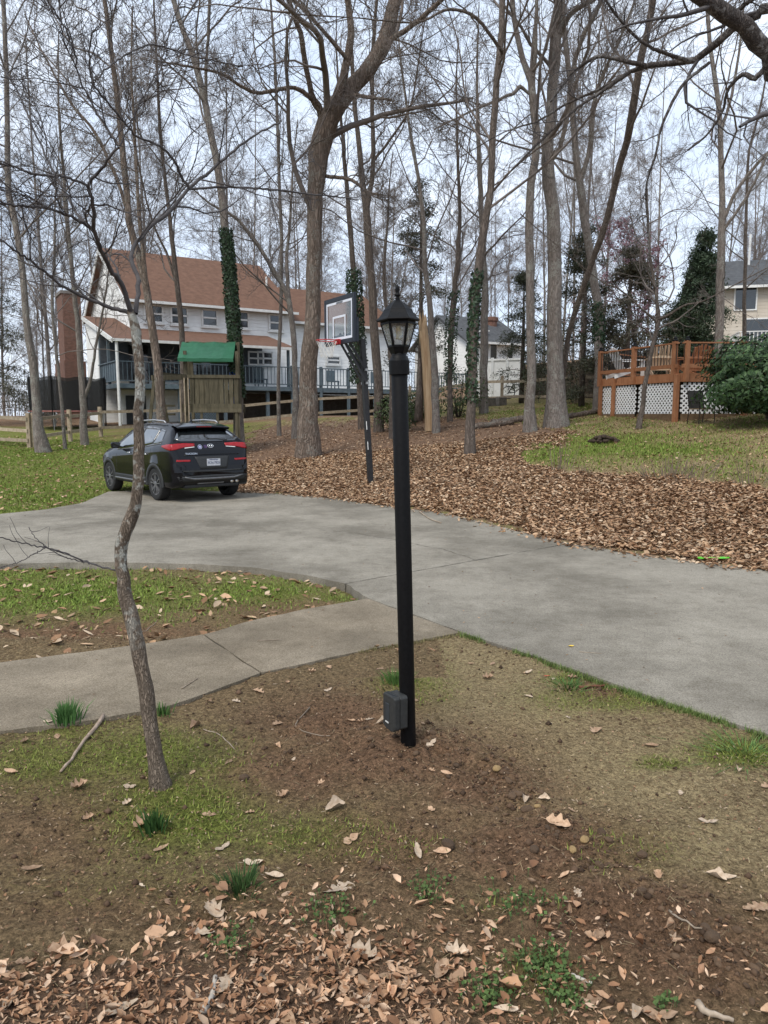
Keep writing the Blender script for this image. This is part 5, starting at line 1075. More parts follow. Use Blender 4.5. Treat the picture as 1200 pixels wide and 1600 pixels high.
m = pm(); m.beam((W1 - .1, .675, ridge_z - .06), (W2 + .0, .675, ridge_z - .06), .08, .08); m.build('ridge_pole', m_wood_old, PS)
for x in (W1, W2): m = pm(); m.box((x, .675, 3.5), (.08, .08, 1.2)); m.build('ridge_post', m_wood_old, PS)
# swing beam and A-frame on the side
m = pm(); m.beam((W1 + .02, -.1, 2.93), (W1 - .9, -.75, 2.86), .1, .16); m.build('swing_beam', m_wood_old, PS)
m = pm(); m.beam((W1 + .02, 1.3, 3.0), (W1 - .85, -.55, 3.0), .08, .12); m.build('brace_beam', m_wood_old, PS)
for x0, y0, x1, y1 in ((-1.66, -.72, -1.95, -.95), (-1.55, -.5, -1.2, -.2), (-1.45, -.35, -1.75, .1)):
    m = pm(); m.beam((x0, y0, 2.8), (x1, y1, pg.z - .05), .09, .09); m.build('frame_leg', m_wood_old, PS)
for x, y in ((-.98, -.18), (-.84, -.2), (-.72, -.2)): m = pm(); m.box((x, y, (2.9 + pg.z) / 2), (.035, .035, 2.9 - pg.z)); m.build('rope_pole', m_wood_fence, PS)
for k in range(6):
    z = pg.z + .3 + k * .27; m = pm(); m.beam((-1.55 + .02 * k, -.45, z), (-1.15, -.2, z), .05, .07); m.build('ladder_rung', m_wood_old, PS)
for x in (-.35, .15, .75): m = pm(); m.box((x, -.05, (1.85 + pg.z) / 2), (.08, .08, 1.85 - pg.z)); m.build('stilt', m_wood_old, PS)
bb = thing('blue_barrel', 'bright blue plastic drum standing inside the playset tower', 'drum', (pg.x + .52, pg.y + 1.0, 1.985))
m = MB(); m.lathe([(.02, 0), (.15, .0), (.16, .05), (.16, .45), (.17, .47), (.17, .52), (.16, .55), (.16, 1.05), (.17, 1.08), (.16, 1.13), (.15, 1.15), (.02, 1.15)], 16); m.build('drum_body', M('blue_plastic', (.01, .06, .32), (.02, .08, .4), 4, rough=.4), bb, smooth=True)

# ------------------------------------------------------------------ trampoline
tc_ = on(112, 36.0); T = thing('trampoline', 'round trampoline with black safety net behind the split-rail fence', 'trampoline', tc_)
m_net = M('black_mesh_net', (.012, .012, .012), (.02, .02, .02), 40, rough=.9, alpha=.86); m_steel = M('galvanised_steel', (.35, .35, .35), (.45, .45, .45), 10, rough=.4, metal=.8)
rt_, nleg = 1.72, 8
m = MB(); m.lathe([(.02, .78), (rt_ - .25, .78), (rt_ - .25, .80), (.02, .80)], 32); m.build('jump_mat', m_chair, T)
m = MB(); m.lathe([(rt_ - .27, .80), (rt_ - .25, .84), (rt_ + .05, .84), (rt_ + .07, .78), (rt_ + .05, .76), (rt_ - .25, .76)], 32, cap=False); m.build('spring_pad', M('faded_maroon_pad', (.16, .06, .05), (.24, .10, .08), 5, rough=.7), T)
m = MB(); m.lathe([(rt_ - .02, .84), (rt_ + .02, 1.6), (rt_ + .03, 2.35), (rt_ + .035, 2.4)], 32, cap=False)
V_ = [(x, y, z - (.10 * (1 - abs(math.cos(4 * math.atan2(y, x)))) if z > 2 else 0)) for x, y, z in m.v]; m.v = V_; m.build('safety_net', m_net, T, smooth=True)
for k in range(nleg):
    a = 2 * math.pi * k / nleg; c, s_ = math.cos(a), math.sin(a)
    m = MB(); m.tube([(c * (rt_ + .06), s_ * (rt_ + .06), .05), (c * (rt_ + .06), s_ * (rt_ + .06), 2.45)], .022, 6); m.build('net_pole', m_black, T)
    m = MB(); m.tube([(c * (rt_ - .05), s_ * (rt_ - .05), -.08), (c * (rt_ - .05), s_ * (rt_ - .05), .78)], .02, 6); m.build('leg', m_steel, T)
# parked car glimpsed beyond is hidden by the net in the photograph

# ------------------------------------------------------------------ bicycle, logs, stone blocks, dirt pile
pb = on(806, 35.2); B = thing('bicycle', 'small black bicycle leaning by the white vinyl fence', 'bicycle', pb, R(-6))
m_tyre = M('tyre_rubber', (.012, .012, .012), (.022, .022, .022), 30, rough=.85)
for x in (-.42, .42):
    ring = [(x + .29 * math.cos(a), 0, .31 + .29 * math.sin(a)) for a in np.linspace(0, 2 * math.pi, 25)]
    m = MB(); m.tube(ring, .022, 6, cap=False); w_ = m.build('wheel', m_tyre, B, smooth=True)
    m = MB()
    for k in range(6): a = k * math.pi / 6; m.beam((x - .27 * math.cos(a), 0, .31 - .27 * math.sin(a)), (x + .27 * math.cos(a), 0, .31 + .27 * math.sin(a)), .006, .006)
    m.build('spokes', m_steel, w_)
m = MB()
for a, b in (((-.42, 0, .31), (-.12, 0, .31)), ((-.12, 0, .31), (-.2, 0, .72)), ((-.42, 0, .31), (-.2, 0, .68)), ((-.2, 0, .66), (.28, 0, .72)), ((-.12, 0, .31), (.30, 0, .66)), ((.42, 0, .31), (.27, 0, .85))): m.tube([a, b], .018, 6)
m.build('frame', m_black, B)
m = MB(); m.tube([(.25, -.25, .88), (.27, 0, .86), (.25, .25, .88)], .014, 6); m.build('handlebar', m_black, B)
m = MB(); m.box((-.22, 0, .76), (.24, .12, .05)); m.build('saddle', m_tyre, B, bevel=.02)
def log(label, pts, r, name='fallen_log', cat='log', mat=None):
    P = [Vector((p.x, p.y, float(ground(p.x, p.y)) + r * .8)) for p in pts]; o = thing(name, label, cat, P[0]); m = MB(P[0]); K = 9
    path = [(P[0].lerp(P[-1], i / (K - 1)) if len(P) == 2 else Vector(crom([(*q, 0) for q in P], K)[i][:3])) for i in range(K)]
    rg = random.Random(len(label)); m.tube(path, [r * rg.uniform(.75, 1.1) for _ in path], 8); m.build('log_wood', mat or m_bark_oak, o, smooth=True); return o
log('short fallen log lying along the lawn by the ivy-trunk tree', [on(740, 25.0), on(800, 25.2)], .11)
log('fallen log stretching from the slim tree pair towards the lawn', [on(768, 25.6), on(835, 25.9)], .12)
log('long thin log on the grass between the stout tree and the deck', [on(878, 25.3), on(930, 26)], .10)
for k, (px, Y, lb) in enumerate(((747, 33.3, 'squared stone block at the end of the grey split-rail fence'), (765, 33.0, 'squared stone block between two others under the white fence'), (781, 32.8, 'low stone block beside the bicycle'))):
    p = on(px, Y); o = thing('stone_block', lb, 'block', p); m = MB(); m.box((0, 0, .14), (.42, .3, .42), .2 * k); m.build('block_body', M('block_stone%d' % k, (.09, .08, .065), (.16, .14, .12), 9, rough=.95, bump=.4), o, bevel=.03)
pw = on(643, 33.5); o = shrub('pale_brush', 'pale heap of cut brush under the house deck', pw, .55, .5, .28, 900, 91, .12, (.30, .28, .22), (.5, .48, .4), 'brush heap', 4)
# ------------------------------------------------------------------ lamp post
lb_ = gpt(638, 1164); LY = lb_.y
top = W(624, 585, LY); hpost = top.z - lb_.z
LPT = thing('lamp_post', 'black post lamp with six-sided glass lantern on freshly dug soil', 'lamp', lb_)
LPT.rotation_euler = (0, math.atan2(top.x - lb_.x, hpost), 0)
u_ = lambda py: W(624, py, LY).z - lb_.z          # local height of a photo row
m = MB(); m.lathe([(.0385, -.2), (.0385, hpost + .02)], 40); m.build('post', m_black, LPT, smooth=True, bevel=.001)
m = MB(); m.lathe([(.0478, u_(585.6)), (.0485, u_(585)), (.0485, u_(564)), (.0475, u_(563)), (.041, u_(560)), (.035, u_(556)), (.0325, u_(552))], 40); m.build('collar', m_black, LPT, bevel=.0008)
hx6 = lambda prof, mbx, n=6: mbx.lathe(prof, n)
m = MB(); m.lathe([(.034, u_(554)), (.040, u_(551)), (.051, u_(543)), (.054, u_(542)), (.054, u_(540.5)), (.045, u_(540.4))], 6); m.build('lantern_base', m_black, LPT)
zb_, zt_ = u_(541), u_(506); rb_, rtp = .050, .080
fr = MB()
for k in range(6):
    a = k * math.pi / 3; p = Vector((rb_ * math.cos(a), rb_ * math.sin(a), zb_)); q = Vector((rtp * math.cos(a), rtp * math.sin(a), zt_)); fr.beam(p, q, .011, .007, (math.cos(a), math.sin(a), 0))
for r, z in ((rb_, zb_), (rtp, zt_)):
    for k in range(6):
        a, b = k * math.pi / 3, (k + 1) * math.pi / 3; fr.beam((r * math.cos(a), r * math.sin(a), z), (r * math.cos(b), r * math.sin(b), z), .008, .009)
fr.build('lantern_frame', m_black, LPT)
m_pane = M('seeded_lamp_glass', (.93, .95, .94), (.98, .99, .98), 40, rough=.06, trans=1.0, bump=.25, bscale=60)
for k in range(6):
    a, b = k * math.pi / 3, (k + 1) * math.pi / 3; s = .985
    m = MB(); m.grid([[(r * s * math.cos(a), r * s * math.sin(a), z), (r * s * math.cos(b), r * s * math.sin(b), z)] for r, z in ((rb_, zb_), (rtp, zt_))]); m.build('glass_pane', m_pane, LPT, solid=.003)
m = MB(); m.lathe([(.078, u_(507)), (.083, u_(503)), (.099, u_(502)), (.102, u_(500.5)), (.100, u_(499)), (.088, u_(495)), (.077, u_(490.5)), (.069, u_(486)), (.0655, u_(483.2)), (.0625, u_(482.8)), (.058, u_(481)), (.048, u_(477.5)), (.035, u_(473.5)), (.021, u_(470.5)), (.012, u_(468))], 6); m.build('lantern_roof', m_black, LPT)
m = MB(); m.lathe([(.010, u_(468)), (.010, u_(466)), (.007, u_(464)), (.014, u_(462)), (.015, u_(460)), (.008, u_(458)), (.009, u_(456)), (.011, u_(452)), (.010, u_(448)), (.004, u_(445)), (.001, u_(444))], 20); m.build('finial', m_black, LPT, smooth=True)
m = MB(); m.tube([(0, 0, u_(543)), (0, 0, u_(531))], .013, 16); m.build('socket', m_white, LPT, smooth=True)
m = MB(); m.lathe([(.009, u_(532)), (.015, u_(527)), (.018, u_(521)), (.014, u_(514)), (.004, u_(508)), (.001, u_(507))], 18); m.build('bulb', m_pane, LPT, smooth=True)
m = MB()
for k in range(4):
    a = k * math.pi / 2 + .4; m.tube([(0.004 * math.cos(a), .004 * math.sin(a), u_(530)), (.008 * math.cos(a), .008 * math.sin(a), u_(520)), (.003 * math.cos(a), .003 * math.sin(a), u_(511))], .0012, 5)
m.build('filament', M('brass_filament', (.5, .36, .12), (.6, .45, .18), 30, rough=.3, metal=.8), LPT)
# outlet box on the post
m_boxg = M('dark_grey_plastic', (.026, .027, .026), (.038, .039, .038), 50, rough=.55, spec=.3)
a_ = math.atan2(-.50, -.86)
bxl = W(613, 1107, LY - .01); bz = bxl.z
pc_ = Vector((lb_.x + (bz - lb_.z) / hpost * (top.x - lb_.x), LY, bz))
OB = thing('power_box', 'dark grey weatherproof power box with vent slots strapped to the lamp post', 'power box', pc_ + Vector((math.cos(a_), math.sin(a_), 0)) * .032, a_ + math.pi / 2)   # local -y is the front
m = MB(); hw, hh, dp = .055, .086, .078
prof = [(-hw, -hh + .012), (-hw + .012, -hh), (-.02, -hh - .006), (.02, -hh - .006), (hw - .012, -hh), (hw, -hh + .012), (hw, hh - .01), (hw - .01, hh), (-hw + .01, hh), (-hw, hh - .01)]
m.prism([(x, 0, z) for x, z in prof], (0, -dp * .55, 0)); m.build('housing', m_boxg, OB, bevel=.004)
m = MB(); m.prism([(x * 1.05, -dp * .56, z * 1.03) for x, z in prof], (0, -dp * .44, 0)); m.build('cover', m_boxg, OB, bevel=.008)
m = MB(); m.box((-.01, -dp - .0, .0), (.034, .006, .085)); m.build('display_window', m_door, OB, bevel=.002)
m = MB(); m.box((-.01, -dp - .003, -.053), (.03, .003, .006)); m.build('latch', m_curtain, OB)
for k in range(5): m = MB(); m.box((-.036 + k * .018, -dp * .8, hh * 1.03), (.007, .02, .004)); m.build('vent_slot', m_door, OB)
m = MB(); m.box((0, .004, .02), (.05, .03, .12)); m.build('mount_bracket', m_boxg, OB)
m = MB(); m.tube([(0, 0, hh * .3), (.0, .03, hh * .3)], .02, 8); m.build('mount_stud', m_boxg, OB)

# ------------------------------------------------------------------ basketball hoop
hb_ = gpt(580, 756); HY = hb_.y; HP = thing('basketball_hoop', 'black basketball hoop with clear backboard and red rim at the driveway edge', 'basketball hoop', hb_)
hl = Vector(HP.location); ptop = W(566, 530, HY)
pole = lambda t: hb_.lerp(ptop, t)
m_pole = M('black_steel', (.012, .012, .013), (.022, .022, .024), 20, rough=.5)
m = MB(hl); m.beam(hb_ - Vector((0, 0, .25)), ptop, .11, .11, (.48, -.88, 0)); m.build('pole', m_pole, HP, bevel=.008)
for py0, py1 in ((658, 671), (690, 703)):
    t = lambda py: (757 - py) / (757 - 530.0); a = pole(t(py1)); b = pole(t(py0)); d = Vector((-.25, -.97, 0)) * .068
    m = MB(hl); m.beam(a + d, b + d, .035, .012, (.97, -.25, 0)); m.build('height_sticker', m_white, HP)
bn = Vector((-.86, -.51, 0)).normalized(); bh = Vector((-bn.y, bn.x, 0)) ; bh = Vector((.51, -.86, 0)).normalized(); bu = Vector((0, 0, 1))
bc = W(531, 501, HY - .05); bw, bht = .66, .46
m_navy = M('navy_frame_plastic', (.010, .014, .022), (.016, .021, .032), 12, rough=.5)
def BP(x, z, d=0): return bc + bh * x + bu * z + bn * d
m = MB(hl)
for a, b in (((-bw, -bht), (bw, -bht)), ((-bw, bht), (bw, bht))): m.beam(BP(*a), BP(*b), .06, .10)
for x in (-bw, bw): m.beam(BP(x, -bht - .05), BP(x, bht + .05), .10, .06, tuple(bn))
bf = m.build('backboard_frame', m_navy, HP, bevel=.008)
m = MB(hl); m.prism([BP(-bw, -bht), BP(bw, -bht), BP(bw, bht), BP(-bw, bht)], bn * .008); m.build('backboard_pane', M('acrylic_pane', (.82, .85, .80), (.88, .90, .86), 3, rough=.05, trans=1.0, spec=.6), HP)
m = MB(hl); e = .052
def line(x0, z0, x1, z1, w): m.beam(BP(x0, z0, .02), BP(x1, z1, .02), w, .006, tuple(bn) if abs(z1 - z0) < abs(x1 - x0) else tuple(bn))
def lbar(x0, x1, z0, z1): m.prism([BP(x0, z0, .016), BP(x1, z0, .016), BP(x1, z1, .016), BP(x0, z1, .016)], bn * .005)
X0, Z0 = bw - .05, bht - .05
lbar(-X0, X0, Z0 - e, Z0); lbar(-X0, X0, -Z0, -Z0 + e); lbar(-X0, -X0 + e, -Z0 + e, Z0 - e); lbar(X0 - e, X0, -Z0 + e, Z0 - e)
lbar(-.30, .30, .06, .105); lbar(-.30, -.255, -Z0 + e, .06); lbar(.255, .30, -Z0 + e, .06)
m.build('target_lines', M('pale_grey_tape', (.60, .62, .68), (.68, .70, .76), 5, rough=.5), bf)
for k, x in enumerate((-.12, -.07, -.02, .03, .08, .13)): m = MB(hl); m.prism([BP(x, Z0 - .05, .022), BP(x + .03, Z0 - .05, .022), BP(x + .045, Z0 - .01, .022), BP(x + .015, Z0 - .01, .022)], bn * .003); m.build('maker_mark', m_navy, bf)
rc_ = BP(0, -bht + .02, .10 + .225); m_red = M('red_rim_paint', (.38, .02, .022), (.48, .035, .035), 10, rough=.5)
m = MB(hl); m.tube([rc_ + Vector((.225 * math.cos(a), .225 * math.sin(a), 0)) for a in np.linspace(0, 2 * math.pi, 33)], .011, 8, cap=False); rim = m.build('rim', m_red, HP, smooth=True)
m = MB(hl); m.prism([BP(-.09, -bht - .05, .03), BP(.09, -bht - .05, .03), BP(.09, -bht + .06, .03), BP(-.09, -bht + .06, .03)], bn * .075); m.beam(BP(-.1, -bht + .005, .10), rc_ + bh * -.14 - bn * .18, .02, .02); m.beam(BP(.1, -bht + .005, .10), rc_ + bh * .14 - bn * .18, .02, .02); m.build('rim_bracket', m_red, rim)
m = MB(hl)
for k in range(12):
    a0 = 2 * math.pi * k / 12
    for s in (1, -1):
        pts = [rc_ + Vector((r * math.cos(a0 + s * j * .26), r * math.sin(a0 + s * j * .26), -z)) for j, (r, z) in enumerate(((.225, 0), (.19, .09), (.155, .18), (.135, .27), (.13, .36)))]
        m.tube(pts, .0045, 4, cap=False)
m.build('net', M('white_net_cord', (.60, .58, .53), (.72, .70, .65), 20, rough=.9), HP)
for s in (-.10, .10):
    for zz, pt in ((-.44, .70), (-.26, .79)):
        m = MB(hl); q = pole(pt) + bh * s * .8; m.beam(BP(s, zz, -.05), q, .035, .05); m.build('lift_arm', m_pole, HP)
for pt in (.70, .79): m = MB(hl); m.beam(pole(pt) - bh * .13, pole(pt) + bh * .13, .05, .05); m.build('pivot_bolt', m_steel, HP)
m = MB(hl); m.prism([BP(-.45, -.36, -.04), BP(.45, -.36, -.04), BP(.45, -.30, -.04), BP(-.45, -.30, -.04)], -bn * .04); m.prism([BP(.3, -.5, -.03), BP(bw + .05, -.5, -.03), BP(bw + .05, .0, -.03), BP(.55, .0, -.03)], -bn * .05); m.build('back_brace', m_navy, HP)

# ------------------------------------------------------------------ parked SUV
rl_, rr_w = gpt(240, 782), gpt(360, 773)
head = R(40.0); hd = Vector((-math.sin(head), math.cos(head), 0)); sd = Vector((math.cos(head), math.sin(head), 0))
axl = (Vector((rl_.x, rl_.y, 0)) + Vector((rr_w.x, rr_w.y, 0))) / 2
car_o = axl - hd * .92 + sd * .02; car_o.z = ZS
CS = .94
SUV = thing('black_suv', 'glossy black SUV with red tail lights parked at the driveway end', 'car', car_o, head)
SUV.scale = (CS, CS, CS)
m_paint = M('black_car_paint', (.0035, .0035, .005), (.005, .005, .007), 3, rough=.12, spec=.22, coat=.2)
m_clad = M('dark_grey_cladding', (.020, .021, .022), (.03, .031, .032), 40, rough=.6)
m_silver = M('satin_silver_trim', (.15, .15, .155), (.20, .20, .205), 10, rough=.4, metal=.5)
m_rail = M('bright_roof_rail', (.36, .36, .37), (.44, .44, .45), 10, rough=.35, metal=.6)
m_chrome = M('chrome', (.75, .75, .76), (.8, .8, .81), 5, rough=.12, metal=1.0)
m_carglass = M('car_window_glass', (.008, .010, .011), (.012, .014, .015), 3, rough=.03, spec=1.0, coat=1.0)
m_tail = M('red_tail_lens', (.24, .005, .008), (.34, .009, .012), 20, rough=.22, coat=.25, spec=.3)
ip = lambda y, T_: float(np.interp(y, [a for a, _ in T_], [b for _, b in T_]))
TZ = [(0, .74), (.02, .80), (.05, .90), (.09, 1.02), (.13, 1.12), (.17, 1.19), (.21, 1.235), (.28, 1.29), (.38, 1.375), (.48, 1.46), (.58, 1.545), (.68, 1.595), (.9, 1.625), (1.3, 1.645), (1.8, 1.65), (2.2, 1.63), (2.5, 1.585), (2.75, 1.50), (3.1, 1.29), (3.4, 1.10), (3.5, 1.055), (3.8, 1.01), (4.1, .95), (4.3, .87), (4.42, .76), (4.48, .66)]
BZ = [(0, .50), (.03, .42), (.08, .36), (.2, .30), (4.2, .28), (4.4, .36), (4.48, .45)]
WZ = [(0, .70), (.02, .755), (.05, .80), (.10, .845), (.18, .885), (.30, .908), (.6, .925), (.95, .930), (1.5, .915), (2.6, .915), (3.55, .925), (3.9, .905), (4.15, .86), (4.32, .78), (4.42, .66), (4.48, .5)]
BLT = [(0, .72), (.02, .78), (.05, .88), (.09, 1.0), (.13, 1.10), (.17, 1.17), (.21, 1.205), (.5, 1.20), (1.2, 1.14), (2.2, 1.06), (3.3, .985), (3.8, .93), (4.1, .87), (4.3, .80), (4.42, .70), (4.48, .6)]
RA, FA, WR, AR = .92, 3.59, .352, .415
ystat = sorted(set([a for a, _ in TZ] + [round(v, 3) for v in np.arange(.45, 1.45, .05)] + [round(v, 3) for v in np.arange(3.1, 4.1, .05)] + [1.7, 2.0, 2.35, 2.9]))
rows = []
for y in ystat:
    zt, zb, w, bl = ip(y, TZ), ip(y, BZ), ip(y, WZ), ip(y, BLT); arch = zb
    for ya in (RA, FA):
        dy = abs(y - ya)
        if dy < AR: arch = max(arch, WR + math.sqrt(AR * AR - dy * dy) - .03)
    gt = np.clip((zt - bl) / (1.6 - bl), 0, 1) if zt > bl else 0
    xt = (w - .06) + (.60 - (w - .06)) * gt if y < 3.0 else (w - .06) + (.56 - (w - .06)) * gt
    if y > 3.3: xt = w - .12
    half = [(0, arch + .0), (w * .75, arch), (w - .035, arch), (w - .008, arch + .03), (w, max(arch + .05, .45)), (w + .004, max(arch + .07, .62)), (w - .004, max(arch + .085, .80)), (w - .006, max(arch + .095, bl - .16)), (w - .012, bl - .05), (w - .045, bl)]
    half = [(x, min(z, bl - .0005 * (10 - i))) if i > 3 else (x, min(z, bl - .02)) for i, (x, z) in enumerate(half)]
    for s in (.2, .4, .6, .8, 1.0):
        x = (w - .045) + (xt - (w - .045)) * (s ** 1.12); half.append((x, bl + (zt - .055 * gt - bl) * s))
    half += [(xt - .05, zt - .022 * gt), (xt - .14, zt - .006 * gt), (xt * .5, zt), (0, zt + .006)]
    full = [(-x, y, z) for x, z in half[:0:-1]] + [(x, y, z) for x, z in half[:-1]]
    full = [(x, y, z) for x, z in half] + [(-x, y, z) for x, z in half[-2:0:-1]]
    rows.append(full)
mb = MB(); n_ = len(rows[0]); vs_ = [p for r in rows for p in r]
fs_ = [(i * n_ + j, i * n_ + (j + 1) % n_, (i + 1) * n_ + (j + 1) % n_, (i + 1) * n_ + j) for i in range(len(rows) - 1) for j in range(n_)]
fs_ += [tuple(range(n_)), tuple((len(rows) - 1) * n_ + j for j in reversed(range(n_)))]
mb.add(vs_, fs_); bme = mb.mesh('body', True)
body = obj('body', bme, m_paint, SUV)
bm = bmesh.new(); bm.from_mesh(bme); bvh = BVHTree.FromBMesh(bm); 
def res(c, n):
    c = np.array(c, float); d = np.concatenate([[0], np.cumsum(np.linalg.norm(np.diff(c, axis=0), axis=1))]); s = np.linspace(0, d[-1], n); return np.stack([np.interp(s, d, c[:, 0]), np.interp(s, d, c[:, 1])], 1)
def panel(name, top_, bot, mat, par, view='rear', off=.006, nu=14, nv=5, solid=.004, side=-1):
    A, Bt = res(top_, nu), res(bot, nu); rows_ = []
    for v in range(nv + 1):
        r_ = []
        for q in range(nu):
            a, z = A[q] * (1 - v / nv) + Bt[q] * (v / nv)
            if view == 'rear': o, d = Vector((a, -2, z)), Vector((0, 1, 0))
            elif view == 'roof': o, d = Vector((a, z, 4)), Vector((0, 0, -1))
            else: o, d = Vector((side * 3, a, z)), Vector((-side, 0, 0))
            h, nn, _, _ = bvh.ray_cast(o, d)
            if h is None: h, nn = o + d * 2.2, -d
            if nn.dot(d) > 0: nn = -nn
            r_.append(h + nn * off)
        rows_.append(r_)
    mm = MB(); mm.grid(rows_); return mm.build(name, mat, par, smooth=True, solid=solid)
# rear
panel('rear_window', [(-.56, 1.455), (0, 1.485), (.56, 1.455)], [(-.72, 1.30), (-.66, 1.255), (0, 1.25), (.66, 1.255), (.72, 1.30)], m_carglass, SUV, nv=6)
for s in (-1, 1):
    tl = panel('tail_light', [(s * .345, 1.205), (s * .60, 1.215), (s * .80, 1.205), (s * .872, 1.18)], [(s * .35, 1.15), (s * .60, 1.13), (s * .80, 1.085), (s * .872, 1.075)], m_tail, SUV, off=.012, solid=.012)
    panel('side_lens', [(.16, 1.205), (.34, 1.195), (.52, 1.165)], [(.16, 1.075), (.34, 1.10), (.52, 1.15)], m_tail, tl, 'side', .010, side=s)
    panel('reverse_lens', [(s * .36, 1.146), (s * .58, 1.128)], [(s * .36, 1.132), (s * .58, 1.112)], m_white, tl, off=.008, solid=.004)
    panel('reflector', [(s * .50, .882), (s * .80, .89)], [(s * .51, .845), (s * .80, .85)], m_tail, SUV, off=.008)
panel('plate_recess', [(-.40, .945), (.40, .945)], [(-.30, .68), (.30, .68)], m_clad, SUV, off=.004)
panel('bumper_cladding', [(-.80, .545), (0, .565), (.80, .545)], [(-.76, .44), (0, .43), (.76, .44)], m_clad, SUV, off=.010, nv=3)
panel('bumper_ledge', [(-.70, .665), (0, .655), (.70, .665)], [(-.66, .635), (0, .62), (.66, .635)], m_clad, SUV, off=.018, nv=2, solid=.02)
panel('skid_strip', [(-.66, .545), (-.45, .505), (0, .50), (.45, .505), (.66, .545)], [(-.66, .52), (-.45, .475), (0, .468), (.45, .475), (.66, .52)], m_silver, SUV, off=.022, nv=2, solid=.012)
panel('tailgate_crease', [(-.62, .985), (0, .995), (.62, .985)], [(-.62, .967), (0, .977), (.62, .967)], m_paint, SUV, off=.014, nv=2, solid=.014)
m = MB(); m.box((0, .26, .36), (1.25, .34, .14)); m.build('rear_valance', m_clad, SUV, bevel=.03)
m = MB(); m.box((-.05, .08, .405), (.62, .06, .07)); m.build('skid_plate', m_silver, SUV, bevel=.02)
for x in (.44, .56): m = MB(); m.tube([(x, .04, .405), (x, .2, .405)], .038, 12); m.build('exhaust_tip', m_chrome, SUV, smooth=True)
# spoiler
sp_ = MB(); sp_.grid([[(x, yy, zz - .028 * (x / .62) ** 2) for x in np.linspace(-.60, .60, 13)] for yy, zz in ((.80, 1.628), (.62, 1.602), (.46, 1.572), (.40, 1.556), (.41, 1.535), (.46, 1.515), (.60, 1.535))]); spo = sp_.build('spoiler', m_paint, SUV, smooth=True)
m = MB(); m.box((0, .405, 1.552), (.34, .012, .012)); m.build('brake_light', m_tail, spo)
# plate
py_ = bvh.ray_cast(Vector((0, -2, .82)), Vector((0, 1, 0)))[0].y
m = MB(); m.box((0, py_ - .018, .815), (.305, .012, .155)); pl_ = m.build('licence_plate', M('licence_plate_face', (.42, .43, .46), (.62, .63, .66), 26, rough=.5), SUV, bevel=.004)
def letters(s, size, loc, mat, par, name, rx=90, sx=1.0):
    me = text_mesh(s, size); o = obj(name, me, mat, par); o.location = loc; o.rotation_euler = (R(rx), 0, 0); o.scale = (sx, 1, 1); return o
m_navyt = M('plate_ink', (.03, .04, .10), (.05, .06, .14), 20, rough=.6)
letters('FCN-7925', .072, (0, py_ - .026, .808), m_navyt, pl_, 'plate_number', sx=.9)
m = MB(); m.box((0, py_ - .0255, .875), (.2, .002, .014)); m.build('plate_heading', m_navyt, pl_)
def ry(x, z): return bvh.ray_cast(Vector((x, -2, z)), Vector((0, 1, 0)))[0].y
letters('TUCSON', .052, (-.47, ry(-.47, .985) - .02, 1.005), m_chrome, SUV, 'badge_lettering', rx=75, sx=1.25)
m = MB(); yb2 = ry(0, 1.15) - .01
m.tube([(.062 * math.cos(a) , yb2 + .3 * .036 * math.sin(a), 1.155 + .036 * math.sin(a)) for a in np.linspace(0, 6.2832, 29)], .007, 6, cap=False)
m.tube([(-.034, yb2 - .002, 1.132), (-.018, yb2, 1.178)], .008, 6); m.tube([(.018, yb2 - .002, 1.132), (.036, yb2, 1.178)], .008, 6); m.tube([(-.026, yb2, 1.150), (.004, yb2, 1.150), (.028, yb2, 1.160)], .007, 6)
m.build('emblem', m_chrome, SUV, smooth=True)
sxk = -.24; ys_ = ry(sxk, 1.14) - .006
m = MB(); m.lathe([(.002, 0), (.052, 0), (.052, .003), (.002, .003)], 24); o = m.build('round_magnet', M('blue_sticker', (.02, .03, .16), (.03, .045, .22), 6, rough=.4), SUV); o.location = (sxk, ys_, 1.14); o.rotation_euler = (R(72), 0, 0)
m = MB(); m.lathe([(.040, .004), (.046, .004), (.046, .006), (.040, .006)], 24, cap=False); q = m.build('sticker_ring', m_white, o)
m = MB(); m.lathe([(.002, .004), (.024, .004), (.024, .006), (.002, .006)], 6); m.build('sticker_centre', M('sticker_pale', (.35, .38, .55), (.6, .62, .75), 60, rough=.5), o)
xk = -.115; m = MB(); m.box((0, 0, 0), (.07, .07, .003)); o = m.build('square_magnet', M('purple_sticker', (.03, .02, .075), (.25, .10, .18), 55, rough=.5, lo=.5, hi=.7), SUV); o.location = (xk, ry(xk, 1.145) - .006, 1.145); o.rotation_euler = (R(72), 0, 0)
# wiper, antenna
m = MB(); m.tube([(.40, ry(.40, 1.27) - .02, 1.27), (.2, ry(.2, 1.30) - .02, 1.30), (-.02, ry(-.02, 1.30) - .02, 1.295)], .012, 6); m.box((.40, ry(.4, 1.265) - .015, 1.265), (.07, .04, .04)); m.build('rear_wiper', m_clad, SUV)
m = MB(); m.prism([(-.008, .95, 1.63), (-.008, 1.16, 1.635), (-.008, .98, 1.70), (-.008, .95, 1.70)], (.016, 0, 0)); m.build('antenna_fin', m_paint, SUV, bevel=.004)
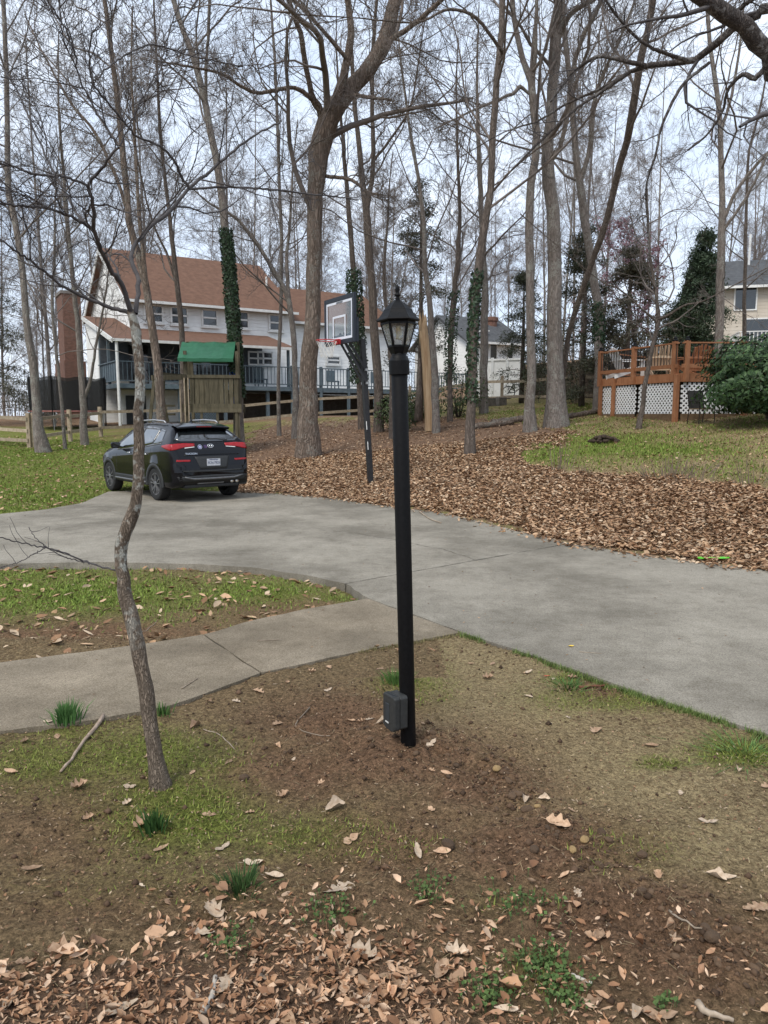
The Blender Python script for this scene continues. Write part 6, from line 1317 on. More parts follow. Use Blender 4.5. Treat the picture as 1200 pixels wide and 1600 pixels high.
# sides
for s in (-1, 1):
    zb1 = lambda y: ip(y, BLT) + .02
    tops = lambda y: min(ip(y, TZ) - .085, 1.555)
    for nm, y0, y1, tp in (('quarter_window', .62, 1.02, [(.80, 1.47), (1.02, 1.50)]), ('rear_door_window', 1.08, 1.90, None), ('front_door_window', 1.98, 3.10, [(1.98, 1.545), (2.4, 1.515), (2.65, 1.43), (3.1, 1.15)])):
        tp = tp or [(y0, 1.515), (1.5, 1.545), (y1, 1.55)]
        bt = [(y0, zb1(y0) + .03), ((y0 + y1) / 2, zb1((y0 + y1) / 2)), (y1, zb1(y1))]
        panel(nm, tp, bt, m_carglass, SUV, 'side', .005, side=s)
    panel('chrome_beltline', [(.60, zb1(.6) + .012), (1.5, zb1(1.5) - .01), (3.12, zb1(3.12) - .005)], [(.60, zb1(.6) - .008), (1.5, zb1(1.5) - .028), (3.12, zb1(3.12) - .022)], m_silver, SUV, 'side', .008, nu=24, nv=1, side=s)
    panel('sill_cladding', [(1.36, .47), (3.15, .47)], [(1.36, .31), (3.15, .31)], m_clad, SUV, 'side', .012, nu=20, side=s)
    panel('sill_trim', [(1.36, .385), (3.15, .385)], [(1.36, .345), (3.15, .345)], m_silver, SUV, 'side', .024, nu=20, nv=1, side=s)
    for ya in (RA, FA):
        m = MB(); ang = np.linspace(R(-8), R(188), 25); rw = []
        for a in ang:
            rr = []
            for r in (AR - .03, AR + .055):
                yy, zz = ya + r * math.cos(a), WR - .03 + r * math.sin(a); w = ip(yy, WZ) + .006; rr.append((s * w, yy, max(zz, .30)))
            rr.append((s * (ip(ya, WZ) - .12), ya + (AR - .03) * math.cos(a), max(WR - .03 + (AR - .03) * math.sin(a), .3))); rw.append([rr[2], rr[0], rr[1]])
        m.grid(rw); m.build('wheel_arch', m_clad, SUV, smooth=True, solid=.008)
    m = MB(); m.tube([(s * .60, .95, 1.63), (s * .60, 1.05, 1.672), (s * .605, 1.6, 1.69), (s * .60, 2.2, 1.672), (s * .59, 2.42, 1.61)], [.014, .017, .017, .017, .012], 8); m.build('roof_rail', m_rail, SUV, smooth=True)
    m = MB(); mx_ = s * .99; m.box((mx_, 2.88, 1.115), (.21, .11, .14)); mi = m.build('wing_mirror', m_paint, SUV, bevel=.04); 
    m = MB(); m.box((mx_, 2.823, 1.115), (.17, .006, .10)); m.build('mirror_glass', m_carglass, mi)
    m = MB(); m.beam((s * .86, 2.9, 1.07), (s * .93, 2.9, 1.09), .06, .04); m.build('mirror_stalk', m_clad, mi)
    for y in (1.35, 2.28): m = MB(); m.tube([(s * (ip(y, WZ) + .0), y - .09, .965), (s * (ip(y, WZ) + .028), y - .07, .968), (s * (ip(y, WZ) + .028), y + .07, .968), (s * ip(y, WZ), y + .09, .965)], .011, 6); m.build('door_handle', m_chrome, SUV, smooth=True)
    for y in (1.05, 1.94, 3.05): panel('door_gap', [(y, ip(y, BLT) - .02), (y + .006, ip(y, BLT) - .02)], [(y, .5 if y != 1.05 else .85), (y + .006, .5 if y != 1.05 else .85)], m_door, SUV, 'side', .0015, nu=2, nv=8, solid=.001, side=s)
m = MB(); m.box((0, 2.25, .42), (1.5, 3.9, .16)); m.build('underbody', m_clad, SUV)
m = MB(); m.box((0, RA, .55), (1.32, .82, .3)); m.box((0, FA, .55), (1.32, .82, .3)); m.build('wheel_well', m_door, SUV)
bm.free()
# wheels
for s in (-1, 1):
    for ya in (RA, FA):
        wh = MB(); wh.lathe([(.235, -.10), (.30, -.112), (.338, -.105), (.352, -.085), (.354, 0), (.352, .085), (.338, .105), (.30, .112), (.235, .10), (.225, 0), (.235, -.10)], 40, (0, 0, 0), cap=False, axis='x')
        wo = wh.build('wheel', m_tyre, SUV, smooth=True); wo.location = (s * .80, ya, WR)
        r_ = MB(); r_.lathe([(.234, -.09), (.24, .10 * s), (.225, .10 * s), (.218, .0)], 36, cap=False, axis='x')
        for k in range(5):
            for da in (-.16, .16):
                a = 2 * math.pi * k / 5 + .3; a1 = a + da * 1.3
                r_.beam((s * .085, .05 * math.cos(a + da), .05 * math.sin(a + da)), (s * .095, .228 * math.cos(a1), .228 * math.sin(a1)), .022, .032, (math.cos(a), 0, 0) if False else (1, 0, 0))
        r_.lathe([(.002, .075 * s), (.055, .085 * s), (.06, .10 * s), (.03, .108 * s), (.002, .108 * s)], 20, axis='x'); r_.build('rim', m_silver, wo)
        d_ = MB(); d_.lathe([(.002, .03 * s), (.225, .03 * s), (.225, .02 * s), (.002, .02 * s)], 30, axis='x'); d_.build('brake_disc', m_door, wo)

# ------------------------------------------------------------------ small things on the ground
def tuft(label, px, py, n, h, spread, seed, c0=(.035, .085, .02), c1=(.10, .19, .05), w=.004):
    p = gpt(px, py); rng = np.random.default_rng(seed); o = thing('grass_tuft', label, 'grass tuft', p)
    b = rng.normal(0, spread, (n, 3)); b[:, 2] = -.01; lean = np.stack([b[:, 0] * .7 + rng.normal(0, .10 * h, n), b[:, 1] * .7 + rng.normal(0, .10 * h, n), h * rng.uniform(.6, 1.15, n)], 1)
    a = rng.random(n) * 3.14; wv = np.stack([np.cos(a), np.sin(a), np.zeros(n)], 1) * w
    mid = b + lean * np.array((.4, .4, .62)); tip = b + lean; V = np.stack([b - wv, b + wv, mid + wv * .8, mid - wv * .8, tip + wv * .1, tip - wv * .1], 1).reshape(-1, 3)
    k = np.arange(n)[:, None] * 6; F4 = np.concatenate([k + np.array([[0, 1, 2, 3]]), k + np.array([[3, 2, 4, 5]])]); t = rng.random((n, 1)); col = np.repeat(np.array(c0) * (1 - t) + np.array(c1) * t, 6, 0)
    obj('blades', np_mesh('blades', V, F4, False, col), m_grass, o, 'stuff')
tuft('thick bright green grass tuft on the edge of the walkway', 104, 1128, 260, .11, .026, 1, (.06, .14, .04), (.13, .26, .08))
tuft('dark upright bulb leaves beside the foot of the slim tree', 243, 1300, 60, .09, .022, 2, (.02, .06, .015), (.06, .12, .03), .005)
tuft('dark green grass tuft beside the pale curled leaves', 378, 1392, 110, .065, .028, 3, (.03, .07, .02), (.08, .13, .04), .004)
tuft('small grass tuft behind the slim tree trunk', 254, 1118, 50, .07, .02, 4)
tuft('grass tuft hugging the driveway edge corner', 1165, 1178, 300, .035, .085, 5, (.06, .12, .03), (.14, .22, .06))
tuft('grass tuft beside the bark scraps along the driveway', 885, 1072, 170, .035, .05, 6, (.05, .11, .03), (.11, .19, .05))
tuft('grass growing close behind the power box', 622, 1068, 120, .09, .04, 7, (.06, .13, .03), (.13, .23, .06))
def weed(label, px, py, n, rad, seed):
    p = gpt(px, py); rng = np.random.default_rng(seed); o = thing('weed_patch', label, 'weeds', p); q = rng.normal(0, rad, (n, 2)); z = ground(p.x + q[:, 0], p.y + q[:, 1]) - p.z + rng.uniform(.008, .035, n)
    V, F4, col = leaf_tris(np.stack([q[:, 0], q[:, 1], z], 1), np.stack([rng.normal(0, .4, n), rng.normal(0, .4, n), np.ones(n)], 1), rng, .014, (.045, .085, .022), (.10, .15, .045), .9)
    obj('leaves', np_mesh('leaves', V, F4, False, col), m_grass, o, 'stuff')
    P = np.stack([np.stack([q[:, 0], q[:, 1], z], 1), np.stack([q[:, 0] * .93, q[:, 1] * .93, ground(p.x + q[:, 0] * .93, p.y + q[:, 1] * .93) - p.z - .004], 1)], 1); V, Fq = tubes(P, np.full((n, 2), .0012), 3); obj('stems', np_mesh('stems', V, Fq), M('weed_stem', (.06, .11, .03), (.09, .15, .05), 9), o, 'stuff')
weed('bright green clover patch below the dug soil', 855, 1515, 210, .055, 1); weed('lower clover patch among fallen leaves', 880, 1560, 110, .035, 2); weed('small green weeds at the rim of the leaf litter', 762, 1562, 120, .04, 3); weed('low green weeds on the dark soil', 815, 1418, 90, .07, 4); weed('tiny weed sprouts left of the leaf pair', 670, 1395, 80, .04, 5); weed('green weeds in the shredded leaves', 515, 1432, 90, .05, 6); weed('small weeds in front of the bulb leaves', 365, 1480, 70, .04, 7); weed('lone seedling on bare soil', 1042, 1572, 30, .015, 8)
m_stick = M('grey_stick', (.20, .155, .11), (.36, .29, .22), 30, rough=.9, rnd=.2)
def stick(label, pts, r, seed, mat=None, name='fallen_stick', cat='stick'):
    P = [gpt(*q) for q in pts]; c = P[0].copy(); o = thing(name, label, cat, c); rg = random.Random(seed); K = 10
    q = crom([(*p, 0) for p in P], K)[:, :3]; pts3 = []
    for i, v in enumerate(q): pts3.append((v[0], v[1], float(ground(v[0], v[1])) + r * .7 + abs(math.sin(i * 1.3 + seed)) * r * .5))
    m = MB(c); m.tube(pts3, [r * (1.1 - .5 * i / K) * rg.uniform(.85, 1.1) for i in range(K)], 6); m.build('stick_wood', mat or m_stick, o, smooth=True)
stick('short straight stick lying on the walkway', [(402, 1002), (440, 1001)], .004, 1)
stick('small twig on the walkway edge', [(284, 1077), (309, 1062)], .004, 2)
stick('pale curled vine on the bare soil', [(484, 1111), (468, 1124), (461, 1136), (488, 1148), (516, 1152)], .0035, 3)
stick('bent twig arching over the moss by the slim tree', [(318, 1141), (345, 1150), (367, 1172)], .0035, 4)
stick('twig beside the slim tree on the leaf strip', [(222, 988), (245, 972)], .004, 5)
stick('pale branch piece sticking out of the leaf litter', [(318, 1596), (330, 1570), (337, 1540)], .010, 6, M('bleached_stick', (.34, .30, .25), (.5, .45, .38), 30, rough=.9))
stick('thick brown branch piece at the dug soil edge', [(1088, 1580), (1110, 1590), (1145, 1604)], .011, 7)
stick('straw coloured stick on the dry soil right of the trench', [(1045, 1430), (1085, 1452), (1110, 1460)], .004, 8)
stick('thin stick on the driveway near the leaf bank', [(905, 1020), (940, 1023)], .0025, 9)
stick('short light stick beside the clover', [(893, 1532), (925, 1548)], .006, 10, bpy.data.materials['bleached_stick'])
stick('bark strip among grass at the driveway edge', [(905, 1078), (950, 1072)], .010, 11, M('red_brown_bark_strip', (.11, .04, .02), (.18, .08, .045), 30, rough=.9))
stick('crooked stick standing up to its neck in leaves by the driveway', [(655, 800), (672, 812), (690, 818)], .012, 12)
stick('exposed pale root crossing the moss', [(162, 1122), (148, 1142), (128, 1165), (112, 1190), (95, 1210)], .011, 13, M('pale_root_bark', (.24, .17, .12), (.40, .31, .24), 30, rough=.9, bump=.4), 'surface_root', 'root')
# toy shovel
ts = gpt(1098, 877); TS = thing('toy_shovel', 'lime green plastic toy shovel at the edge of the leaves', 'toy', ts + Vector((0, -.03, .028)), R(-12)); m_lime = M('lime_green_plastic', (.09, .48, .02), (.11, .55, .03), 5, rough=.35)
m = MB(); m.tube([(0, 0, .012), (.16, 0, .018)], .012, 8); m.build('handle', m_lime, TS, smooth=True)
m = MB(); m.tube([(-.06 + .035 * math.cos(a) + .03, .032 * math.sin(a), .014) for a in np.linspace(0, 6.283, 17)], .009, 6, cap=False); m.build('grip', m_lime, TS, smooth=True)
m = MB(); m.grid([[(.15 + .13 * i / 6, (j - 3) / 3 * .05 * math.sqrt(max(.05, 1 - (i / 6.4) ** 4)), .010 + .012 * ((j - 3) / 3) ** 2 + .008 * (i / 6)) for j in range(7)] for i in range(7)]); m.build('scoop', m_lime, TS, smooth=True, solid=.004)
# dug-up pile on the lawn
dp_ = gpt(944, 692); o = thing('soil_heap', 'small dark heap of dug soil and leaves on the green lawn', 'soil heap', dp_); m = MB(); rg = random.Random(3)
for k in range(60):
    a, r = rg.random() * 6.28, rg.random() ** .6 * .30; h_ = .17 * (1 - (r / .33) ** 2); s = rg.uniform(.03, .07); m.lathe([(.005, -s), (s * .9, -s * .3), (s, s * .2), (s * .5, s * .7), (.005, s * .8)], 5, (r * 1.25 * math.cos(a), r * math.sin(a), max(0, h_) + .0), rg.random() * 3)
m.build('clods', M('heap_soil', (.028, .018, .012), (.06, .04, .026), 14, rough=.95), o)
# cut stem clumps
def stems(label, px, py, n, h, spread, seed):
    p = gpt(px, py); rng = random.Random(seed); o = thing('cut_stem_clump', label, 'plant', p); m = MB()
    for k in range(n):
        x, y = rng.gauss(0, spread), rng.gauss(0, spread * .35); q = Vector((x + rng.gauss(0, .1) * h + x * .5, y, h * rng.uniform(.5, 1.15))); z = float(ground(p.x + x, p.y + y)) - p.z; m.tube([(x, y, z - .03), (x * .5 + q.x * .5, y, z + q.z * .5), (q.x, q.y, z + q.z)], [.008, .006, .004], 4)
    m.build('stems', M('dry_stem_%d' % seed, (.13, .10, .07), (.22, .17, .12), 10), o)
stems('loose clump of dry upright stems at the leaf bank edge', 873, 735, 20, .55, .14, 1); stems('dense row of cut brown stems at the leaf bank edge', 1042, 747, 46, .36, .32, 2); stems('short dry stems beside the dense cut row', 1082, 752, 22, .34, .16, 3); stems('few thin stems near the shrub end of the leaf bank', 1170, 758, 16, .42, .22, 4); stems('tiny stem stubs by the loose clump', 911, 740, 10, .16, .06, 5)
# ------------------------------------------------------------------ leaves, grass, crumbs
def scatter(n, x0, x1, y0, y1, rng, pdf=None):
    x = rng.uniform(x0, x1, n); y = rng.uniform(y0, y1, n)
    if pdf is not None: k = rng.random(n) < pdf(x, y); x, y = x[k], y[k]
    k = ~(inpoly(x, y, drive_poly) | inpoly(x, y, walk_poly)); return x[k], y[k]
def mask_at(i):
    return lambda x, y: masks(x, y, ground(x, y))[i]
LEAFC = np.array([(.31, .19, .105), (.38, .255, .155), (.23, .13, .07), (.46, .345, .235), (.28, .17, .10), (.18, .10, .055), (.41, .27, .165)])
def leaf_field(name, x, y, size, rng, label, tilt=.35, pile=.03, bright=1.0, aspect=.5, curl=1.0):
    n = len(x); z = ground(x, y); a = rng.random(n) * 6.283; s = size * rng.uniform(.55, 1.35, n)
    u = np.stack([np.cos(a), np.sin(a), rng.normal(0, tilt, n)], 1); u /= np.linalg.norm(u, axis=1, keepdims=True)
    up = np.stack([rng.normal(0, tilt, n), rng.normal(0, tilt, n), np.ones(n)], 1); v = np.cross(up, u); v /= np.linalg.norm(v, axis=1, keepdims=True); w = np.cross(u, v)
    c = np.stack([x, y, z + .006 + pile * rng.random(n) ** 1.5], 1); asp = aspect * rng.uniform(.6, 1.2, n)
    cu = rng.uniform(-.12, .3, n) * curl
    def pt(a_, b_, h_): return c + u * (s * a_)[:, None] + v * (s * asp * b_)[:, None] + w * (s * h_ * cu)[:, None]
    pts = [pt(-.5, 0, .6), pt(-.15, .55, 1.0), pt(-.15, -.55, 1.0), pt(0, 0, 0), pt(.22, .42, .9), pt(.22, -.42, .9), pt(.52, 0, .7)]
    V = np.stack(pts, 1).reshape(-1, 3); k = np.arange(n)[:, None] * 7
    F3 = np.concatenate([k + np.array([f]) for f in ((0, 3, 1), (0, 2, 3), (1, 3, 4), (2, 5, 3), (4, 3, 6), (3, 5, 6))])
    col = LEAFC[rng.integers(0, len(LEAFC), n)] * rng.uniform(.8, 1.5, (n, 1)) * bright
    return tag(obj(name, np_mesh(name, V, F3, False, np.repeat(col, 7, 0)), m_leaf), label, 'leaf litter', kind='stuff')
rng = np.random.default_rng(99); ml = mask_at(3)
# leaf bank beyond the driveway
x, y = scatter(115000, -4.5, 9, 8, 14.5, rng, ml); x2, y2 = scatter(95000, -7, 9, 14.5, 22, rng, ml); x3, y3 = scatter(16000, -9, 12, 22, 36, rng, ml)
def flat_field(name, x, y, size, rng, label):
    c = np.stack([x, y, ground(x, y) + .01 + .04 * rng.random(len(x)) ** 1.5], 1)
    V, F4, _ = leaf_tris(c, np.stack([rng.normal(0, .36, len(x)), rng.normal(0, .36, len(x)), np.ones(len(x))], 1), rng, size, (1, 1, 1), (1, 1, 1), .52)
    col = LEAFC[rng.integers(0, len(LEAFC), len(x))] * rng.uniform(.8, 1.5, (len(x), 1))
    return tag(obj(name, np_mesh(name, V, F4, False, np.repeat(col, 4, 0)), m_leaf), label, 'leaf litter', kind='stuff')
flat_field('leaf_litter', np.concatenate([x2, x3]), np.concatenate([y2, y3]), .078, rng, 'brown carpet of fallen leaves under the big oak and the hoop')
leaf_field('leaf_litter', x, y, .072, rng, 'deep brown bank of fallen leaves along the far edge of the driveway', .36, .045)
# scattered leaves on the lawns
x, y = scatter(22000, -16, 12, 13, 32, rng, lambda x, y: .55 * (1 - ml(x, y))); xb, yb2_ = scatter(2600, -7, .4, 5.0, 9, rng, lambda x, y: .35 + 0 * x)
leaf_field('scattered_leaves', np.concatenate([x, xb]), np.concatenate([y, yb2_]), .085, rng, 'thin scatter of dry leaves over the lawns', .3, .02)
# near shredded leaf litter
def ml2(x, y): return np.clip(ml(x, y) * (.1 + 1.5 * fbm(x, y, 3.5, 3, 91)) + .6 * (1 - sstep(1.8, 2.75, y)) * np.clip(fbm(x, y, 2.0, 4, 92) - .36, 0, 1) * 1.6, 0, 1)
for cnt, sz, asp_, nm_, lb in ((60000, .020, .30, 'leaf_shreds', 'fine shredded leaf bits mixed into the foreground litter'), (15000, .034, .44, 'shredded_leaves', 'shredded pinkish brown leaf litter in front of the bare soil'), (2200, .055, .5, 'broken_leaves', 'broken larger leaves lying over the shredded litter')):
    x, y = scatter(cnt, -2.4, 2.4, 1.25, 3.6, rng, ml2); leaf_field(nm_, x, y, sz, rng, lb, .40, .018, np.array((1.08, 1.02, 1.03)), asp_, 1.7)
x, y = scatter(40000, -3.2, 3.2, 1.3, 5.6, rng, lambda x, y: .28 + .5 * fbm(x, y, 1.5, 3, 71) * (y < 3.2))
leaf_field('leaf_crumbs', x, y, .013, rng, 'crumbled leaf bits over the soil', .35, .006, .72, .4)
# leaves blown onto the slab edge
e = np.array(gp(DRIVE_FAR)); n = 700; k = rng.integers(1, len(e) - 3, n); t = rng.random((n, 1)); q = e[k] * (1 - t) + e[k + 1] * t; q = q + np.abs(rng.normal(0, .13, (n, 1))) * np.array([[-.733, -.68]])
leaf_field('leaf_drift', q[:, 0], q[:, 1], .07, rng, 'leaves drifted onto the far rim of the driveway', .3, .015)
# litter specks and twigs blown over the slabs
n = 900; q = np.stack([rng.uniform(-7, 6, n), rng.uniform(4, 16, n)], 1); q = q[inpoly(q[:, 0], q[:, 1], drive_poly) | inpoly(q[:, 0], q[:, 1], walk_poly)]
leaf_field('slab_debris', q[:, 0], q[:, 1], .022, rng, 'small leaf specks blown over the concrete', .15, .0, .8, .4)
# grass
def blades(name, x, y, h, w, rng, label, c0, c1, lean=.5, flat=False, kind='grass'):
    n = len(x); z = ground(x, y); a = rng.random(n) * 6.283; hh = h * rng.uniform(.5, 1.4, n)
    b = np.stack([x, y, z - .004], 1); wv = np.stack([-np.sin(a), np.cos(a), np.zeros(n)], 1) * (w * rng.uniform(.6, 1.3, n))[:, None]
    if flat: tip = b + np.stack([np.cos(a) * hh, np.sin(a) * hh, .008 + rng.random(n) * .014], 1); b[:, 2] += .008
    else: tip = b + np.stack([np.cos(a) * hh * lean * rng.random(n), np.sin(a) * hh * lean * rng.random(n), hh], 1)
    if flat:
        V = np.stack([b - wv, b + wv, tip + wv * .6, tip - wv * .6], 1).reshape(-1, 3); F_ = np.arange(n * 4).reshape(n, 4); m_ = 4
    else:
        V = np.stack([b - wv, b + wv, tip], 1).reshape(-1, 3); F_ = np.arange(n * 3).reshape(n, 3); m_ = 3
    t = rng.random((n, 1)); col = (np.array(c0) * (1 - t) + np.array(c1) * t) * rng.uniform(.8, 1.2, (n, 1))
    return tag(obj(name, np_mesh(name, V, F_, False, np.repeat(col, m_, 0)), m_grass), label, kind, kind='stuff')
mg = mask_at(0); GR0, GR1 = (.09, .15, .022), (.24, .31, .065)
x, y = scatter(130000, -16, -4, 12.5, 30, rng, lambda x, y: mg(x, y) * .8); blades('lawn_grass', x, y, .045, .010, rng, 'short green lawn beside the SUV', GR0, GR1, 1.0)
x, y = scatter(110000, 1, 13, 13, 30, rng, lambda x, y: mg(x, y) * .9); blades('lawn_grass', x, y, .055, .013, rng, 'patchy green lawn in front of the orange deck', GR0, GR1, 1.0)
x, y = scatter(70000, 1, 13, 12, 30, rng, lambda x, y: mask_at(2)(x, y) * .5 * (y > 12)); blades('dormant_grass', x, y, .045, .013, rng, 'dry straw-coloured turf in front of the orange deck', (.20, .16, .075), (.36, .29, .15), 1.4)
x, y = scatter(95000, -6.5, .4, 4.9, 10, rng, lambda x, y: np.clip(mg(x, y) ** 1.6 * (1.7 * fbm(x, y, 2.6, 4, 58) - .2), 0, 1)); blades('island_grass', x, y, .030, .006, rng, 'green grass strip between the walkway and the driveway', (.09, .15, .022), (.25, .32, .065), 1.5)
x, y = scatter(16000, -6.5, .4, 4.9, 10, rng, lambda x, y: .6 + 0 * x); blades('island_straw', x, y, .035, .002, rng, 'dead straw among the grass strip', (.16, .12, .06), (.38, .30, .17), flat=True, kind='straw')
x, y = scatter(300000, -3, 3.4, 1.4, 6.2, rng, lambda x, y: np.clip(mg(x, y) * (.45 + 1.1 * fbm(x, y, 8, 3, 55)) - .22, 0, 1) ** 1.2); blades('moss_grass', x, y, .018, .0032, rng, 'thin mossy green growth on the bare soil', (.095, .125, .022), (.24, .265, .06), 1.8)
x, y = scatter(34000, -3, 3.6, 1.4, 6.6, rng, lambda x, y: .18 + .6 * mask_at(2)(x, y)); blades('straw_bits', x, y, .028, .0011, rng, 'dry straw bits lying over the soil', (.13, .095, .05), (.36, .28, .16), flat=True, kind='straw')
# grass fringe along the slab rims
e = np.array(gp([(575, 935), (530, 911), (480, 899), (400, 887), (300, 881)])); e2 = np.array(gp([WALK_JOINT] + DRIVE_RIGHT[:4])); 
def fringe(e, n, nrm, rng):
    k = rng.integers(0, len(e) - 1, n); t = rng.random((n, 1)); q = e[k] * (1 - t) + e[k + 1] * t; return q + np.array(nrm)[None] * np.abs(rng.normal(.01, .03, (n, 1)))
q = fringe(e2, 4200, (-.72, -.69), rng); keep = fbm(q[:, 0], q[:, 1], 2.2, 3, 5) > .47; q = q[keep]; blades('edge_grass', q[:, 0], q[:, 1], .035, .003, rng, 'ragged grass fringe along the near driveway edge', (.07, .12, .025), (.2, .25, .08), 1.0)
e3 = np.array(gp([WALK_JOINT, (640, 1003), (560, 1018)])); q = fringe(e3, 700, (.1, -1), rng); blades('edge_grass', q[:, 0], q[:, 1], .03, .003, rng, 'dry grass fringe along the near walkway edge', (.14, .12, .05), (.3, .26, .12), 1.0)
# crumbs of soil
ms = mask_at(1); x, y = scatter(60000, -2.6, 3.2, 1.35, 5.6, rng, lambda x, y: ms(x, y) ** 2 * .4 + .05 + .8 * np.exp(-(trench_d(x, y) / .14) ** 2))
n = len(x); s = .0045 * np.exp(rng.normal(0, .55, n)); s = np.clip(s, .002, .02); oc = np.array([(1, 0, 0), (-1, 0, 0), (0, 1, 0), (0, -1, 0), (0, 0, 1), (0, 0, -1)], float)
V = oc[None] * rng.uniform(.6, 1.3, (n, 6, 1)) * s[:, None, None]; V += np.stack([x, y, ground(x, y) + s * .3], 1)[:, None]
F3 = (np.arange(n)[:, None, None] * 6 + np.array([(0, 2, 4), (2, 1, 4), (1, 3, 4), (3, 0, 4), (2, 0, 5), (1, 2, 5), (3, 1, 5), (0, 3, 5)])[None]).reshape(-1, 3)
cc = np.array((.075, .046, .028)) * rng.uniform(.6, 1.9, (n, 1)); tag(obj('soil_crumbs', np_mesh('soil_crumbs', V.reshape(-1, 3), F3, False, np.repeat(cc, 6, 0)), m_leaf), 'loose crumbs of freshly dug soil', 'soil', kind='stuff')
# clods one can pick out
def rock_mesh(seed):
    rg = np.random.default_rng(seed); bm = bmesh.new(); bmesh.ops.create_icosphere(bm, subdivisions=2, radius=1)
    d = rg.normal(size=(7, 3)); d /= np.linalg.norm(d, axis=1, keepdims=True)
    for v in bm.verts:
        c = np.array(v.co); k = 1 - .28 * max(0, float((d @ c).max()) - .75) * 4 * .5 + rg.normal(0, .05); v.co = Vector(c * k * np.array((1.15, .85, .65)))
    me = bpy.data.meshes.new('clod'); bm.to_mesh(me); bm.free(); return me
m_clod = M('brown_clod', (.075, .045, .026), (.15, .095, .055), 60, rough=.95, bump=.5, rnd=.35); m_ochre = M('ochre_stone', (.24, .15, .06), (.36, .25, .12), 50, rough=.9, bump=.4)
rocks = [rock_mesh(k) for k in range(5)]
named = [(700, 1325, .030, 'large brown clod beside the leaf pair on dug soil', 0), (776, 1210, .022, 'ochre stone in the trench line below the lamp', 1), (913, 1320, .020, 'ochre stone at the head of the dark dug strip', 1), (895, 1332, .018, 'small ochre stone touching the oak leaf', 1), (742, 1316, .011, 'grey pebble on the smooth soil', 0), (578, 1157, .017, 'rounded clod to the left of the lamp foot', 0), (1003, 1340, .022, 'dark clod where the strip meets dry grass', 0), (835, 1330, .022, 'brown clod behind the large oak leaf', 0), (800, 1250, .024, 'flat dark clod in the trench line', 0), (650, 1180, .018, 'clod leaning on the lamp foot', 0), (488, 1490, .024, 'dark clod at the rim of the shredded leaves', 0), (840, 1262, .016, 'yellow-brown stone beside a white chip', 1)]
for px, py, s, lb, oc_ in named:
    p = gpt(px, py); o = obj('soil_clod', rocks[len(lb) % 5], None); me = o.data
    if oc_: o.data = me.copy(); o.data.materials.clear(); o.data.materials.append(m_ochre)
    elif not me.materials: me.materials.append(m_clod)
    o.location = p + Vector((0, 0, s * .3)); o.scale = (s, s, s); o.rotation_euler = (0, 0, len(lb)); tag(o, lb, 'clod')
for me in rocks:
    if not me.materials: me.materials.append(m_clod)
x, y = scatter(60000, -1.0, 1.9, 1.7, 4.2, rng, lambda x, y: np.exp(-(trench_d(x, y) / .12) ** 2) * .5 + .01 * ms(x, y)); x, y = x[:150], y[:150]
for k in range(len(x)):
    s = float(np.clip(.011 * math.exp(rng.normal(0, .4)), .006, .028)); o = obj('soil_clod', rocks[k % 5], m_clod); o.location = (x[k], y[k], float(ground(x[k], y[k])) + s * .25); o.scale = (s, s, s); o.rotation_euler = (rng.uniform(-.5, .5), rng.uniform(-.5, .5), rng.uniform(0, 6)); tag(o, 'small loose brown clod on the freshly dug strip', 'clod', 'loose clods on the dug strip')
# ------------------------------------------------------------------ single fallen leaves
def oak_leaf(seed, lobes=3, L=1.0, wd=.32, curl=.25):
    rg = random.Random(seed); up, dn = [], []; N_ = lobes * 4 + 2
    for i in range(N_ + 1):
        t = i / N_; env = math.sin(math.pi * min(1, t * .92 + .06)) ** .7 * wd; ph = (t * lobes) % 1.0; lob = .38 + .62 * abs(math.sin(math.pi * ph)) if lobes > 1 else 1.0
        up.append((t * L - L / 2 + .05 * lob * L * .5, env * lob * rg.uniform(.85, 1.15))); dn.append((t * L - L / 2 + .05 * lob * L * .5, -env * lob * rg.uniform(.85, 1.15)))
    V, F_ = [], []; k1, k2, tw = rg.uniform(-.1, 1) * curl, rg.uniform(.0, 1.3) * curl, rg.uniform(-.5, .5)
    def z(x, y): return k1 * x * x * 1.6 + k2 * y * y * 5 + tw * x * y * 1.2 + .01 * math.sin(x * 17 + seed)
    for i in range(N_ + 1):
        t = i / N_; cx = t * L - L / 2
        for x, y in (up[i], ((up[i][0] + cx) / 2, up[i][1] * .5), (cx, 0), ((dn[i][0] + cx) / 2, dn[i][1] * .5), dn[i]): V.append((x, y, z(x, y) - (.0 if y else .012)))
    for i in range(N_):
        for j in range(4): F_.append((i * 5 + j, (i + 1) * 5 + j, (i + 1) * 5 + j + 1, i * 5 + j + 1))
    b = len(V); V += [(-L / 2 - .22, -.01, .03), (-L / 2 - .22, .01, .03), (-L / 2 + .02, .012, .0), (-L / 2 + .02, -.012, .0)]; F_.append((b, b + 1, b + 2, b + 3))
    zmin = min(v[2] for v in V); V = [(x, y, zz - zmin) for x, y, zz in V]; me = bpy.data.meshes.new('leaf'); me.from_pydata(V, [], F_); me.update()
    for p in me.polygons: p.use_smooth = True
    return me
m_ind = M('dry_leaf_tan', (.26, .16, .095), (.42, .285, .185), 5, rough=.75, rnd=.35, spec=.25); m_pale = M('dry_leaf_pale', (.37, .275, .19), (.52, .415, .31), 6, rough=.75, rnd=.2, spec=.25)
shapes = [oak_leaf(k, (3, 3, 1, 4, 1, 3, 1, 2)[k], 1.0, (.34, .30, .22, .33, .26, .36, .18, .30)[k], (.3, .5, .5, .25, .9, .6, .7, .4)[k]) for k in range(8)]
pale_shapes = [m_.copy() for m_ in shapes]
for m_ in shapes: m_.materials.append(m_ind)
for m_ in pale_shapes: m_.materials.append(m_pale)
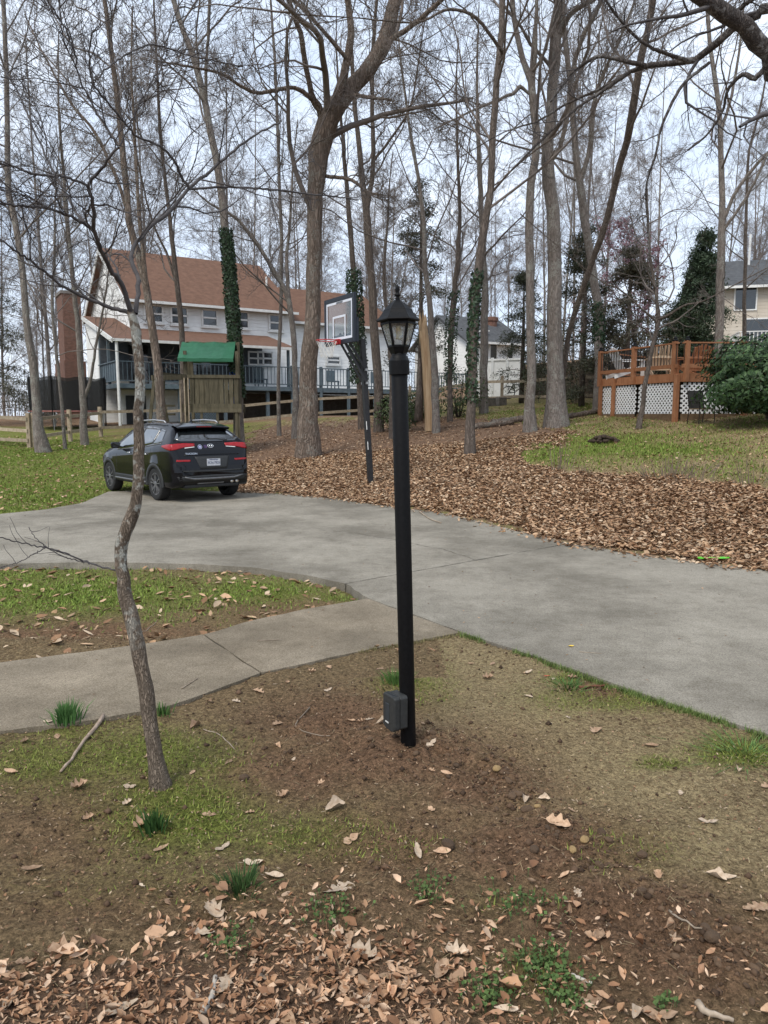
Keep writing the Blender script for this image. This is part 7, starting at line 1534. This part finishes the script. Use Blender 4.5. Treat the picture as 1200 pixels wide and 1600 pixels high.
def lay(o, x, y, s, rz, rg):
    e_ = s * .3; zx = (float(ground(x + e_, y)) - float(ground(x - e_, y))) / (2 * e_); zy = (float(ground(x, y + e_)) - float(ground(x, y - e_))) / (2 * e_)
    nrm = Vector((-zx, -zy, 1)).normalized(); q = Vector((0, 0, 1)).rotation_difference(nrm) @ Matrix.Rotation(rz, 3, 'Z').to_quaternion()
    o.rotation_mode = 'QUATERNION'; o.rotation_quaternion = q; o.location = (x, y, float(ground(x, y)) + .003); o.scale = (s, s, s)
rg = random.Random(12)
big = [(528, 1392, .125, 3, 1, 'large pale lobed oak leaf lying alone below the moss', 20), (872, 1290, .10, 0, 0, 'curled tan oak leaf on the head of the dug strip', -20), (575, 1555, .13, 0, 0, 'big brown lobed oak leaf half under the leaf litter edge', 40), (570, 1497, .09, 5, 1, 'pale jagged oak leaf at the litter rim', -30), (395, 1352, .075, 7, 1, 'bleached curled leaf on top of the pale cluster', 10), (428, 1372, .075, 2, 1, 'bleached leaf at the lower end of the pale cluster', -15), (348, 1328, .07, 7, 1, 'pale crumpled leaf behind the dark grass tuft', 50), (936, 1470, .085, 2, 0, 'upright pinkish tan leaf on the dark soil', 60), (690, 1335, .07, 2, 0, 'tan leaf leaning on the large clod', 10), (712, 1499, .075, 5, 1, 'small pale jagged leaf on brown soil', 5), (123, 1232, .085, 5, 0, 'tan lobed leaf on the moss left of the slim tree', 60), (203, 1232, .06, 7, 1, 'pale broken leaf near the slim tree', 0), (892, 1011, .045, 2, 2, 'small yellow leaf on the grey driveway', 0), (855, 1058, .04, 6, 3, 'tiny red scrap on the dry ground by the driveway', 0), (850, 1250, .05, 4, 1, 'white curled chip beside the trench stones', 0), (1050, 1452, .06, 2, 0, 'lone tan leaf at the far end of the dark soil', 70), (100, 1490, .09, 5, 0, 'big cream leaf at the corner of the leaf litter', 20), (1030, 1590, .10, 7, 0, 'rolled pale brown leaf at the front edge of the soil', -10), (75, 1130, .055, 7, 1, 'small bleached leaf under the walkway grass tuft', 0)]
m_yel = M('yellow_leaf', (.62, .42, .05), (.7, .5, .08), 8, rough=.6); m_redl = M('red_scrap', (.5, .05, .03), (.6, .08, .05), 8, rough=.6)
for px, py, s, k, pal, lb, rz in big:
    p = gpt(px, py); me = (shapes, pale_shapes, None, None)[pal]; me = me[k] if me else shapes[k].copy()
    if pal > 1: me.materials.clear(); me.materials.append(m_yel if pal == 2 else m_redl)
    o = obj('fallen_leaf', me, None); lay(o, p.x, p.y, s, R(rz), rg); tag(o, lb, 'leaf')
x, y = scatter(2600, -2.6, 3.0, 1.35, 5.0, rng, lambda x, y: np.clip(.16 + .55 * (1 - sstep(1.6, 2.6, y)) + .3 * fbm(x, y, .9, 3, 33) - .12, 0, 1) * (x < 2.2 + 0 * y)); x, y = x[:270], y[:270]
for k in range(len(x)):
    s = rg.uniform(.03, .075) if rg.random() < .85 else rg.uniform(.07, .10); pal = rg.random() < .3; o = obj('fallen_leaf', (pale_shapes if pal else shapes)[rg.randrange(8)], None); lay(o, float(x[k]), float(y[k]), s, rg.uniform(0, 6.28), rg)
    tag(o, 'pale dry leaf scattered on the foreground soil' if pal else 'brown dry leaf scattered on the foreground soil', 'leaf', 'leaves scattered on the foreground soil')
